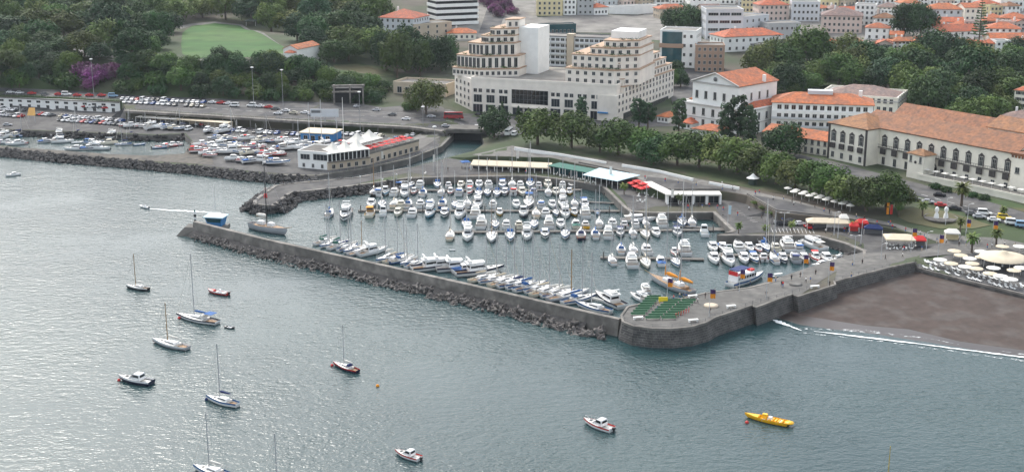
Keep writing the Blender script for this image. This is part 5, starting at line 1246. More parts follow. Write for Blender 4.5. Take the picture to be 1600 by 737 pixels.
def boat(key, bow, stern, label, group=None, cat='boat', fit=True, L0=None, z=0):
    a, b = P(bow[0], bow[1], z), P(stern[0], stern[1], z); c = (a + b) / 2; d = a - b
    root = BOATS[key]; L = max((ch.dimensions.x for ch in kids(root) if ch.name.startswith('hull')), default=8)
    k = d.length / L if fit else 1
    if fit: k = max(.45, min(1.8, k))
    return place(root, (c.x, c.y, z), math.atan2(d.y, d.x), k, label, group, cat)
bpy.context.view_layer.update()
DESC = {'s_white': 'white sailboat with blue sail cover', 's_yellow': 'white sailboat with yellow mast', 's_green': 'white sailboat with green sail cover', 's_plain': 'white sailboat with blue stripe', 's_big': 'large white sailing yacht with blue canopy', 's_navy': 'navy hulled sailboat', 's_cream': 'cream sailboat', 's_black': 'black hulled sailboat',
        's_grey': 'grey sailboat with wooden mast', 's_blue': 'blue hulled sailboat', 's_low': 'slim white sailboat', 'm_white': 'white cabin motorboat', 'm_blue': 'white motorboat with blue canopy', 'm_cover': 'white motorboat with cockpit cover', 'm_green': 'cream motorboat with green cover', 'm_fly': 'white flybridge cruiser',
        'm_fly2': 'large white flybridge cruiser', 'm_navy': 'navy hulled boat with white wheelhouse', 'm_wheel': 'white boat with upright wheelhouse', 'm_light': 'pale blue hulled cruiser', 'm_red': 'small motorboat with red canopy', 'm_cream': 'cream motorboat', 'm_yellow': 'yellow hulled motorboat', 'm_small': 'small white motorboat with red stripe',
        'm_cabin': 'navy hulled cabin boat', 'm_fish': 'wooden fishing boat with orange canopy', 'm_grey': 'grey motorboat', 'yacht': 'big white motor yacht', 'o_red': 'red open boat', 'o_white': 'white open boat', 'o_grey': 'small black dinghy', 'o_blue': 'blue open boat', 'o_tender': 'small white dinghy', 'o_wood': 'wooden open boat', 'o_boat': 'yellow open workboat'}
def pontoon(x0, y0, x1, y1, label, w_=2.2, z=.55):
    a, b = P(x0, y0, z), P(x1, y1, z); L = (b - a).length; rz = math.atan2(b.y - a.y, b.x - a.x)
    r = empty('pontoon', (a.x, a.y, 0), rz); tag(r, label, 'pontoon')
    MB().box(0, L, -w_/2, w_/2, .25, z).build('walkway', M['concd'], r)
    q = MB(); 
    for i in range(int(L / 4)): q.box(i*4 + .4, i*4 + 3.6, -w_/2 + .15, w_/2 - .15, -.25, .249)
    q.build('float_tank', M['gelg'], r)
    for i in range(int(L / 22) + 1):
        q = MB(); q.tube((i*22 + 1, -w_/2 - .25, -2), (i*22 + 1, -w_/2 - .25, 2.6), .2, n=8); q.build('mooring_pile', M['concd'], r)
    return r
def berth(xs, yp, side, keys, which, L=None, group=None):
    """boats lying along one side of a pontoon; side -1 = far side, 1 = near side; mooring bow-out or bow-in"""
    nm = 'near' if side > 0 else 'far'
    for i, x in enumerate(xs):
        key = keys[i % len(keys)] if not isinstance(x, tuple) else x[1]
        x = x[0] if isinstance(x, tuple) else x
        root = BOATS[key]; hl = [c for c in kids(root) if c.name.startswith('hull')][0].dimensions.x
        k = rnd.uniform(.95, 1.12); yp_ = yp(x) if callable(yp) else yp
        p = P(x, yp_, 0); c = Vector((p.x, p.y - side * (1.5 + hl * k / 2) , 0))
        bow_out = rnd.random() < (.62 if side > 0 else .5)
        if key[0] == 's': bow_out = rnd.random() < .5
        rz = (-R(90) if side > 0 else R(90)) if bow_out else (R(90) if side > 0 else -R(90))
        o = place(root, (c.x, c.y, 0), rz + rnd.uniform(-.07, .07), k, '%s, %s from west, %s side of %s pontoon' % (DESC[key], ORD[i], nm, which), 'boats berthed in the marina', 'boat')
        if key[0] != 's': o.rotation_euler.x = rnd.uniform(-.02, .02)
def add_boats():
    pontoon(592, 297, 908, 296, 'long northern pontoon nearest the restaurants'); pontoon(560, 328, 968, 329, 'second long pontoon of the marina, joined to the east quay')
    pontoon(698, 362, 1142, 358, 'third long pontoon reaching across the middle of the marina'); pontoon(938, 401, 1100, 404, 'short pontoon in the open water before the pier'); pontoon(1108, 397, 1335, 399, 'fourth pontoon beside the straight quay wall')
    pontoon(896, 290, 940, 291, 'narrow gangway at the northeast corner of the basin', 1.4); pontoon(905, 314, 962, 317, 'narrow gangway between the second pontoon and the east quay', 1.4); pontoon(1063, 353, 1140, 357, 'gangway across the mouth of the dark inner basin', 1.6)
    far1 = [600, 617, 636, 652, (668, 's_plain'), 683, 700, 716, (733, 'm_fly'), 748, 764, 779, (797, 'm_fly'), 812, (829, 's_plain'), 844, 866, 880, 897]
    k1 = ['m_white', 'm_blue', 's_plain', 'm_white', 's_white', 'm_small', 'm_cream', 'm_white', 'm_cover']
    berth([604, 622, 640, 655, 682, 700, 719, 733, (748, 'm_white'), 763, 785, 800, 813, 829, 842, 857, 880, 893], 297, -1, k1, 'northernmost')
    berth([(587, 's_black'), 595, (605, 'm_wheel'), (619, 'm_white'), (635, 'm_fly'), 648, (663, 's_white'), (691, 's_plain'), (705, 'm_small'), (719, 'm_blue'), (734, 'm_red'), (749, 's_white'), (762, 's_plain'), 777, (789, 'm_cover'), (803, 'm_red'), (816, 'm_cream'), (833, 'm_grey'), (856, 's_plain'), (868, 'm_cream'), 878, (889, 'm_yellow')], 297, 1, k1, 'northernmost')
    berth([577, 594, (613, 's_cream'), (625, 'm_cream'), (636, 's_white'), (655, 'm_white'), 671, (690, 's_blue'), (710, 's_plain'), 729, (746, 'm_fly'), (770, 'm_white'), (807, 'm_white'), (827, 's_big'), 846, (864, 'm_white'), (881, 'm_fly'), (899, 's_low'), 915], 328.5, -1, ['m_white', 's_plain', 'm_blue', 's_low'], 'second')
    berth([(519, 's_white'), (545, 'm_fly2'), (582, 'm_fish'), (601, 'm_wheel'), (624, 'm_cream'), (647, 'm_white'), (673, 'm_light'), (696, 'm_cover'), (720, 'm_fly'), (744, 'm_fly'), (781, 'm_yellow'), (818, 'm_navy'), (837, 's_cream'), (852, 'm_white'), (868, 's_low'), (882, 'm_fly'), (896, 'm_yellow'), (912, 'm_fly'), (932, 'o_blue')], 328.5, 1, ['m_white'], 'second')
    y3 = lambda x: 362 - (x - 698) * 4 / 444
    berth([(728, 's_white'), (752, 'm_fly'), (773, 's_plain'), (791, 'm_white'), (811, 'm_cream'), (835, 's_plain'), (858, 'm_fly'), (877, 'm_white'), (901, 'm_green'), (916, 'm_yellow'), (938, 's_plain'), (959, 'm_white'), (977, 'm_small'), (995, 'm_white'), (1012, 's_low'), (1037, 'm_fly'), (1070, 's_white'), (1085, 's_plain')], y3, -1, ['m_white'], 'third')
    berth([(705, 's_cream'), (732, 'm_fly'), (769, 's_grey'), (797, 's_white'), (823, 'm_fly'), (851, 'm_cover'), (882, 's_plain'), (906, 's_navy'), (928, 's_white'), (948, 'm_fly'), (967, 'm_grey'), (986, 's_plain'), (1005, 's_cream'), (1022, 'm_white'), (1055, 'm_grey'), (1096, 'm_wheel')], y3, 1, ['m_white'], 'third')
    y4 = lambda x: 401 + (x - 938) * 3 / 162
    berth([(973, 's_white'), (992, 's_plain'), (1013, 'm_white'), (1057, 'm_small'), (1073, 'm_fly')], y4, -1, ['m_white'], 'short')
    berth([(954, 's_plain'), (983, 'm_fly'), (1005, 's_cream'), (1029, 'm_cover'), (1052, 's_plain')], y4, 1, ['m_white'], 'short')
    berth([1119, (1134, 'm_cover'), (1159, 'm_white'), 1176, (1190, 'm_small'), (1202, 's_white'), (1217, 'm_cream'), (1236, 'm_fly'), 1254], 398, -1, ['m_white', 's_plain', 'm_blue'], 'fourth')
    berth([(1111, 'm_white'), (1132, 'm_fly'), (1157, 'm_white'), (1173, 'm_blue'), (1188, 'm_small'), (1203, 's_low'), (1217, 'm_cover'), (1235, 'm_grey'), (1250, 'm_white'), (1268, 'm_red'), (1284, 'm_white')], 398, 1, ['m_white'], 'fourth')
    # alongside the north quay
    for (k, b_, s_, lab) in [('m_fly2', (640,281), (677,280), 'white cruiser moored alongside the quay at the west end'), ('o_tender', (676,285), (687,284.5), 'white tender beside the quay'), ('s_plain', (685,281), (716,280), 'white sailboat lying along the quay before the awning'), ('m_yellow', (731,281), (758,281), 'cream and yellow motorboat lying along the quay'),
                             ('m_blue', (768,280), (790,280), 'white motorboat with blue canopy lying along the quay'), ('m_small', (797,279), (820,280), 'white motorboat lying along the quay before the cafe terrace'), ('yacht', (1022,345), (968,347), 'big white motor yacht at the corner of the east quay'),
                             ('s_plain', (1085,350), (1050,351), 'white sailboat at the mouth of the dark inner basin'), ('o_tender', (702,391), (712,391), 'tiny white dinghy drifting below the third pontoon'), ('m_fly', (1237,381), (1262,384), 'white cruiser lying by the rocky corner of the basin'), ('m_small', (1212,376), (1230,375), 'small white boat lying against the straight quay wall'),
                             ('o_tender', (1214,377), (1222,377), 'white tender behind the fourth pontoon'), ('m_white', (1268,418), (1296,413), 'white motorboat tied to the pier beside its lamp post'), ('m_light', (1297,408), (1320,405), 'pale blue and white boat tied to the pier corner'), ('o_tender', (1206,433), (1216,432), 'small dinghy tied to the pier behind the tour boat'),
                             ('yacht', (1245,376), (1290,394), 'long white yacht lying obliquely by the rocky corner')]:
        boat(k, b_, s_, lab)
    # stern-to along the outer breakwater
    X = [('s_green',487,376),('s_plain',497,380),('s_green',508,382),('s_low',521,386),('s_plain',531,388),('s_grey',541,392),('m_fly',560,393),('s_plain',585,402),('s_cream',597,404),('s_blue',607,405),('s_plain',618,408),('s_plain',629,412)]
    for i, (k, x, y) in enumerate(X):
        a = P(x, y + 9, 0); b = a + Vector((7.5, 8.5, 0)); o = place(BOATS[k], ((a.x+b.x)/2, (a.y+b.y)/2, 0), math.atan2(8.5, 7.5) + rnd.uniform(-.2, .2) + (math.pi if i % 3 == 1 else 0), rnd.uniform(.85, 1.1), '%s, %s from the kiosk along the breakwater' % (DESC[k], ORD[i]), 'boats moored to the breakwater', 'boat')
    X = [('m_fly2',652,414),('m_fly',668,413),('m_fly2',689,415),('m_cover',706,418),('m_fly2',722,421),('s_cream',731,434),('s_plain',747,437),('s_cream',762,440),('s_plain',775,443),('s_low',789,446),('s_white',803,448),('s_plain',815,452),('s_cream',829,455),('s_plain',845,459),('s_grey',862,462),('s_white',880,468)]
    for i, (k, x, y) in enumerate(X):
        a = P(x, y + 8, 0); d = Vector((9, 6.5, 0)) if i > 4 else Vector((9, 2.5, 0)); b = a + d
        place(BOATS[k], ((a.x+b.x)/2, (a.y+b.y)/2, 0), math.atan2(d.y, d.x) + rnd.uniform(-.16, .16), rnd.uniform(.95, 1.15), '%s, %s of the eastern breakwater group' % (DESC[k], ORD[i]), 'boats moored to the breakwater', 'boat')
    boat('s_plain', (902,478), (957,491), 'white sailboat tied to the breakwater just before the pier head'); boat('m_fly2', (932,463), (975,484), 'large white motorboat under the pier head seats'); boat('m_fly', (986,462), (1015,475), 'white cruiser moored at the pier head corner')
    boat('m_fly', (1003,448), (1013,460), 'white cruiser behind another one at the pier head corner')
    # schooner near the kiosk and the two-master by the pier
    mast_ship('s1', (446,367), (390,355), 15, 'gelg', 'grey sailing ship with tall dark mast near the breakwater kiosk', None)
    mast_ship('s2', (1018,437), (1084,462), 22, 'gelg', 'grey hulled tall ship with orange furled sails crowded beside the pier', 'orangec')
    tour_boat((1198,430), (1130,452))
    # anchored outside
    boat('s_black', (198,449), (234,454), 'small black hulled sailboat anchored west of the red boat'); boat('o_red', (326,456), (358,461), 'red open boat anchored off the breakwater'); boat('s_big', (278,495), (343,507), 'large white sailing yacht with blue sail cover anchored off the breakwater')
    boat('o_grey', (350,511), (365,513), 'small black dinghy floating behind the large anchored yacht'); boat('s_grey', (240,534), (296,547), 'grey hulled sailboat with pale deck anchored nearest the large yacht'); boat('m_cabin', (188,593), (240,601), 'navy hulled cabin boat with white cabin anchored furthest west')
    boat('s_low', (324,624), (374,636), 'white sailboat with navy sail cover anchored alone'); boat('s_navy', (522,570), (561,583), 'navy and red hulled sailboat anchored alone in mid water'); boat('s_plain', (304,733), (362,748), 'white sailboat cut by the lower edge of the view')
    boat('m_small', (619,708), (658,720), 'small white motorboat with dark stripe and outboard engine'); boat('m_small', (914,660), (959,675), 'white double ended cabin boat with wooden rail and red hatch').name = 'cabin_boat'; boat('o_boat', (1166,651), (1234,665), 'bright yellow open workboat')
    boat('m_white', (9,276), (33,273), 'white motorboat anchored beside the old harbour rocks', fit=True); boat('o_white', (219,323), (233,326), 'small speedboat trailing a long pale wake')
    boat('s_blue', (405,778), (478,796), 'sailboat below the view of which only the mast shows'); boat('s_yellow', (1352,786), (1430,804), 'sailboat below the view whose yellowish mast shows')
    ribbon('wake_foam', [(233,326),(262,328),(300,330),(345,333)], [.5,1.1,1.5,1.0], M['foam'], .06, 'pale wake of the speedboat', .4)
    for x, y, m_, lab in [(280,497,'red','orange mooring buoy at the bow of the large yacht'),(241,531,'red','orange buoy at the bow of the grey sailboat'),(186,594,'red','red buoy at the bow of the navy cabin boat'),(519,571,'red','red fender buoy at the bow of the navy sailboat'),(590,603,'orangec','tiny orange buoy alone in the water'),(1167,660,'red','red float beside the yellow workboat'),(1170,372+5,'red','red buoy before the straight quay wall'),(323,624,'navyc','dark buoy at the bow of the lone white sailboat')]:
        p = P(x, y, 0); q = MB(); q.lathe([(.05, -.3), (.38, -.1), (.42, .15), (.3, .4), (.08, .52)], 10); o = q.build('buoy', M[m_], None, (p.x, p.y, 0)); tag(o, lab, 'buoy')
def mast_ship(key, bow, stern, L, hull, lab, sailm):
    root = begin('sailing_ship'); Bm = L * .26; H = 1.9
    hl, d, c = mk_hull(L, Bm, H, M[hull], M[hull], open_to=.2, stern=.6, fine=2.0, rake=.08)
    hl[0].build('hull', hl[1], root); d.build('deck', M['teak'], root); c.build('cockpit', M['teak'], root)
    for x0, x1 in ((-L*.25, -L*.08), (L*.05, L*.2)): cabin_loft(x0, x1, Bm*.22, Bm*.2, H, H+1.1, rake_f=.2).build('deckhouse', M['gel'], root)
    ms = [(L*.16, L*1.25), (-L*.2, L*1.15)] if sailm else [(0, L*1.3)]
    for x, h in ms:
        MB().tube((x, 0, H), (x, 0, H+h), .2, .1, 8).build('mast', M['alu'] if sailm else M['gelk'], root)
        MB().tube((x, 0, H+2.4), (x-L*.3, 0, H+2.3), .12, n=6).build('boom', M['woodm'], root)
        q = MB(); q.loft([[(x - .3 - i*L*.28/4, math.cos(a)*r_, H+2.8+math.sin(a)*r_*1.6) for a in [j*1.0472 for j in range(6)]] for i, r_ in enumerate((.3, .5, .42, .35, .15))]); q.build('furled_sail', M[sailm or 'whitec'], root)
        if sailm: MB().tube((x+.25, 0, H+2.0), (x+.25, 0, H+5.5), .4, .2, 8).build('hoisted_sail', M[sailm], root)
    MB().tube((L*.5, 0, H*1.1), (L*.72, 0, H*1.5), .14, .07, 6).build('bowsprit', M['woodm'], root)
    q = MB(); top = ms[0]; q.tube((L*.7, 0, H*1.5), (top[0], 0, H+top[1]*.97), .03, n=3); q.tube((-L*.5, 0, H), (ms[-1][0], 0, H+ms[-1][1]), .03, n=3)
    for x, h in ms:
        for s in (-1, 1): q.tube((x-.6, s*Bm*.48, H), (x, 0, H+h*.8), .03, n=3); q.tube((x+.6, s*Bm*.48, H), (x, 0, H+h*.8), .03, n=3)
    q.build('rigging', M['metal'], root)
    q = MB(); rail(q, L, Bm, H, -L*.45, L*.5, .8); q.build('guard_rail', M['metal'], root)
    a, b = P(*bow), P(*stern); c = (a+b)/2; d = a-b; root.location = (c.x, c.y, 0); root.rotation_euler.z = math.atan2(d.y, d.x); k = d.length / (L*1.05); root.scale = (k, k, k); tag(root, lab, 'ship')
def tour_boat(bow, stern):
    root = begin('tour_boat'); L, Bm, H = 18, 4.8, 1.7
    hl, d, c = mk_hull(L, Bm, H, M['gel'], M['gelb'], open_to=.12, stern=.85, fine=2.6, rake=.06)
    hl[0].build('hull', hl[1], root); d.build('deck', M['deck'], root); c.build('cockpit', M['deck'], root)
    cabin_loft(-L*.4, L*.22, Bm*.44, Bm*.36, H, H+2.1, rake_f=.5).build('cabin', M['gel'], root)
    for s in (-1, 1):
        for i in range(7):
            x = -L*.36 + i*1.45; MB().add([(x, s*(Bm*.42+.045), H+.75), (x+1.0, s*(Bm*.415+.045), H+.75), (x+1.25, s*(Bm*.4+.05), H+1.6), (x+.25, s*(Bm*.405+.05), H+1.6)], [(0, 1, 2, 3)]).build('window', M['glass'], root)
    MB().box(-L*.38, L*.0, -Bm*.42, Bm*.42, H+3.9, H+4.05).build('upper_canopy', M['navyc'], root)
    q = MB(); [q.tube((x, s*Bm*.4, H+2.1), (x, s*Bm*.4, H+3.9), .05, n=5) for x in (-L*.37, -L*.18, 0) for s in (-1, 1)]; q.build('canopy_post', M['gel'], root)
    MB().box(-L*.39, -L*.385, -Bm*.4, Bm*.4, H+2.15, H+3.6).build('red_banner', M['redc'], root)
    MB().box(-L*.38, -L*.2, -Bm*.43, -Bm*.425, H+2.3, H+3.1).build('side_cloth', M['redc'], root)
    MB().box(L*.1, L*.2, -1.0, 1.0, H+2.12, H+2.7).build('life_raft', M['redc'], root)
    q = MB(); rail(q, L, Bm, H, L*.1, L*.5, .8); q.build('guard_rail', M['metal'], root)
    a, b = P(*bow), P(*stern); c = (a+b)/2; d = a-b; root.location = (c.x, c.y, 0); root.rotation_euler.z = math.atan2(d.y, d.x); root.scale = (.85, .85, .85); tag(root, 'white two deck tour boat with navy canopy and red cloths beside the pier', 'tour boat')
# ------------------------------------------------------------------ cars, people, street furniture
CARS = {}
def mk_car(key, col, L=4.3, W=1.75, H=1.45, van=False, bus=False):
    m = mat('car paint ' + key, col, .25, .03, 1, spec=.5)
    r = empty('van' if van else ('truck' if bus else 'car')); q = MB()
    z0, zb = .35, (.95 if not (van or bus) else 1.05)
    hw = W / 2
    sec = lambda x, w_, a, b: [(x, w_*.92, a), (x, w_, a + .2), (x, w_, b - .12), (x, w_*.93, b), (x, -w_*.93, b), (x, -w_, b - .12), (x, -w_, a + .2), (x, -w_*.92, a)]
    q.loft([sec(-L/2, hw*.88, z0+.08, zb*.92), sec(-L/2+.2, hw, z0-.05, zb), sec(L*.2, hw, z0-.05, zb), sec(L/2-.25, hw*.97, z0-.05, zb*.84 if not bus else zb), sec(L/2, hw*.8, z0+.1, zb*.68 if not bus else zb)], 0, False)
    q.build('body', m, r)
    x0, x1 = (-L*.47, L*.3) if van else ((-L*.48, L*.46) if bus else (-L*.36, L*.2))
    rf, rb = (.7, .1) if van else ((.05, .02) if bus else (.95, .6))
    cabin_loft(x0, x1, hw*.93, hw*.93, zb-.01, H, rake_f=rf, rake_b=rb, top=.86).build('cabin', m, r)
    win_band(x0, x1, hw*.93, hw*.93, zb-.01, H, rf, rb, .2 if not bus else .45, .82).build('window', M['glass'], r)
    wm = MB().tube((0, -.11, 0), (0, .11, 0), .32 if not bus else .45, n=10).mesh('wheel', M['tyre'])
    for sx in (-1, 1):
        for sy in (-1, 1): put('wheel', wm, r, (sx*L*.31, sy*(hw-.08), .32 if not bus else .45))
    KIDS[r.name] = list(r.children); proto(r); CARS[key] = r
for k, c in dict(white=(.75,.75,.75), silver=(.4,.41,.43), red=(.45,.02,.02), black=(.02,.02,.025), blue=(.03,.08,.25), beige=(.5,.46,.36), green=(.03,.1,.07), grey=(.12,.125,.13)).items(): mk_car(k, c)
mk_car('white van', (.78,.78,.76), 4.9, 1.9, 2.1, van=True); mk_car('yellow van', (.75,.55,.05), 4.7, 1.85, 1.95, van=True); mk_car('blue van', (.25,.4,.55), 4.9, 1.9, 2.1, van=True); mk_car('red bus', (.3,.03,.035), 9.5, 2.5, 3.3, bus=True); mk_car('white truck', (.7,.7,.68), 7, 2.3, 3.0, bus=True)
def car(key, px, py, hd, label, group=None, z=None):
    g = G(px, py); cat = 'van' if 'van' in key else ('bus' if 'bus' in key else ('truck' if 'truck' in key else 'car'))
    o = place(CARS[key], (g.x, g.y, g.z + .12), R(hd), None, label, group, cat); o.name = cat; return o
def carrow(p0, p1, n, hd, where, mix=None, skip=0, vanp=.1, group=None):
    ks = mix or ['white', 'white', 'silver', 'white', 'silver', 'grey', 'red', 'blue', 'black', 'beige', 'white', 'silver']; k_ = 0
    for i in range(n):
        if rnd.random() < skip: continue
        t = (i + .5) / n; key = rnd.choice(ks) if rnd.random() > vanp else 'white van'
        car(key, p0[0] + (p1[0]-p0[0])*t, p0[1] + (p1[1]-p0[1])*t, hd + rnd.uniform(-5, 5) + (180 if rnd.random() < .4 else 0), '%s%s, %s from the west in %s' % (key, '' if 'van' in key else ' car', ORD[k_], where), group or 'parked cars'); k_ += 1
PEOPLE = []
def mk_person(i, top, legs, pose):
    me = bpy.data.meshes.new('person'); V = []; E = []; RD = []
    def n(p, r, par=None):
        V.append(p); RD.append(r)
        if par is not None: E.append((par, len(V)-1))
        return len(V)-1
    pel = n((0, 0, .95), .15); sp = n((0, 0, 1.2), .135, pel); ch = n((0, 0, 1.4), .16, sp); nk = n((0, 0, 1.52), .06, ch); hd = n((0, .0, 1.66), .105, nk); n((0, 0, 1.74), .08, hd)
    st = .22 if pose == 'walk' else .04
    for s in (-1, 1):
        h = n((s*.1, 0, .88), .1, pel); k = n((s*.11, s*st*.5 + .02, .5), .07, h); a = n((s*.11, s*st - .03, .09), .05, k); n((s*.12, s*st + .13, .04), .045, a)
        sh = n((s*.19, 0, 1.42), .07, ch); e = n((s*.26, -s*st*.5, 1.14), .05, sh); wv = n((s*.27, -s*st*.5 + .12, .92), .035, e); n((s*.27, -s*st*.5 + .16, .83), .04, wv)
    me.from_pydata(V, E, []); o = bpy.data.objects.new('person', me); COL.objects.link(o)
    md = o.modifiers.new('s', 'SKIN')
    for j, r_ in enumerate(RD): me.skin_vertices[0].data[j].radius = (r_, r_)
    me.skin_vertices[0].data[0].use_root = True
    o.modifiers.new('d', 'SUBSURF').levels = 1
    bpy.context.view_layer.update(); dg = bpy.context.evaluated_depsgraph_get(); m2 = bpy.data.meshes.new_from_object(o.evaluated_get(dg)); bpy.data.objects.remove(o)
    for m_ in (M['skin'], top, legs): m2.materials.append(m_)
    for p in m2.polygons:
        z = p.center.z; p.material_index = 2 if .12 < z < .98 and abs(p.center.x) < .22 else (1 if .98 <= z < 1.5 and abs(p.center.x) < .29 and not (abs(p.center.x) > .22 and z < 1.15) else 0); p.use_smooth = True
    r = put('person', m2); q = MB(); q.lathe([(.03, 1.79), (.1, 1.77), (.125, 1.7), (.115, 1.63)], 8, c=(0, -.015)); hr = q.build('hair', M['hair'], r); KIDS[r.name] = [hr]; proto(r); PEOPLE.append(r)
CL_ = {'white': M['white'], 'red': M['redc'], 'blue': M['bluec'], 'dark': M['gelk'], 'cream': M['creamc']}
PDEF = [('white', 'dark', 'walk'), ('red', 'blue', 'walk'), ('blue', 'cream', 'stand'), ('dark', 'dark', 'walk'), ('cream', 'blue', 'stand')]
for i, (a, b, c) in enumerate(PDEF): mk_person(i, CL_[a], CL_[b], c)
def person(i, px, py, label, z=0):
    g = G(px, py); return place(PEOPLE[i], (g.x, g.y, g.z + .1 + z), rnd.uniform(0, 6.28), rnd.uniform(.95, 1.05), label, None, 'person')
def pole(name, px, py, h, label, arm=0, m='pole', head='lamp', r=.12, gz=None, cat='street lamp', dbl=False):
    g = G(px, py) if gz is None else P(px, py, gz); rt = empty(name, (g.x, g.y, g.z)); tag(rt, label, cat)
    MB().tube((0, 0, 0), (0, 0, h), r, r*.6, 8).build('pole', M[m], rt)
    if head == 'lamp':
        for s in ((-1, 1) if dbl else (1,)):
            am_ = MB().tube((0, 0, h), (s*arm, 0, h+.25), .06, n=6).build('arm', M[m], rt); q = MB(); q.loft([[(s*arm-.1, -.14, h+.2), (s*arm-.1, .14, h+.2), (s*arm-.1, .14, h+.32), (s*arm-.1, -.14, h+.32)], [(s*arm+s*.75, -.1, h+.24), (s*arm+s*.75, .1, h+.24), (s*arm+s*.75, .1, h+.32), (s*arm+s*.75, -.1, h+.32)]], 0, False); q.build('lamp_head', M['white'], am_)
    if head == 'ring':
        q = MB(); q.lathe([(.2, h-.2), (.8, h), (.85, h+.2), (.3, h+.4)], 12); q.build('lamp_crown', M['white'], rt)
    return rt
def flag(px, py, topy, label, lamp=False, m='pole'):
    g = G(px, py); s = pxof(g)[2]; h = (py - topy) / (s * .966)
    rt = pole('flagpole', px, py, h, label, cat='flagpole', head=None, r=.09)
    q = MB(); fw, fh = 1.3, 2.4; n = 6
    for part, (za, zb, mm) in enumerate(((fh/2, fh, 'purplec'), (0, fh/2, 'orangec'))):
        q = MB(); vs = []
        for j in range(n+1):
            x = .1 + fw*j/n; y = .18*math.sin(j*1.3 + px); vs += [(x, y, h-.2-fh+za - .1*j/n), (x, y, h-.2-fh+zb - .1*j/n)]
        q.add(vs, [(2*j, 2*j+2, 2*j+3, 2*j+1) for j in range(n)]); q.add([(v[0], v[1]+.02, v[2]) for v in vs], [(2*j+1, 2*j+3, 2*j+2, 2*j) for j in range(n)]); q.build('purple_cloth' if part == 0 else 'orange_cloth', M[mm], rt)
    return rt
SH = {}
def mk_parasol(key, m, r=1.6, h=2.5, sq=False, rise=.55):
    rt = empty('parasol'); MB().tube((0, 0, 0), (0, 0, h+rise), .05, n=6).build('pole', M['white'], rt)
    q = MB(); n = 4 if sq else 10; of = math.pi/4 if sq else 0; R1 = r*1.25 if sq else r
    ring = [(math.cos(of+i*2*math.pi/n)*R1, math.sin(of+i*2*math.pi/n)*R1, h) for i in range(n)]; low = [(x, y, z-.18) for x, y, z in ring]
    q.add([(0, 0, h+rise)] + ring + low, [(0, 1+i, 1+(i+1) % n) for i in range(n)] + [(1+i, 1+n+i, 1+n+(i+1) % n, 1+(i+1) % n) for i in range(n)]); q.build('canopy', M[m], rt)
    MB().lathe([(.3, 0), (.3, .12), (.08, .15)], 8).build('base', M['conc'], rt); KIDS[rt.name] = list(rt.children); proto(rt); SH[key] = rt
mk_parasol('white', 'whitec', 2.3, 2.4); mk_parasol('cream', 'creamc', 2.3, 2.4); mk_parasol('red', 'redc', 1.7, 2.4, True); mk_parasol('blue', 'bluec', 2.0, 2.4, True); mk_parasol('sq', 'whitec', 1.25, 2.3, True, .35); mk_parasol('pinkish', 'whitec', 1.4, 2.3, False)
rt = empty('chair'); q = MB(); q.box(-.28, .28, -.28, .28, .4, .46); q.build('seat', M['white'], rt); q = MB(); q.box(-.28, .28, .25, .3, .461, .95); q.build('backrest', M['white'], rt)
for sx in (-1, 1):
    for sy in (-1, 1): MB().tube((sx*.25, sy*.25, 0), (sx*.24, sy*.24, .4), .025, n=4).build('leg', M['white'], rt)
KIDS[rt.name] = list(rt.children); proto(rt); SH['chair'] = rt
rt = empty('sun_lounger'); q = MB(); q.box(-.33, .33, -.95, .35, .3, .38); q.build('seat', M['white'], rt); q = MB(); q.add([(-.33, .35, .3), (.33, .35, .3), (.33, .95, .75), (-.33, .95, .75), (-.33, .35, .38), (.33, .35, .38), (.33, .92, .82), (-.33, .92, .82)], [(0,3,2,1),(4,5,6,7),(0,1,5,4),(1,2,6,5),(2,3,7,6),(3,0,4,7)]); q.build('backrest', M['white'], rt)
for sx in (-1, 1):
    for y in (-.8, .3): MB().box(sx*.3-.03, sx*.3+.03, y-.03, y+.03, 0, .3).build('leg', M['white'], rt)
KIDS[rt.name] = list(rt.children); proto(rt); SH['lounger'] = rt
rt = empty('bench'); q = MB(); q.box(-1.9, 1.9, -.28, .28, .42, .5); q.build('seat', M['seatg'], rt); q = MB(); q.box(-1.9, 1.9, .26, .34, .5, .95); q.build('backrest', M['seatg'], rt)
for sx in (-1.6, 1.6): MB().box(sx-.05, sx+.05, -.25, .3, 0, .42).build('leg', M['dgrey'], rt)
KIDS[rt.name] = list(rt.children); proto(rt); SH['bench'] = rt
rt = empty('bench'); q = MB(); q.box(-1.0, 1.0, -.3, .3, .4, .52); q.build('seat', M['white'], rt)
for sx in (-.8, .8): MB().box(sx-.12, sx+.12, -.25, .25, 0, .4).build('leg', M['white'], rt)
KIDS[rt.name] = list(rt.children); proto(rt); SH['wbench'] = rt
def prop(key, px, py, label, group=None, cat=None, rz=None, z=0, sc=None):
    g = G(px, py); return place(SH[key], (g.x, g.y, g.z + .12 + z), rnd.uniform(0, 6.28) if rz is None else rz, sc, label, group, cat or ('parasol' if key in ('white', 'cream', 'red', 'blue', 'sq', 'pinkish') else key))

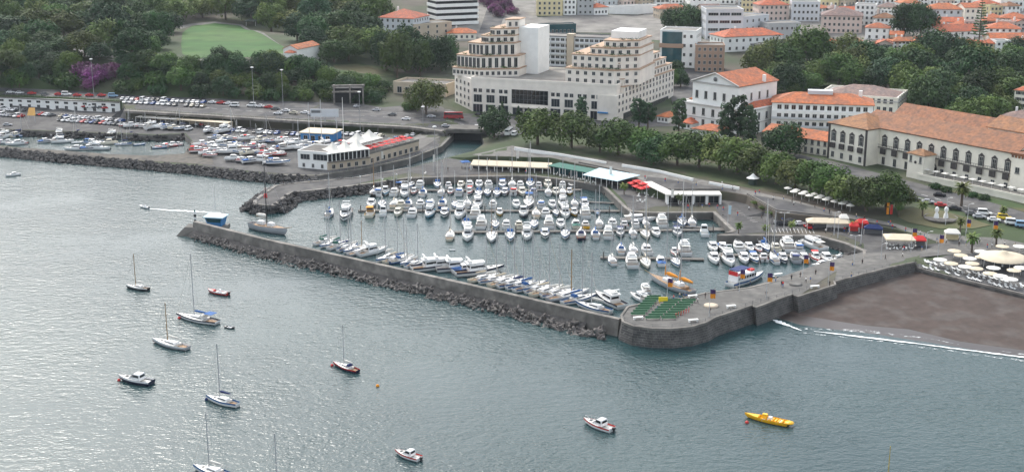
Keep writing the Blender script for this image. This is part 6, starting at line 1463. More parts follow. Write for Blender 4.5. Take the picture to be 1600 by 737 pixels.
def tetrapod_mesh(seed):
    r = random.Random(seed); q = MB()
    for d in ((0, 0, 1), (.94, 0, -.33), (-.47, .82, -.33), (-.47, -.82, -.33)):
        v = Vector(d); q.tube((0, 0, 0), v*1.35, .55, .34, 7)
    return q.mesh('tetrapod', M['tetra'])
def rocks(name, line, n, width, label, s=(.5, 1.3), z0=.2, zr=1.6, zb=-.4, m='rock'):
    """heap of broken rocks along a shoreline (world points): climbs from the water to the edge"""
    q = MB(); Ls = [(line[i+1]-line[i]).length for i in range(len(line)-1)]; T = sum(Ls)
    for _ in range(n):
        d = rnd.random()*T; i = 0
        while d > Ls[i] and i < len(Ls)-1: d -= Ls[i]; i += 1
        a = line[i].lerp(line[i+1], min(1, d/Ls[i])); t = (line[i+1]-line[i]).normalized(); nn = Vector((t.y, -t.x, 0)); u = rnd.random()
        c = a + nn*(u*width - .3); c.z = zr + (zb-zr)*u + rnd.uniform(-.2, .25); sz = rnd.uniform(*s)
        ax = [Vector((rnd.gauss(0,1), rnd.gauss(0,1), rnd.gauss(0,1))).normalized() for _ in range(2)]; rot = Matrix.Rotation(rnd.uniform(0, 6.28), 3, ax[0])
        pts = [Vector(p) for p in ((1,0,0),(-1,0,0),(0,1,0),(0,-1,0),(0,0,1),(0,0,-1))]; vs = []
        for p in pts: vs.append(c + rot @ (p*sz*rnd.uniform(.55, 1.0)))
        for a_, b_, c_ in ((1,1,1),(1,1,-1),(1,-1,1),(1,-1,-1),(-1,1,1),(-1,1,-1),(-1,-1,1),(-1,-1,-1)): vs.append(c + rot @ (Vector((a_,b_,c_))*sz*.5*rnd.uniform(.8, 1.2)))
        F8 = {(1,1,1):6,(1,1,-1):7,(1,-1,1):8,(1,-1,-1):9,(-1,1,1):10,(-1,1,-1):11,(-1,-1,1):12,(-1,-1,-1):13}
        fs = []
        for ax_, idx in (((0,1),0),((0,-1),1),((1,1),2),((1,-1),3),((2,1),4),((2,-1),5)):
            k, sg = ax_; o1, o2 = [j for j in range(3) if j != k]; cs = []
            for s1, s2 in ((1,1),(1,-1),(-1,-1),(-1,1)):
                v = [0,0,0]; v[k] = sg; v[o1] = s1; v[o2] = s2; cs.append(F8[tuple(v)])
            for j in range(4): fs.append((idx, cs[j], cs[(j+1) % 4]))
        q.add(vs, fs)
    o = q.build(name, M[m]); tag(o, label, kind='stuff'); return o

def extrude_path(pts, prof, name, m, parent=None):
    """sweep a profile [(offset outward, z)] along a line of points"""
    n = len(pts); N = []
    for i in range(n):
        d = pts[min(i+1, n-1)] - pts[max(i-1, 0)]; N.append(Vector((d.y, -d.x, 0)).normalized())
    k = len(prof); q = MB(); vs = []
    for i in range(n): vs += [(pts[i].x + N[i].x*o, pts[i].y + N[i].y*o, z) for o, z in prof]
    q.add(vs, [(i*k+j, (i+1)*k+j, (i+1)*k+(j+1) % k, i*k+(j+1) % k) for i in range(n-1) for j in range(k)] + [list(range(k)), list(range((n-1)*k+k-1, (n-1)*k-1, -1))])
    return q.build(name, m, parent)
def railing(pts, label, name='railing', h=1.0, sp=3.0, m='dgrey', off=0):
    q = MB(); prev = None
    for i in range(len(pts)-1):
        L = (pts[i+1]-pts[i]).length; k = max(1, int(L/sp))
        for j in range(k + (i == len(pts)-2)):
            p = pts[i].lerp(pts[i+1], j/k); q.tube(p, p + Vector((0, 0, h)), .05, n=4, caps=False)
            if prev is not None:
                for zz in (h, h*.5): q.tube(prev + Vector((0, 0, zz)), p + Vector((0, 0, zz)), .035, n=4, caps=False)
            prev = p
    o = q.build(name, M[m]); tag(o, label, 'railing'); return o

def add_breakwater():
    px = [(302,346),(340,355.5),(410,373),(500,393),(600,415),(680,433),(760,451),(840,469.5),(920,488),(967,498.5)]
    pts = [P(x, y, 4.5) for x, y in px]
    r = empty('breakwater', (0, 0, 0)); tag(r, 'long pale concrete breakwater wall enclosing the marina', 'breakwater')
    extrude_path(pts, [(.9, -1.5), (.35, 1.4), (.1, 4.45), (0, 4.5), (-1.3, 4.5), (-1.4, 4.3), (-1.5, 1.7), (-1.5, -1.5)], 'wave_wall', M['conc'], r)
    extrude_path(pts, [(-1.51, -1.5), (-1.51, 1.6), (-5.5, 1.6), (-5.6, -1.5)], 'walkway', M['pier'], r)
    extrude_path(pts[:-1], [(5.0, -1.5), (.95, 1.9), (.92, -1.5)], 'armour_slope', M['rock'], r)
    q = MB(); e = pts[0]; c = Vector((e.x - 1.5, e.y + 1.2, 0)); q.loft([[(c.x-5.5, c.y-4, -1.5), (c.x+4, c.y-5, -1.5), (c.x+5, c.y+4, -1.5), (c.x-3.5, c.y+4.5, -1.5)], [(c.x-1.5, c.y-1.2, 2.6), (c.x+3, c.y-2.4, 2.6), (c.x+4, c.y+3, 2.6), (c.x-1.2, c.y+3.2, 2.6)]], 0, False); q.build('round_head', M['concd'], r)
    me = [tetrapod_mesh(i) for i in range(1)]
    T = 0; i = 0; n = 0
    Ls = [(pts[j+1]-pts[j]).length for j in range(len(pts)-1)]; tot = sum(Ls)
    N = 285
    for t in range(N):
        d = tot*(.02 + .97*(t + rnd.random()*.8)/N); j = 0
        while d > Ls[j] and j < len(Ls)-1: d -= Ls[j]; j += 1
        a = pts[j].lerp(pts[j+1], min(1, d/Ls[j])); tt = (pts[j+1]-pts[j]).normalized(); nn = Vector((tt.y, -tt.x, 0)); u = rnd.random(); big = .55 + .4*(t/N)
        c = a + nn*(1.5 + u*4.2); o = put('tetrapod', me[0], None, (c.x, c.y, 1.35 - u*1.9 + rnd.uniform(-.3, .35)), 0, None)
        o.rotation_euler = (rnd.uniform(0, 6.28), rnd.uniform(0, 6.28), rnd.uniform(0, 6.28)); k = big*rnd.uniform(.85, 1.25); o.scale = (k, k, k)
        tag(o, 'grey four armed concrete block piled against the %s of the breakwater' % ('outer end' if t < N*.33 else ('middle' if t < N*.66 else 'landward end')), 'tetrapod', 'armour blocks along the breakwater, %s part' % ('outer' if t < N*.33 else ('middle' if t < N*.66 else 'landward')))
    ln = [P(x, y+9, 0) for x, y in px]
    rocks('rocks', [p for p in ln], 420, 3.5, 'broken dark rocks at the foot of the breakwater', (.35, .9), zr=.5, zb=-.3)
    # control kiosk on the head
    g = P(338, 352, 2.9); k = empty('harbour_kiosk', (g.x, g.y, 1.6), R(-12)); tag(k, 'blue harbour control kiosk with sloping glass walls at the breakwater head', 'kiosk')
    MB().box(-3.6, 3.6, -2.2, 3, 0, 1.4).build('plinth', M['conc'], k)
    q = MB(); q.loft([[(-2.3, -1.5, 1.4), (2.3, -1.5, 1.4), (2.3, 1.8, 1.4), (-2.3, 1.8, 1.4)], [(-3.1, -2.1, 4.3), (3.1, -2.1, 4.3), (3.1, 2.3, 4.3), (-3.1, 2.3, 4.3)]], 0, False); q.build('wall', M['blue'], k)
    q = MB(); q.add([(-2.3, -1.83, 2.7), (2.3, -1.83, 2.7), (2.75, -2.12, 4.1), (-2.75, -2.12, 4.1)], [(0,1,2,3)]); q.add([(-2.72, -1.5, 2.7), (-2.72, 1.6, 2.7), (-3.12, 1.8, 4.1), (-3.12, -1.8, 4.1)], [(3,2,1,0)]); q.build('window', M['tealglass'], k)
    q = MB(); q.box(-3.5, 3.5, -2.5, 2.7, 4.3, 4.65); q.build('roof', M['bluelt'], k); MB().tube((0, 0, 4.65), (0, 0, 15), .06, n=5).build('antenna', M['pole'], k)
    g = P(305, 345, 3); b = empty('beacon', (g.x, g.y, 2.6)); tag(b, 'black and white striped harbour beacon at the very end of the breakwater', 'beacon')
    for i in range(4): MB().tube((0, 0, i*.9), (0, 0, i*.9+.9), .42, n=12).build('band', M['white'] if i % 2 else M['gelk'], b)
    MB().lathe([(.25, 3.6), (.3, 4.0), (.05, 4.3)], 10).build('lantern', M['greenc'], b)

def add_things():
    add_breakwater()
    hs_ = [p for p in seg((-500,212), (496,275))]
    rocks('rocks', hs_[1:], 1500, 5, 'dark rock armour along the old harbour breakwater', (.6, 1.3), zr=2.4, zb=-.3)
    rocks('rocks', seg((-500,188), (288,209)), 500, 4.5, 'dark rocks along the inner basin of the old harbour', (.6, 1.3), zr=2.2)
    rocks('rocks', seg((551,278), (640,279)), 620, 5, 'dark rocks round the inner mole', (.6, 1.3), zr=2.3)
    rocks('rocks', [P(x, y, 0) for x, y in ((1280,374),(1322,386),(1342,394),(1345,402))], 160, 5, 'dark rocks in the corner of the marina basin', (.5, 1.1), zr=2.0)
    rocks('rocks', [P(x, y, 0) for x, y in ((1114,336),(1142,358))], 80, 3, 'dark rocks in the small inner basin', (.5, 1.0), zr=2.0)
    rocks('rocks', [P(x, y, 0) for x, y in ((1120,512),(1180,494),(1240,470))][::-1], 90, 3, 'wet stones at the foot of the pier wall', (.3, .7), zr=.2, zb=.1)
    # ---- avenue retaining facade of the old harbour: white arcade of stores
    b = Bld('harbour_store', 'long white row of harbour stores under the avenue', (0, 164), (188, 174), 5, h=5.4, z0=2.5)
    b.wall(M['white'], x0=-60); 
    for i in range(24):
        x = -58 + i * (b.W + 58) / 24 + 1.5; b.win('f', x, .3, 1.6, 1.9, 'plain', -.02); b.win('f', x, 3.3, 2.2, 1.0, 'wide', -.02)
    MB().box(-60, b.W, -.4, -.003, 5.0, 5.5).build('cornice', M['conc'], b.root); b.done()
    # long viaduct edge with columns
    pts = [P(x, y, z) for x, y, z in ((197,171.6,8.3),(320,178.6,7.8),(450,186.8,7),(560,192.8,6.3),(640,196.8,6),(694,203.5,5.5))]
    v = empty('viaduct', (0, 0, 0)); tag(v, 'long concrete viaduct edge carrying the avenue above the harbour yard', 'viaduct')
    q = MB()
    for i in range(len(pts)-1):
        a, c = pts[i], pts[i+1]; t = (c-a).normalized(); n_ = Vector((t.y, -t.x, 0)).normalized(); o = n_*2.6
        q.add([a+o, c+o, c+o+Vector((0,0,-1.1)), a+o+Vector((0,0,-1.1)), a+Vector((0,0,.05)), c+Vector((0,0,.05)), c+Vector((0,0,-1.1)), a+Vector((0,0,-1.1))], [(0,1,2,3),(4,5,1,0),(3,2,6,7)])
    q.build('deck_edge', M['conc'], v)
    for i in range(len(pts)-1):
        a, c = pts[i], pts[i+1]; L = (c-a).length; t = (c-a).normalized(); n_ = Vector((t.y, -t.x, 0)).normalized()
        for j in range(int(L/7)): p = a + t*(j*7+3) + n_*2.2; MB().tube((p.x, p.y, 2), (p.x, p.y, p.z-1.1), .35, n=8).build('column', M['concd'], v)
    railing([p + Vector((0, -2.5, .05)) for p in pts], 'grey railing along the avenue viaduct', m='metal', h=1.1)
    railing([P(x, y, z) for x, y, z in ((0,148.6,9),(100,153,8.7),(189,158.4,8.4))], 'grey railing above the white harbour stores', m='metal', h=1.1)
    # bridge over the river mouth
    a, c = P(704,203,5.4), P(758,205,5.2); L = (c-a).length; br = empty('bridge', (a.x, a.y, 0), math.atan2(c.y-a.y, c.x-a.x)); tag(br, 'low concrete road bridge over the river mouth', 'bridge')
    MB().box(-2, L+2, -1.5, 14, 4.3, 5.35).build('deck', M['concd'], br); MB().box(-2, L+2, -1.8, -1.3, 5.353, 6.3).build('parapet', M['conc'], br); MB().box(-2, L+2, 5, 14, -1, 4.29).build('shade_block', M['dark'], br)  # near-black block paints in the shade under the deck
    for x in (-2, L+1): MB().box(x, x+1, -1.6, 5, -1, 4.29).build('abutment', M['concd'], br)
    # tunnel portal in the cliff
    b = Bld('tunnel_portal', 'concrete tunnel portal with dark mouth in the foot of the cliff', (521, 163), (569, 164), 9, h=9)
    b.wall(M['conc'], 0, .8); b.wall(M['conc'], b.W-.8, b.W); b.wall(M['conc'], b.W*.52, b.W*.52+.8); b.wall(M['dark'], .81, b.W-.81, 3, 9, name='tunnel_mouth', z1=8)  # near-black block in the mouth paints the tunnel's inner darkness as colour
    MB().box(-.5, b.W+.5, -.2, 1, 9.003, 10).build('lintel', M['conc'], b.root); MB().box(-.5, b.W*.9, -.2, 1, 6.2, 6.9).build('beam', M['conc'], b.root); b.done()
    # ---- pavilion with peaked tents
    b = Bld('clubhouse', 'white two storey clubhouse at the tip of the old harbour', (466, 262), (513, 266), 14, top=236)
    b.wall(M['white']); b.flat(M['white'], par=.4, rm=M['concd']); b.win('f', b.W*.25, b.h*.55, b.W*.3, b.h*.3, 'wide', -.02); b.win('f', b.W*.75, b.h*.55, b.W*.46, b.h*.35, 'wide', -.02); b.wins('f', .6, 3, 1, 3, 1.0, 1.5, y=-.02); b.done()
    b = Bld('pavilion', 'long glazed restaurant pavilion with four peaked white tent roofs', (513, 266.5), (577, 258), 12, top=240)
    h = b.h; b.wall(M['tan'], z1=h*.5); b.wall(M['glass'], .3, b.W-.3, .3, 11.7, h*.5+.01, h-.3, 'glass_wall')
    for i in range(11): x = b.W*i/10; MB().box(x-.12, x+.12, -.05, .2, h*.5, h-.29).build('mullion', M['white'], b.root)
    MB().box(-.3, b.W+.3, -1.0, -.06, h*.5-.25, h*.5).build('balcony', M['conc'], b.root); MB().box(-.4, b.W+.4, -.4, 12.4, h-.29, h).build('eave', M['white'], b.root)
    b.wins('f', .5, 2, 1, 5, 1.4, 1.6, y=-.02)
    def tent(x0, x1, y0, y1, z, rise):
        q = MB(); n = 6; cx, cy = (x0+x1)/2, (y0+y1)/2
        rg = []
        for j in range(n+1):
            u = j/n; k = (1-u)**1.0; zz = z + rise*(u**1.9); hw, hd = (x1-x0)/2*(1-u*.97), (y1-y0)/2*(1-u*.97); rg.append([(cx-hw, cy-hd, zz), (cx+hw, cy-hd, zz), (cx+hw, cy+hd, zz), (cx-hw, cy+hd, zz)])
        q.loft(rg, 0, False); return q
    for i in range(3): tent(b.W*.1+i*b.W*.3, b.W*.1+(i+1)*b.W*.3-.1, -.6, 10, h+.02, 3.4).build('tent_roof', M['whitec'], b.root)
    b.done()
    b2 = Bld('cafe_terrace', 'tan raised cafe terrace carrying red parasols beside the pavilion', (577, 257.5), (655, 236), 15, h=4.2, cat='terrace')
    b2.wall(M['tan']); MB().box(0, b2.W, 0, 15, 4.203, 4.3).build('terrace_floor', M['pave'], b2.root); MB().box(0, b2.W, -.1, .1, 4.303, 5.2).build('parapet', M['conc'], b2.root)
    for i in range(9): b2.win('f', b2.W*(i+.5)/9, .6, 1.8, 1.8, 'plain', -.02)
    for i in range(2): tent(i*b2.W*.24, (i+1)*b2.W*.24-.1, 5, 14, 8.2, 3.4).build('tent_roof', M['whitec'], b2.root)
    for x in (.3, b2.W*.24, b2.W*.47): MB().tube((x, 5.3, 4.3), (x, 5.3, 8.2), .1, n=6).build('tent_post', M['white'], b2.root); MB().tube((x, 13.7, 4.3), (x, 13.7, 8.2), .1, n=6).build('tent_post', M['white'], b2.root)
    b2.done(); mw = Matrix.Translation(b2.root.location) @ Matrix.Rotation(b2.rz, 4, 'Z'); n = 0
    for j in range(2):
        for i in range(8):
            p = mw @ Vector((b2.W*(.08+.115*i), 2 + j*3.6, 4.3)); place(SH['red'], p, b2.rz + rnd.uniform(-.2, .2), .78, 'red square parasol, %s from the west in the %s row on the cafe terrace' % (ORD[i], 'front' if j == 0 else 'back'), 'red terrace parasols', 'parasol')
    # blue shed, white canopies, sign boards
    b = Bld('boat_shed', 'blue boat shed with cream flat roof in the harbour yard', (470, 220), (520, 222), 11, h=3.6); b.wall(M['blue']); MB().box(-.6, b.W+.6, -.8, 11.6, 3.6, 3.95).build('roof', M['creamc'], b.root); b.wins('f', .3, 2, 1, 4, 1.8, 2.2, y=-.02); b.done()
    for A, B, lab in [((212, 193), (274, 197), 'long white shed roof on posts by the harbour railing'), ((276, 197), (356, 203), 'second long cream shed roof under the viaduct')]:
        b = Bld('canopy', lab, A, B, 4.5, h=3, cat='canopy'); MB().box(0, b.W, 0, 4.5, 3, 3.2).build('roof', M['creamc'] if 'cream' in lab else M['whitec'], b.root); [MB().tube((x, .2, 0), (x, .2, 3), .07, n=5).build('post', M['white'], b.root) for x in [b.W*i/8 for i in range(9)]]; b.wall(M['tan'], y0=4.3, y1=4.49, z1=2.9, z0=0, name='back_wall'); b.done()
    g = G(50, 192); s = empty('sail_sign', (g.x, g.y, g.z)); tag(s, 'orange square hoist panel standing on thin posts in the harbour yard', 'sign'); q = MB(); q.add([(-2, 0, 3.5), (2, -.3, 3.5), (1.6, 1.2, 7), (-1.4, 1.5, 7), (-2, .12, 3.5), (2, -.18, 3.5), (1.6, 1.32, 7), (-1.4, 1.62, 7)], [(0,1,2,3),(7,6,5,4),(0,4,5,1),(1,5,6,2),(2,6,7,3),(3,7,4,0)]); q.build('panel', mat('orange panel', (.75,.42,.12), .6), s); [MB().tube((x, .1, 0), (x, .2, 4.5), .08, n=5).build('post', M['pole'], s) for x in (-1.5, 1.5)]
    g = G(508, 200); s = empty('billboard', (g.x, g.y, g.z), R(-2)); tag(s, 'wide pale grey billboard seen beside the avenue', 'billboard'); MB().box(-6.5, 6.5, -.15, .15, 5.2, 8.8).build('board', M['lgrey'], s); MB().box(-6.1, -1.5, -.2, -.153, 7, 8.2).build('stripe', M['dgrey'], s); [MB().tube((x, .3, 0), (x, .3, 5.5), .18, n=6).build('post', M['pole'], s) for x in (-5, 0, 5)]
    # ---- marina restaurants under the promenade
    b = Bld('restaurant', 'restaurant row under one long cream awning on the marina quay', (738, 264), (862, 269), 4, h=2.6); b.wall(M['dark'], y0=1.2, y1=4);  # near-black wall, its colour standing in for the shaded interior
    q = MB(); W = b.W; q.add([(0, -3.2, 2.4), (W, -3.2, 2.4), (W, 1.5, 3.5), (0, 1.5, 3.5), (0, -3.2, 2.0), (W, -3.2, 2.0)], [(0,1,2,3),(4,5,1,0)]); q.build('awning', M['creamc'], b.root)
    for i in range(11): MB().box(W*i/10-.15, W*i/10+.15, -2.9, -2.6, 0, 2.3).build('pillar', M['white'], b.root)
    b.done()
    b = Bld('restaurant', 'restaurant with dark green glass front and blue chairs on the marina quay', (862, 269.5), (925, 281), 5, h=3); b.wall(M['tealglass'], y0=.5, y1=5); MB().box(-.2, b.W, -2.5, 5, 3, 3.25).build('roof', M['greenc'], b.root); [MB().box(x-.1, x+.1, -2.3, -2.1, 0, 3).build('pillar', M['white'], b.root) for x in [b.W*i/7 for i in range(8)]]; b.done()
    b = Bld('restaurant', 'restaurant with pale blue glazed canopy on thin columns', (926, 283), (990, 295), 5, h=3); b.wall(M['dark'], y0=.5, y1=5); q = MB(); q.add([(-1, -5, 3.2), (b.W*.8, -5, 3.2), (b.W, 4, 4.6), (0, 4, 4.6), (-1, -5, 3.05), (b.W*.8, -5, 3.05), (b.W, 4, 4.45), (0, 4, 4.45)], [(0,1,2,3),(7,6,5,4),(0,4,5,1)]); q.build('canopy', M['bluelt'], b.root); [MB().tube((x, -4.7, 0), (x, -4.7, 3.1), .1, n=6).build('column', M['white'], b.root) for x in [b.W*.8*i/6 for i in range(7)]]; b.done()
    b = Bld('arcade', 'white flat roofed arcade of shops with dark openings on the east quay', (1041, 318), (1126, 318), 6, h=3.3); b.wall(M['white'], y0=.8, y1=4); MB().box(-.5, b.W, -1.8, 3.6, 3.3, 3.75).build('roof', M['whitec'], b.root)
    for i in range(4): b.win('f', b.W*(i+.5)/4, .1, b.W/5.5, 2.5, 'wide', .78)
    [MB().box(x-.35, x+.35, -1.5, .79, 0, 3.3).build('pillar', M['white'], b.root) for x in [b.W*i/4+.35*(1 if i == 0 else -1) for i in range(5)]]; b.done()
    b = Bld('white_canopy', 'white diagonal canopy beside the red cafe parasols', (1013, 299), (1040, 318), 3, h=3.2, cat='canopy'); MB().box(-6, b.W, 0, 4, 3.2, 3.5).build('roof', M['whitec'], b.root); [MB().tube((x, .2, 0), (x, .2, 3.2), .1, n=6).build('post', M['white'], b.root) for x in (0, b.W*.5, b.W*.95)]; b.wall(M['creamc'], y0=3.3, y1=3.6, z0=0, z1=3.1, name='back_wall'); b.done()
    for i, (x, y) in enumerate([(988,296),(996,293),(1004,297),(995,301),(1003,304),(1011,302)]): prop('red', x, y, 'red square cafe parasol, %s of the cluster on the east quay' % ORD[i], 'red quay parasols', rz=.4)
    prop('blue', 727, 262, 'blue parasol at the west end of the long awning', rz=.3); g = G(1000,285)
    for i in range(14): prop('chair', 1000 + rnd.uniform(-4, 22), 308 + rnd.uniform(-4, 10), 'white cafe chair standing below the red quay parasols', 'cafe chairs below the red parasols', rz=rnd.uniform(0, 6))
    for i in range(16): prop('chair', 866 + i*4.6, 273.5 + i*1.0 + rnd.uniform(-1, 1), 'white cafe chair in the row before the green glass restaurant', 'cafe chairs before the green restaurant')
    # pale parapets on the promenade
    for i, (ln, lab) in enumerate([([(804,235),(870,243),(947,256)], 'long white parapet wall at the west of the promenade'), ([(972,261),(1030,270),(1083,283)], 'white parapet wall in the middle of the promenade'), ([(1108,288),(1155,297)], 'short white parapet wall by the ramp')]):
        p = [G(*c) for c in ln]; z = sum(q.z for q in p)/len(p); r_ = extrude_path(p, [(.25, z-1), (.25, z+1.1), (-.25, z+1.1), (-.25, z-1)], 'parapet_wall', M['white']); tag(r_, lab, 'wall')
    for ln, lab in [([(905,256),(985,272.5),(1003,288),(1040,298),(1128,298)], 'planter edge above the marina shops'), ([(1168,305),(1214,331),(1300,340),(1400,357)], 'planted retaining edge above the lower car park')]:
        p = [G(x, y-1.5) for x, y in ln]; n_ = len(p); q = MB()
        for i in range(n_-1):
            a, c = p[i], p[i+1]; L = (c-a).length; t = (c-a).normalized(); n2 = Vector((t.y, -t.x, 0))*.35
            q.add([a-n2+Vector((0,0,-.4)), c-n2+Vector((0,0,-.4)), c+n2+Vector((0,0,-.4)), a+n2+Vector((0,0,-.4)), a-n2+Vector((0,0,.5)), c-n2+Vector((0,0,.5)), c+n2+Vector((0,0,.5)), a+n2+Vector((0,0,.5))], [(4,5,6,7),(0,1,5,4),(1,2,6,5),(2,3,7,6),(3,0,4,7)])
        tag(q.build('planter_wall', M['concd']), lab, 'wall')
    # little kiosk with conical roof
    g = G(1176, 288); k = empty('round_kiosk', (g.x, g.y, g.z)); tag(k, 'small octagonal kiosk with white conical roof under the promenade trees', 'kiosk'); MB().lathe([(1.6, 0), (1.6, 2.4)], 8).build('wall', M['shutter'], k); MB().lathe([(2.5, 2.4), (1.4, 2.9), (.3, 3.9), (.05, 4.2)], 8, smooth=False).build('roof', M['white'], k)
    # market canopies on the lower quay
    def gazebo(px, py, w_, d_, h, m, label, rz=0, wall=None):
        g = G(px, py); k = empty('market_canopy', (g.x, g.y, g.z+.08), R(rz)); tag(k, label, 'canopy')
        q = MB(); q.add([(-w_/2, -d_/2, h), (w_/2, -d_/2, h), (w_/2, d_/2, h), (-w_/2, d_/2, h), (-w_*.25, 0, h+1.1), (w_*.25, 0, h+1.1), (-w_/2, -d_/2, h-.4), (w_/2, -d_/2, h-.4), (w_/2, d_/2, h-.4), (-w_/2, d_/2, h-.4)], [(0,1,5,4),(1,2,5),(2,3,4,5),(3,0,4),(6,7,1,0),(7,8,2,1),(8,9,3,2),(9,6,0,3)]); q.build('roof', M[m], k)
        [MB().tube((sx*(w_/2-.1), sy*(d_/2-.1), 0), (sx*(w_/2-.1), sy*(d_/2-.1), h), .08, n=5).build('post', M['white'], k) for sx in (-1, 1) for sy in (-1, 1)]
        if wall: MB().box(-w_/2+.3, w_/2-.3, 0, d_/2-.3, 0, h*.85).build('stall_counter', M[wall], k)
    gazebo(1281, 357, 9, 5, 2.6, 'creamc', 'cream market canopy, west one of the pair at the car park', -6, 'dgrey'); gazebo(1309, 358, 8, 5, 2.6, 'creamc', 'cream market canopy, east one of the pair at the car park', -6, 'white'); gazebo(1334, 363, 3.2, 2.4, 2.4, 'redc', 'red market canopy beside the cream ones', -8, 'red'); gazebo(1346, 359, 4, 2.6, 2.6, 'redc', 'larger red market canopy near the young palm', -8, 'red'); gazebo(1364, 366, 6, 2, 2.2, 'navyc', 'low navy market canopy along the wall', -15, 'dgrey')
    gazebo(1404, 384, 9, 7, 2.8, 'creamc', 'cream cafe canopy over white chairs at the pier root', -6); gazebo(1436, 385, 4, 3, 2.4, 'redc', 'red cafe canopy beside the cream cafe canopy', -6, 'dgrey'); gazebo(1487, 375, 4.6, 3.4, 2.6, 'whitec', 'small kiosk with pale yellow counter on the square', -10, 'yellow')
    gazebo(1318, 350, 3, 3, 2.3, 'whitec', 'small white stall roof behind the cream canopies', -6)
    for i in range(18): prop('chair', 1386 + (i % 9)*5 + rnd.uniform(-1, 1), 385 + (i//9)*5 + rnd.uniform(-1, 1), 'white plastic chair around the cream cafe canopy', 'chairs at the pier root cafe')
    # ---- beach club
    for i, (x, y, k) in enumerate([(1468,418,'white'),(1485,424,'cream'),(1507,429,'white'),(1524,432,'white'),(1532,405,'white'),(1500,411,'white'),(1514,416,'white'),(1533,414,'cream'),(1551,431,'white'),(1546,440,'cream'),(1562,444,'white'),(1583,435,'white'),(1594,431,'white'),(1565,397,'white'),(1592,397,'white'),(1490,404,'white'),(1578,449,'white'),(1518,424,'cream')]):
        k = 'cream' if i % 2 else k
        prop(k, x, y, '%s round parasol, %s of the beach club' % (k, ORD[i]), 'beach club parasols', sc=(.88, .88, 1))
    g = G(1566, 417); k = empty('large_parasol', (g.x, g.y, g.z)); tag(k, 'huge round cream parasol with posts at the beach club', 'parasol'); MB().lathe([(6.9, 2.9), (6.6, 3.3), (4.2, 3.9), (1.5, 4.4), (1.2, 4.8), (.1, 5.1)], 28).build('canopy', M['creamc'], k); MB().tube((0, 0, 0), (0, 0, 3.2), .25, n=10).build('pole', M['white'], k)
    [MB().tube((5.5*math.cos(t), 5.5*math.sin(t), 0), (5.5*math.cos(t), 5.5*math.sin(t), 3.2), .08, n=5).build('post', M['white'], k) for t in [i*.785 for i in range(8)]]
    g = G(1600, 402); MB_ = None
    for r_ in range(4):
        for i in range(19):
            x = 1446 + i*8.4 + rnd.uniform(-1.5, 1.5); y = 420 + (x-1436)*.245 - 3 - r_*4.6 + rnd.uniform(-.8, .8)
            if rnd.random() < .3: continue
            if r_ < 3: prop('lounger' if r_ % 2 == 0 else 'chair', x, y, 'white plastic %s in the %s row from the beach at the beach club' % ('lounger' if r_ % 2 == 0 else 'chair', ORD[r_]), 'beach club seats, %s row' % ORD[r_], 'lounger' if r_ % 2 == 0 else 'chair', rz=R(20)+rnd.uniform(-.3, .3))
            elif i % 2: prop('chair', x, y, 'white chair further back under the beach club parasols', 'beach club seats, back row', 'chair')
    railing([P(x, y, 3.2) for x, y in ((1436,418),(1500,434),(1600,458),(1700,486))], 'thin railing along the beach club terrace edge', m='metal')
    railing([P(x, y, 4.65) for x, y in ((972,497),(975,502),(992,508.5),(1020,512),(1050,512.5),(1080,509.5),(1102,503),(1117,495),(1176,475.5),(1238,458.5),(1304,439),(1390,417),(1428,410))], 'grey metal railing round the pier head and along the pier')
    # green seats on the pier head
    for bl, (x0, y0, nrow, nb) in enumerate([(997, 493, 8, 1), (1020, 499, 8, 2)]):
        for r_ in range(nrow):
            for c in range(nb):
                p = P(x0, y0, 4.65) + Vector((c*4.1 + r_*1.0*(1.0 if bl else .8), r_*2.05, 0)); place(SH['bench'], p, R(3), None, 'green bench in row %s from the sea, %s block on the pier head' % (ORD[r_], 'west' if bl == 0 else ('middle' if c == 0 else 'east')), 'green audience benches', 'bench')
    g = P(1036, 474, 4.6); q = MB(); q.box(-1.2, 1.2, -.1, .1, .6, 1.8); q.box(-1, -.9, -.1, .1, 0, .6); q.box(.9, 1, -.1, .1, 0, .6); o = q.build('yellow_sign', M['ywl'], None, (g.x, g.y, 4.62)); tag(o, 'bright yellow board behind the green benches', 'sign')
    
    for i in range(6):
        p = P(1056 + i*4, 496 - i*1.6, 4.6); q = MB(); q.tube((-.4, 0, 0), (-.4, 0, 1.1), .05, n=4); q.tube((.4, 0, 0), (.4, 0, 1.1), .05, n=4); q.tube((-.4, 0, 1.1), (.4, 0, 1.1), .05, n=4); o = q.build('barrier', M['redc'], None, (p.x, p.y, 4.62)); o.rotation_euler.z = R(70); tag(o, '%s red crowd barrier from the west beside the green benches' % ORD[i], 'barrier')
    for x, y, lab in [(1083,503,'white bench at the curved edge of the pier head'),(997,499,'white bench on the sea side of the green seats'),(1142,481,'white bench by the pier railing before the wall step'),(1082,465,'white bench in front of the tall ship'),(1273,450,'white stone bench by the railing in the middle of the pier'),(1216,431,'small white bench beside the dinghy')]: prop('wbench', x, y, lab, cat='bench', rz=R(15), sc=1.3)
    MBp = P(1243, 444, 4.6); q = MB(); q.lathe([(1.8, 0), (1.8, .3), (1.4, .45)], 20); o = q.build('round_plinth', M['pave'], None, (MBp.x, MBp.y, 4.6)); tag(o, 'round pale plinth in the middle of the pier', 'plinth'); p = P(1111, 478, 4.6); q = MB(); q.lathe([(1.9, 0), (1.9, .35), (1.2, .5)], 18); o = q.build('round_planter', M['tan'], None, (p.x, p.y, 4.6)); tag(o, 'low round tan planter beside the flagpole on the pier', 'planter')
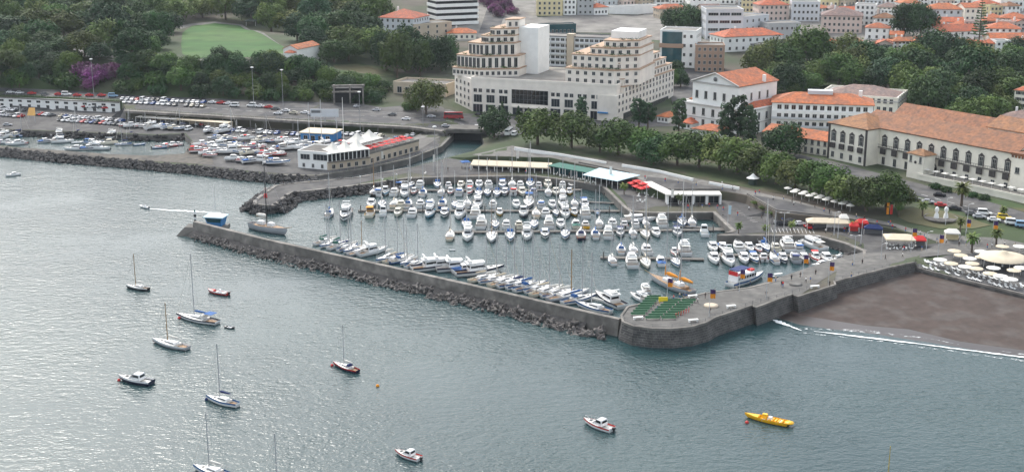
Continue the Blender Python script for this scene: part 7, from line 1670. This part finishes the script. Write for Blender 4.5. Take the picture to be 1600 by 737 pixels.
    # flags and lamps
    for i, (x, y, t, lab) in enumerate([(1042,474,433,'beside the tall ship'),(1108,495,450,'at the curved seaward edge of the pier head'),(1155,456,420,'in front of the tour boat'),(1197,468,425,'by the step of the pier wall'),(1254,432,397,'before the fourth pontoon'),(1294,447,408,'in the middle of the pier'),(1423,395,356,'beside the cream cafe canopy'),(1465,405,366,'where the beach club begins'),(1508,376,342,'at the corner of the lawn'),(1549,384,345,'beyond the large parasol')]):
        flag(x, y, t, 'flagpole with purple and orange banner ' + lab)
    for x, y, h, lab, dbl in [(1334,415,9,'double headed street lamp at the inner edge of the pier',True),(1375,424,8.5,'street lamp with long arm by the pier railing',False),(1309,372,7,'lamp post on the car park quay',False),(1224,370,8,'lamp post on the straight quay west part',True),(1303,367,7.5,'lamp post before the cream market canopies',False),(1345,383,8,'lamp post near the red market canopies',False),(1477,352,9,'street lamp beside the white monument',False),(1510,362,9,'street lamp near the lawn corner',False),(1447,392,6,'short lamp post by the cafe',False)]: pole('street_lamp', x, y, h, lab, .9, dbl=dbl)
    for x, y, t, lab in [(147,152,95,'very tall floodlight mast before the purple bougainvillea'),(397,172,108,'very tall floodlight mast before the lawn cliff'),(443,178,112,'tall floodlight mast near the tunnel'),(563,208,146,'floodlight mast beside the blue shed'),(661,196,168,'lamp mast near the river bridge'),(680,272,200,'thin lamp mast at the river mouth')]:
        g = G(x, y); h = (y-t)/(pxof(g)[2]*.966); pole('floodlight_mast', x, y, h, lab, head='ring', r=.14, cat='lamp mast', m='metal')
    for x, y, t, lab in [(537,222,154,'tall white mast standing on the harbour yard'),(484,225,162,'grey mast standing west of the white one'),(503,228,158,'grey mast between the other two on the harbour yard'),(527,220,176,'short mast beside the blue shed'),(467,232,188,'short mast before the boat shed')]:
        g = G(x, y); h = (y-t)/(pxof(g)[2]*.966); r_ = pole('mast', x, y, h, lab, head=None, m='white' if 'white mast' in lab else 'pole', r=.16, cat='mast')
    for x, y, lab in [(677,268,'white banner on a pole at the river mouth quay'),(807,262,'white banner on a pole before the awning'),(952,288,'white banner on a pole by the glazed canopy'),(1048,325,'white banner on a pole before the arcade'),(1137,352,'blue and white banner on a pole by the lower car park'),(596,262,'white banner before the pavilion terrace')]:
        g = G(x, y); r_ = pole('banner_pole', x, y, 7, lab, head=None, cat='banner', r=.07); MB().box(.08, .95, -.02, .02, 3.8, 6.8).build('banner_cloth', M['whitec'] if 'blue' not in lab else M['bluelt'], r_)
    for x, y, lab in [(598,291,'white lamp globe, west one on the inner mole'),(620,284,'white lamp globe, middle one on the inner mole'),(563,287,'white lamp globe near the root of the inner mole')]:
        g = P(x, y, 2.7); r_ = pole('mole_lamp', x, y, 2.6, lab, head=None, gz=2.6, r=.07); MB().lathe([(.05, 2.5), (.3, 2.7), (.3, 2.95), (.05, 3.15)], 10).build('globe', M['white'], r_)
    for i, (x, y) in enumerate([(415,299),(415,308)]):
        g = P(x, y, 2.7); q = MB(); q.lathe([(.7, 0), (.6, .8), (.5, 1.4), (.1, 1.6)], 10); o = q.build('mole_marker', M['redc'] if i else M['pink'], None, (g.x, g.y, 2.6)); tag(o, ['pale pink marker on the tip of the inner mole', 'red and white marker beside the pink one on the inner mole'][i], 'marker')
    railing([P(x, y, 2.8) for x, y in ((398,318),(411,304),(430,291),(460,287),(551,279),(640,263.5),(698,247.5))], 'thin railing along the outer edge of the inner mole', m='metal')
    railing([P(x, y, 2.8) for x, y in ((500,274),(575,260.5),(640,246.5),(690,228),(703,214))], 'grey railing along the curved river wall', m='metal')
    # monument
    g = G(1470, 341); k = empty('monument', (g.x, g.y, g.z)); tag(k, 'white modern monument of two figures in a round basin', 'monument'); MB().lathe([(5.5, 0), (5.5, .5), (5.1, .55), (5.0, .2)], 24).build('basin', M['conc'], k)
    for x in (-1.5, 1.6): MB().lathe([(.9, .1), (.7, 1.4), (.35, 2.0), (.75, 2.8), (.6, 3.6), (.15, 4.0)], 8, c=(x, 0)).build('figure', M['white'], k)
    g = G(1388, 336); k = empty('orange_banner_frame', (g.x, g.y, g.z)); tag(k, 'orange red vertical panels standing on the square', 'panel'); MB().box(-.7, .1, -.1, .1, .3, 4.2).build('panel', M['orangec'], k); MB().box(.5, 1.3, -.1, .1, .3, 3.6).build('panel', M['red'], k)
    # palace terrace parasols
    t = TERR['t']; mw = Matrix.Translation(t.root.location) @ Matrix.Rotation(t.rz, 4, 'Z')
    for i in range(13): place(SH['sq'], mw @ Vector((3 + i*(t.W+6)/13, 1.8, 1.75)), t.rz, None, 'white square parasol, %s from the turret on the palace terrace' % ORD[i], 'palace terrace parasols', 'parasol')
    for i in range(16): prop('pinkish', 1232 + i*6.4 + rnd.uniform(-1.5, 1.5), 304 + i*1.55 + (i % 2)*4, 'pale parasol, %s from the west in the cafe under the trees' % ORD[i], 'tree cafe parasols')
    # ---- vehicles
    n = 0
    for i, (k, x, y) in enumerate([('white',17,146),('white',31,147),('red',50,148),('grey',70,149),('red',92,149.5),('white van',104,149.5),('red',121,151),('red',140,151),('red',159,151),('blue van',177,152)]): car(k, x, y, 2, '%s%s, %s from the west on the avenue above the stores' % (k, '' if 'van' in k else ' car', ORD[i]), 'cars on the avenue')
    carrow((188,156),(322,162), 17, 80, 'the dense far row of the avenue car park'); carrow((192,161),(322,168), 15, 80, 'the dense near row of the avenue car park', skip=.1)
    for i, (k, x, y) in enumerate([('white',331,162),('red',345,163),('white',356,163.5),('white van',366,167),('white van',393,167),('white',406,168),('red',419,169.5),('grey',430,172),('white',434,179),('white',446,175),('beige',458,178.5),('white',476,178),('silver',487,181),('silver',588,174),('grey',613,181),('white',634,188)]): car(k, x, y, 172, '%s%s, %s from the west on the avenue before the tunnel' % (k, '' if 'van' in k else ' car', ORD[i]), 'cars on the avenue')
    for k, x, y, hd, lab in [('red bus',709,186,-3,'dark red bus passing the ivory complex'),('silver',674,184,-3,'silver car behind the red bus'),('black',749,181,-12,'black car at the complex entrance'),('silver',778,184,-5,'silver car before the podium shopfronts'),('silver',697,199,-3,'silver car near the river bridge'),('white',746,200,-3,'white car on the river bridge'),('white truck',795,211,75,'pale truck by the dark rounded tree'),('white van',804,212,75,'white van beside the pale truck'),('silver',558,168,60,'dark silver car leaving the tunnel'),
                             ('black',1428,314,-17,'black car, west one on the seafront road'),('silver',1450,318,-17,'silver car behind the black one on the seafront road'),('red',1470,323,-17,'red car on the seafront road'),('black',1492,328,-17,'black car ahead of the red one on the seafront road'),('black',1468,307,-17,'dark car in the far lane below the terrace'),('grey',1518,336,-17,'grey car beside the date palm'),('silver',1530,341,-17,'silver car before the white van'),('white van',1538,336,-17,'tall white van in the seafront traffic'),('white',1553,346,-17,'white car beside the yellow van'),('yellow van',1569,343,-17,'yellow van on the seafront road'),('white van',1582,351,-17,'white van nearest the beach on the seafront road'),('blue van',1598,355,-17,'blue van at the east end of the seafront road'),
                             ('black',1218,352,0,'black car, west one on the lower car park'),('black',1232,352,5,'black car, east one on the lower car park'),('red',1262,357,100,'red car beside the cream market canopy'),('white',1250,352,10,'white car beside the red one on the lower car park'),('silver',12,197,10,'silver car beside the basin edge')]: car(k, x, y, hd, lab)
    carrow((2,172),(38,175), 6, 60, 'the upper row west of the orange panel'); carrow((0,181),(36,184), 6, 60, 'the lower row west of the orange panel'); carrow((58,180),(84,182), 5, 50, 'the short row beside the orange panel')
    carrow((94,183),(196,191), 14, 55, 'the upper row of the harbour yard', vanp=.05); carrow((92,189),(200,197), 15, 55, 'the middle row of the harbour yard', vanp=.05); carrow((352,205),(480,213), 15, 75, 'the row under the viaduct', skip=.15); carrow((530,211),(600,214), 8, 70, 'the row behind the pavilion', skip=.1); carrow((205,190),(330,197), 16, 65, 'the railing row of the harbour yard', skip=.15); carrow((236,200),(300,204), 7, 70, 'the row below the white shed roof', skip=.2)
    carrow((130,168),(170,171), 5, 5, 'the row before the white stores', mix=['red','red','grey','white'])
    carrow((604,222),(650,212), 5, 80, 'the row behind the red parasols')
    # ---- boats of the old harbour: ashore and afloat
    K = ['m_white','m_small','m_cover','m_fly','o_white','m_blue','m_cream','s_low','o_blue','m_red','m_white','o_red']
    ks = 0
    for (x0, y0, x1, y1, n, hd, where, spread) in [(320,208,352,208,4,70,'the yard row beside the sheds',3),(330,217,390,222,7,30,'the upper row of the boatyard',3),(306,228,410,234,13,20,'the middle row of the boatyard',4),(330,238,440,246,12,10,'the lower row of the boatyard',3),(360,252,440,258,6,15,'the row above the harbour rocks',2),(400,222,470,226,7,35,'the row before the boat shed',2),(420,236,560,230,10,15,'the row behind the clubhouse',3),(190,199,290,204,9,40,'the row on the basin edge',1),(302,236,330,246,6,20,'the cluster by the basin end',4)]:
        for i in range(n):
            t = (i+.5)/n; x, y = x0+(x1-x0)*t, y0+(y1-y0)*t + rnd.uniform(-spread, spread)*.6; g = G(x, y); k = K[ks % len(K)]; ks += 1
            if 'behind' in where and k[0] == 's': k = 'm_fly'
            place(BOATS[k], (g.x, g.y, g.z+.75), R(hd + rnd.uniform(-25, 25) + (180 if rnd.random() < .4 else 0)), rnd.uniform(.8, 1.05), '%s ashore, %s in %s' % (DESC[k], ORD[i], where), 'boats stored ashore', 'boat')
    for (x0, y0, x1, y1, n, hd, where) in [(2,214,40,213,7,60,'the cluster at the west of the old basin'),(0,224,38,226,5,15,'the outer side of the west cluster'),(84,212,236,216,22,80,'the boats tied below the harbour yard'),(112,234,170,234,5,5,'the boats lying by the rocks'),(206,214,232,214,3,70,'the boats near the wooden stage'),(246,232,280,226,6,10,'the crowd at the basin end'),(60,222,230,228,7,20,'the loose boats in the middle of the basin')]:
        for i in range(n):
            t = (i+.5)/n; k = K[ks % len(K)]; ks += 1; p = P(x0+(x1-x0)*t, y0+(y1-y0)*t + rnd.uniform(-.8, .8), 0)
            place(BOATS[k], (p.x, p.y, 0), R(hd + rnd.uniform(-20, 20) + (180 if rnd.random() < .4 else 0)), rnd.uniform(.8, 1.05), '%s, %s among %s' % (DESC[k], ORD[i], where), 'boats in the old harbour', 'boat')
    # ---- people
    L = [(1090,474,0,'person in white walking on the pier head'),(1068,467,3,'person in dark clothes beside the tall ship'),(1072,468,2,'person in blue beside the tall ship'),(1062,466,4,'person in cream beside the tall ship gangway'),(1221,448,3,'person in dark clothes walking along the pier'),(1223,449,1,'person in red walking next to one in dark clothes'),(1259,442,0,'person in white walking before the fourth pontoon'),(1266,442,2,'person in blue walking before the fourth pontoon'),(1326,436,1,'person in red standing by the pier railing'),(1330,434,4,'person in cream by the pier railing'),(1354,430,1,'person in red further along the pier railing'),
         (1296,448,3,'person in dark clothes at the flagpole'),(1197,464,3,'person in dark clothes at the wall step flagpole'),(1109,490,3,'person in dark clothes below the pier head banner'),(1430,390,0,'person in white near the cream cafe canopy'),(1440,392,2,'person in blue near the cream cafe canopy'),(1412,392,1,'person in red walking to the cafe canopy'),(1500,374,3,'person in dark clothes crossing the square'),(1530,380,0,'person in white crossing the square'),(1290,365,0,'person in white before the market canopies'),(1325,367,2,'person in blue before the red stalls'),(1170,330,0,'person in white on the lower car park steps'),(1097,326,2,'person in blue before the white arcade'),(1075,327,1,'person in red before the white arcade'),
         (900,279,3,'person in dark clothes before the green restaurant'),(800,268,1,'person in red before the long awning'),(760,269,0,'person in white before the long awning'),(700,268,3,'person in dark clothes on the quay by the river'),(443,290,3,'person in dark clothes on the inner mole'),(483,286,2,'person in blue on the inner mole'),(944,308,3,'person on the slanting east quay'),(1180,305,1,'person in red at the little kiosk'),(1128,290,0,'person in white on the promenade'),(1350,345,3,'person in dark clothes on the upper promenade'),(1391,352,1,'person in red on the upper promenade'),(1240,322,0,'person in white on the upper promenade')]
    for x, y, i, lab in L: person(i, x, y, lab)
    CN = ['white', 'red', 'blue', 'dark clothes', 'cream']
    for p0, p1, n, where, sp in [((1010,483),(1420,398),16,'along the pier',5),((745,252),(1160,300),15,'on the west promenade',2),((1180,305),(1440,366),16,'on the east promenade',4),((700,265),(930,277),9,'on the restaurant quay',2),((1440,378),(1590,386),10,'on the square by the beach club',6),((1060,322),(1140,330),6,'on the east quay',3),((1150,340),(1330,366),8,'on the lower car park',3),((330,240),(450,228),6,'in the boatyard',8)]:
        for k in range(n):
            t = (k + rnd.uniform(.1, .9)) / n; i = rnd.randrange(5); person(i, p0[0]+(p1[0]-p0[0])*t, p0[1]+(p1[1]-p0[1])*t + rnd.uniform(-sp, sp), 'person in %s, %s from the west %s' % (CN[i], ORD[k], where))
# ------------------------------------------------------------------ the light sea haze
hm = bpy.data.materials.new('haze air'); hm.use_nodes = True; t = hm.node_tree
t.nodes.remove(t.nodes['Principled BSDF'])
pv = t.nodes.new('ShaderNodeVolumePrincipled'); pv.inputs['Color'].default_value = (.82, .9, 1, 1); pv.inputs['Density'].default_value = .00004; pv.inputs['Anisotropy'].default_value = .2
t.links.new(pv.outputs[0], t.nodes['Material Output'].inputs['Volume'])
hb = MB().box(-3100, 3100, -900, 3300, -3, 126).build('haze', hm); tag(hb, 'thin pale blue sea haze', kind='stuff')
add_buildings()
add_trees()
add_boats()
add_things()
drop_protos()
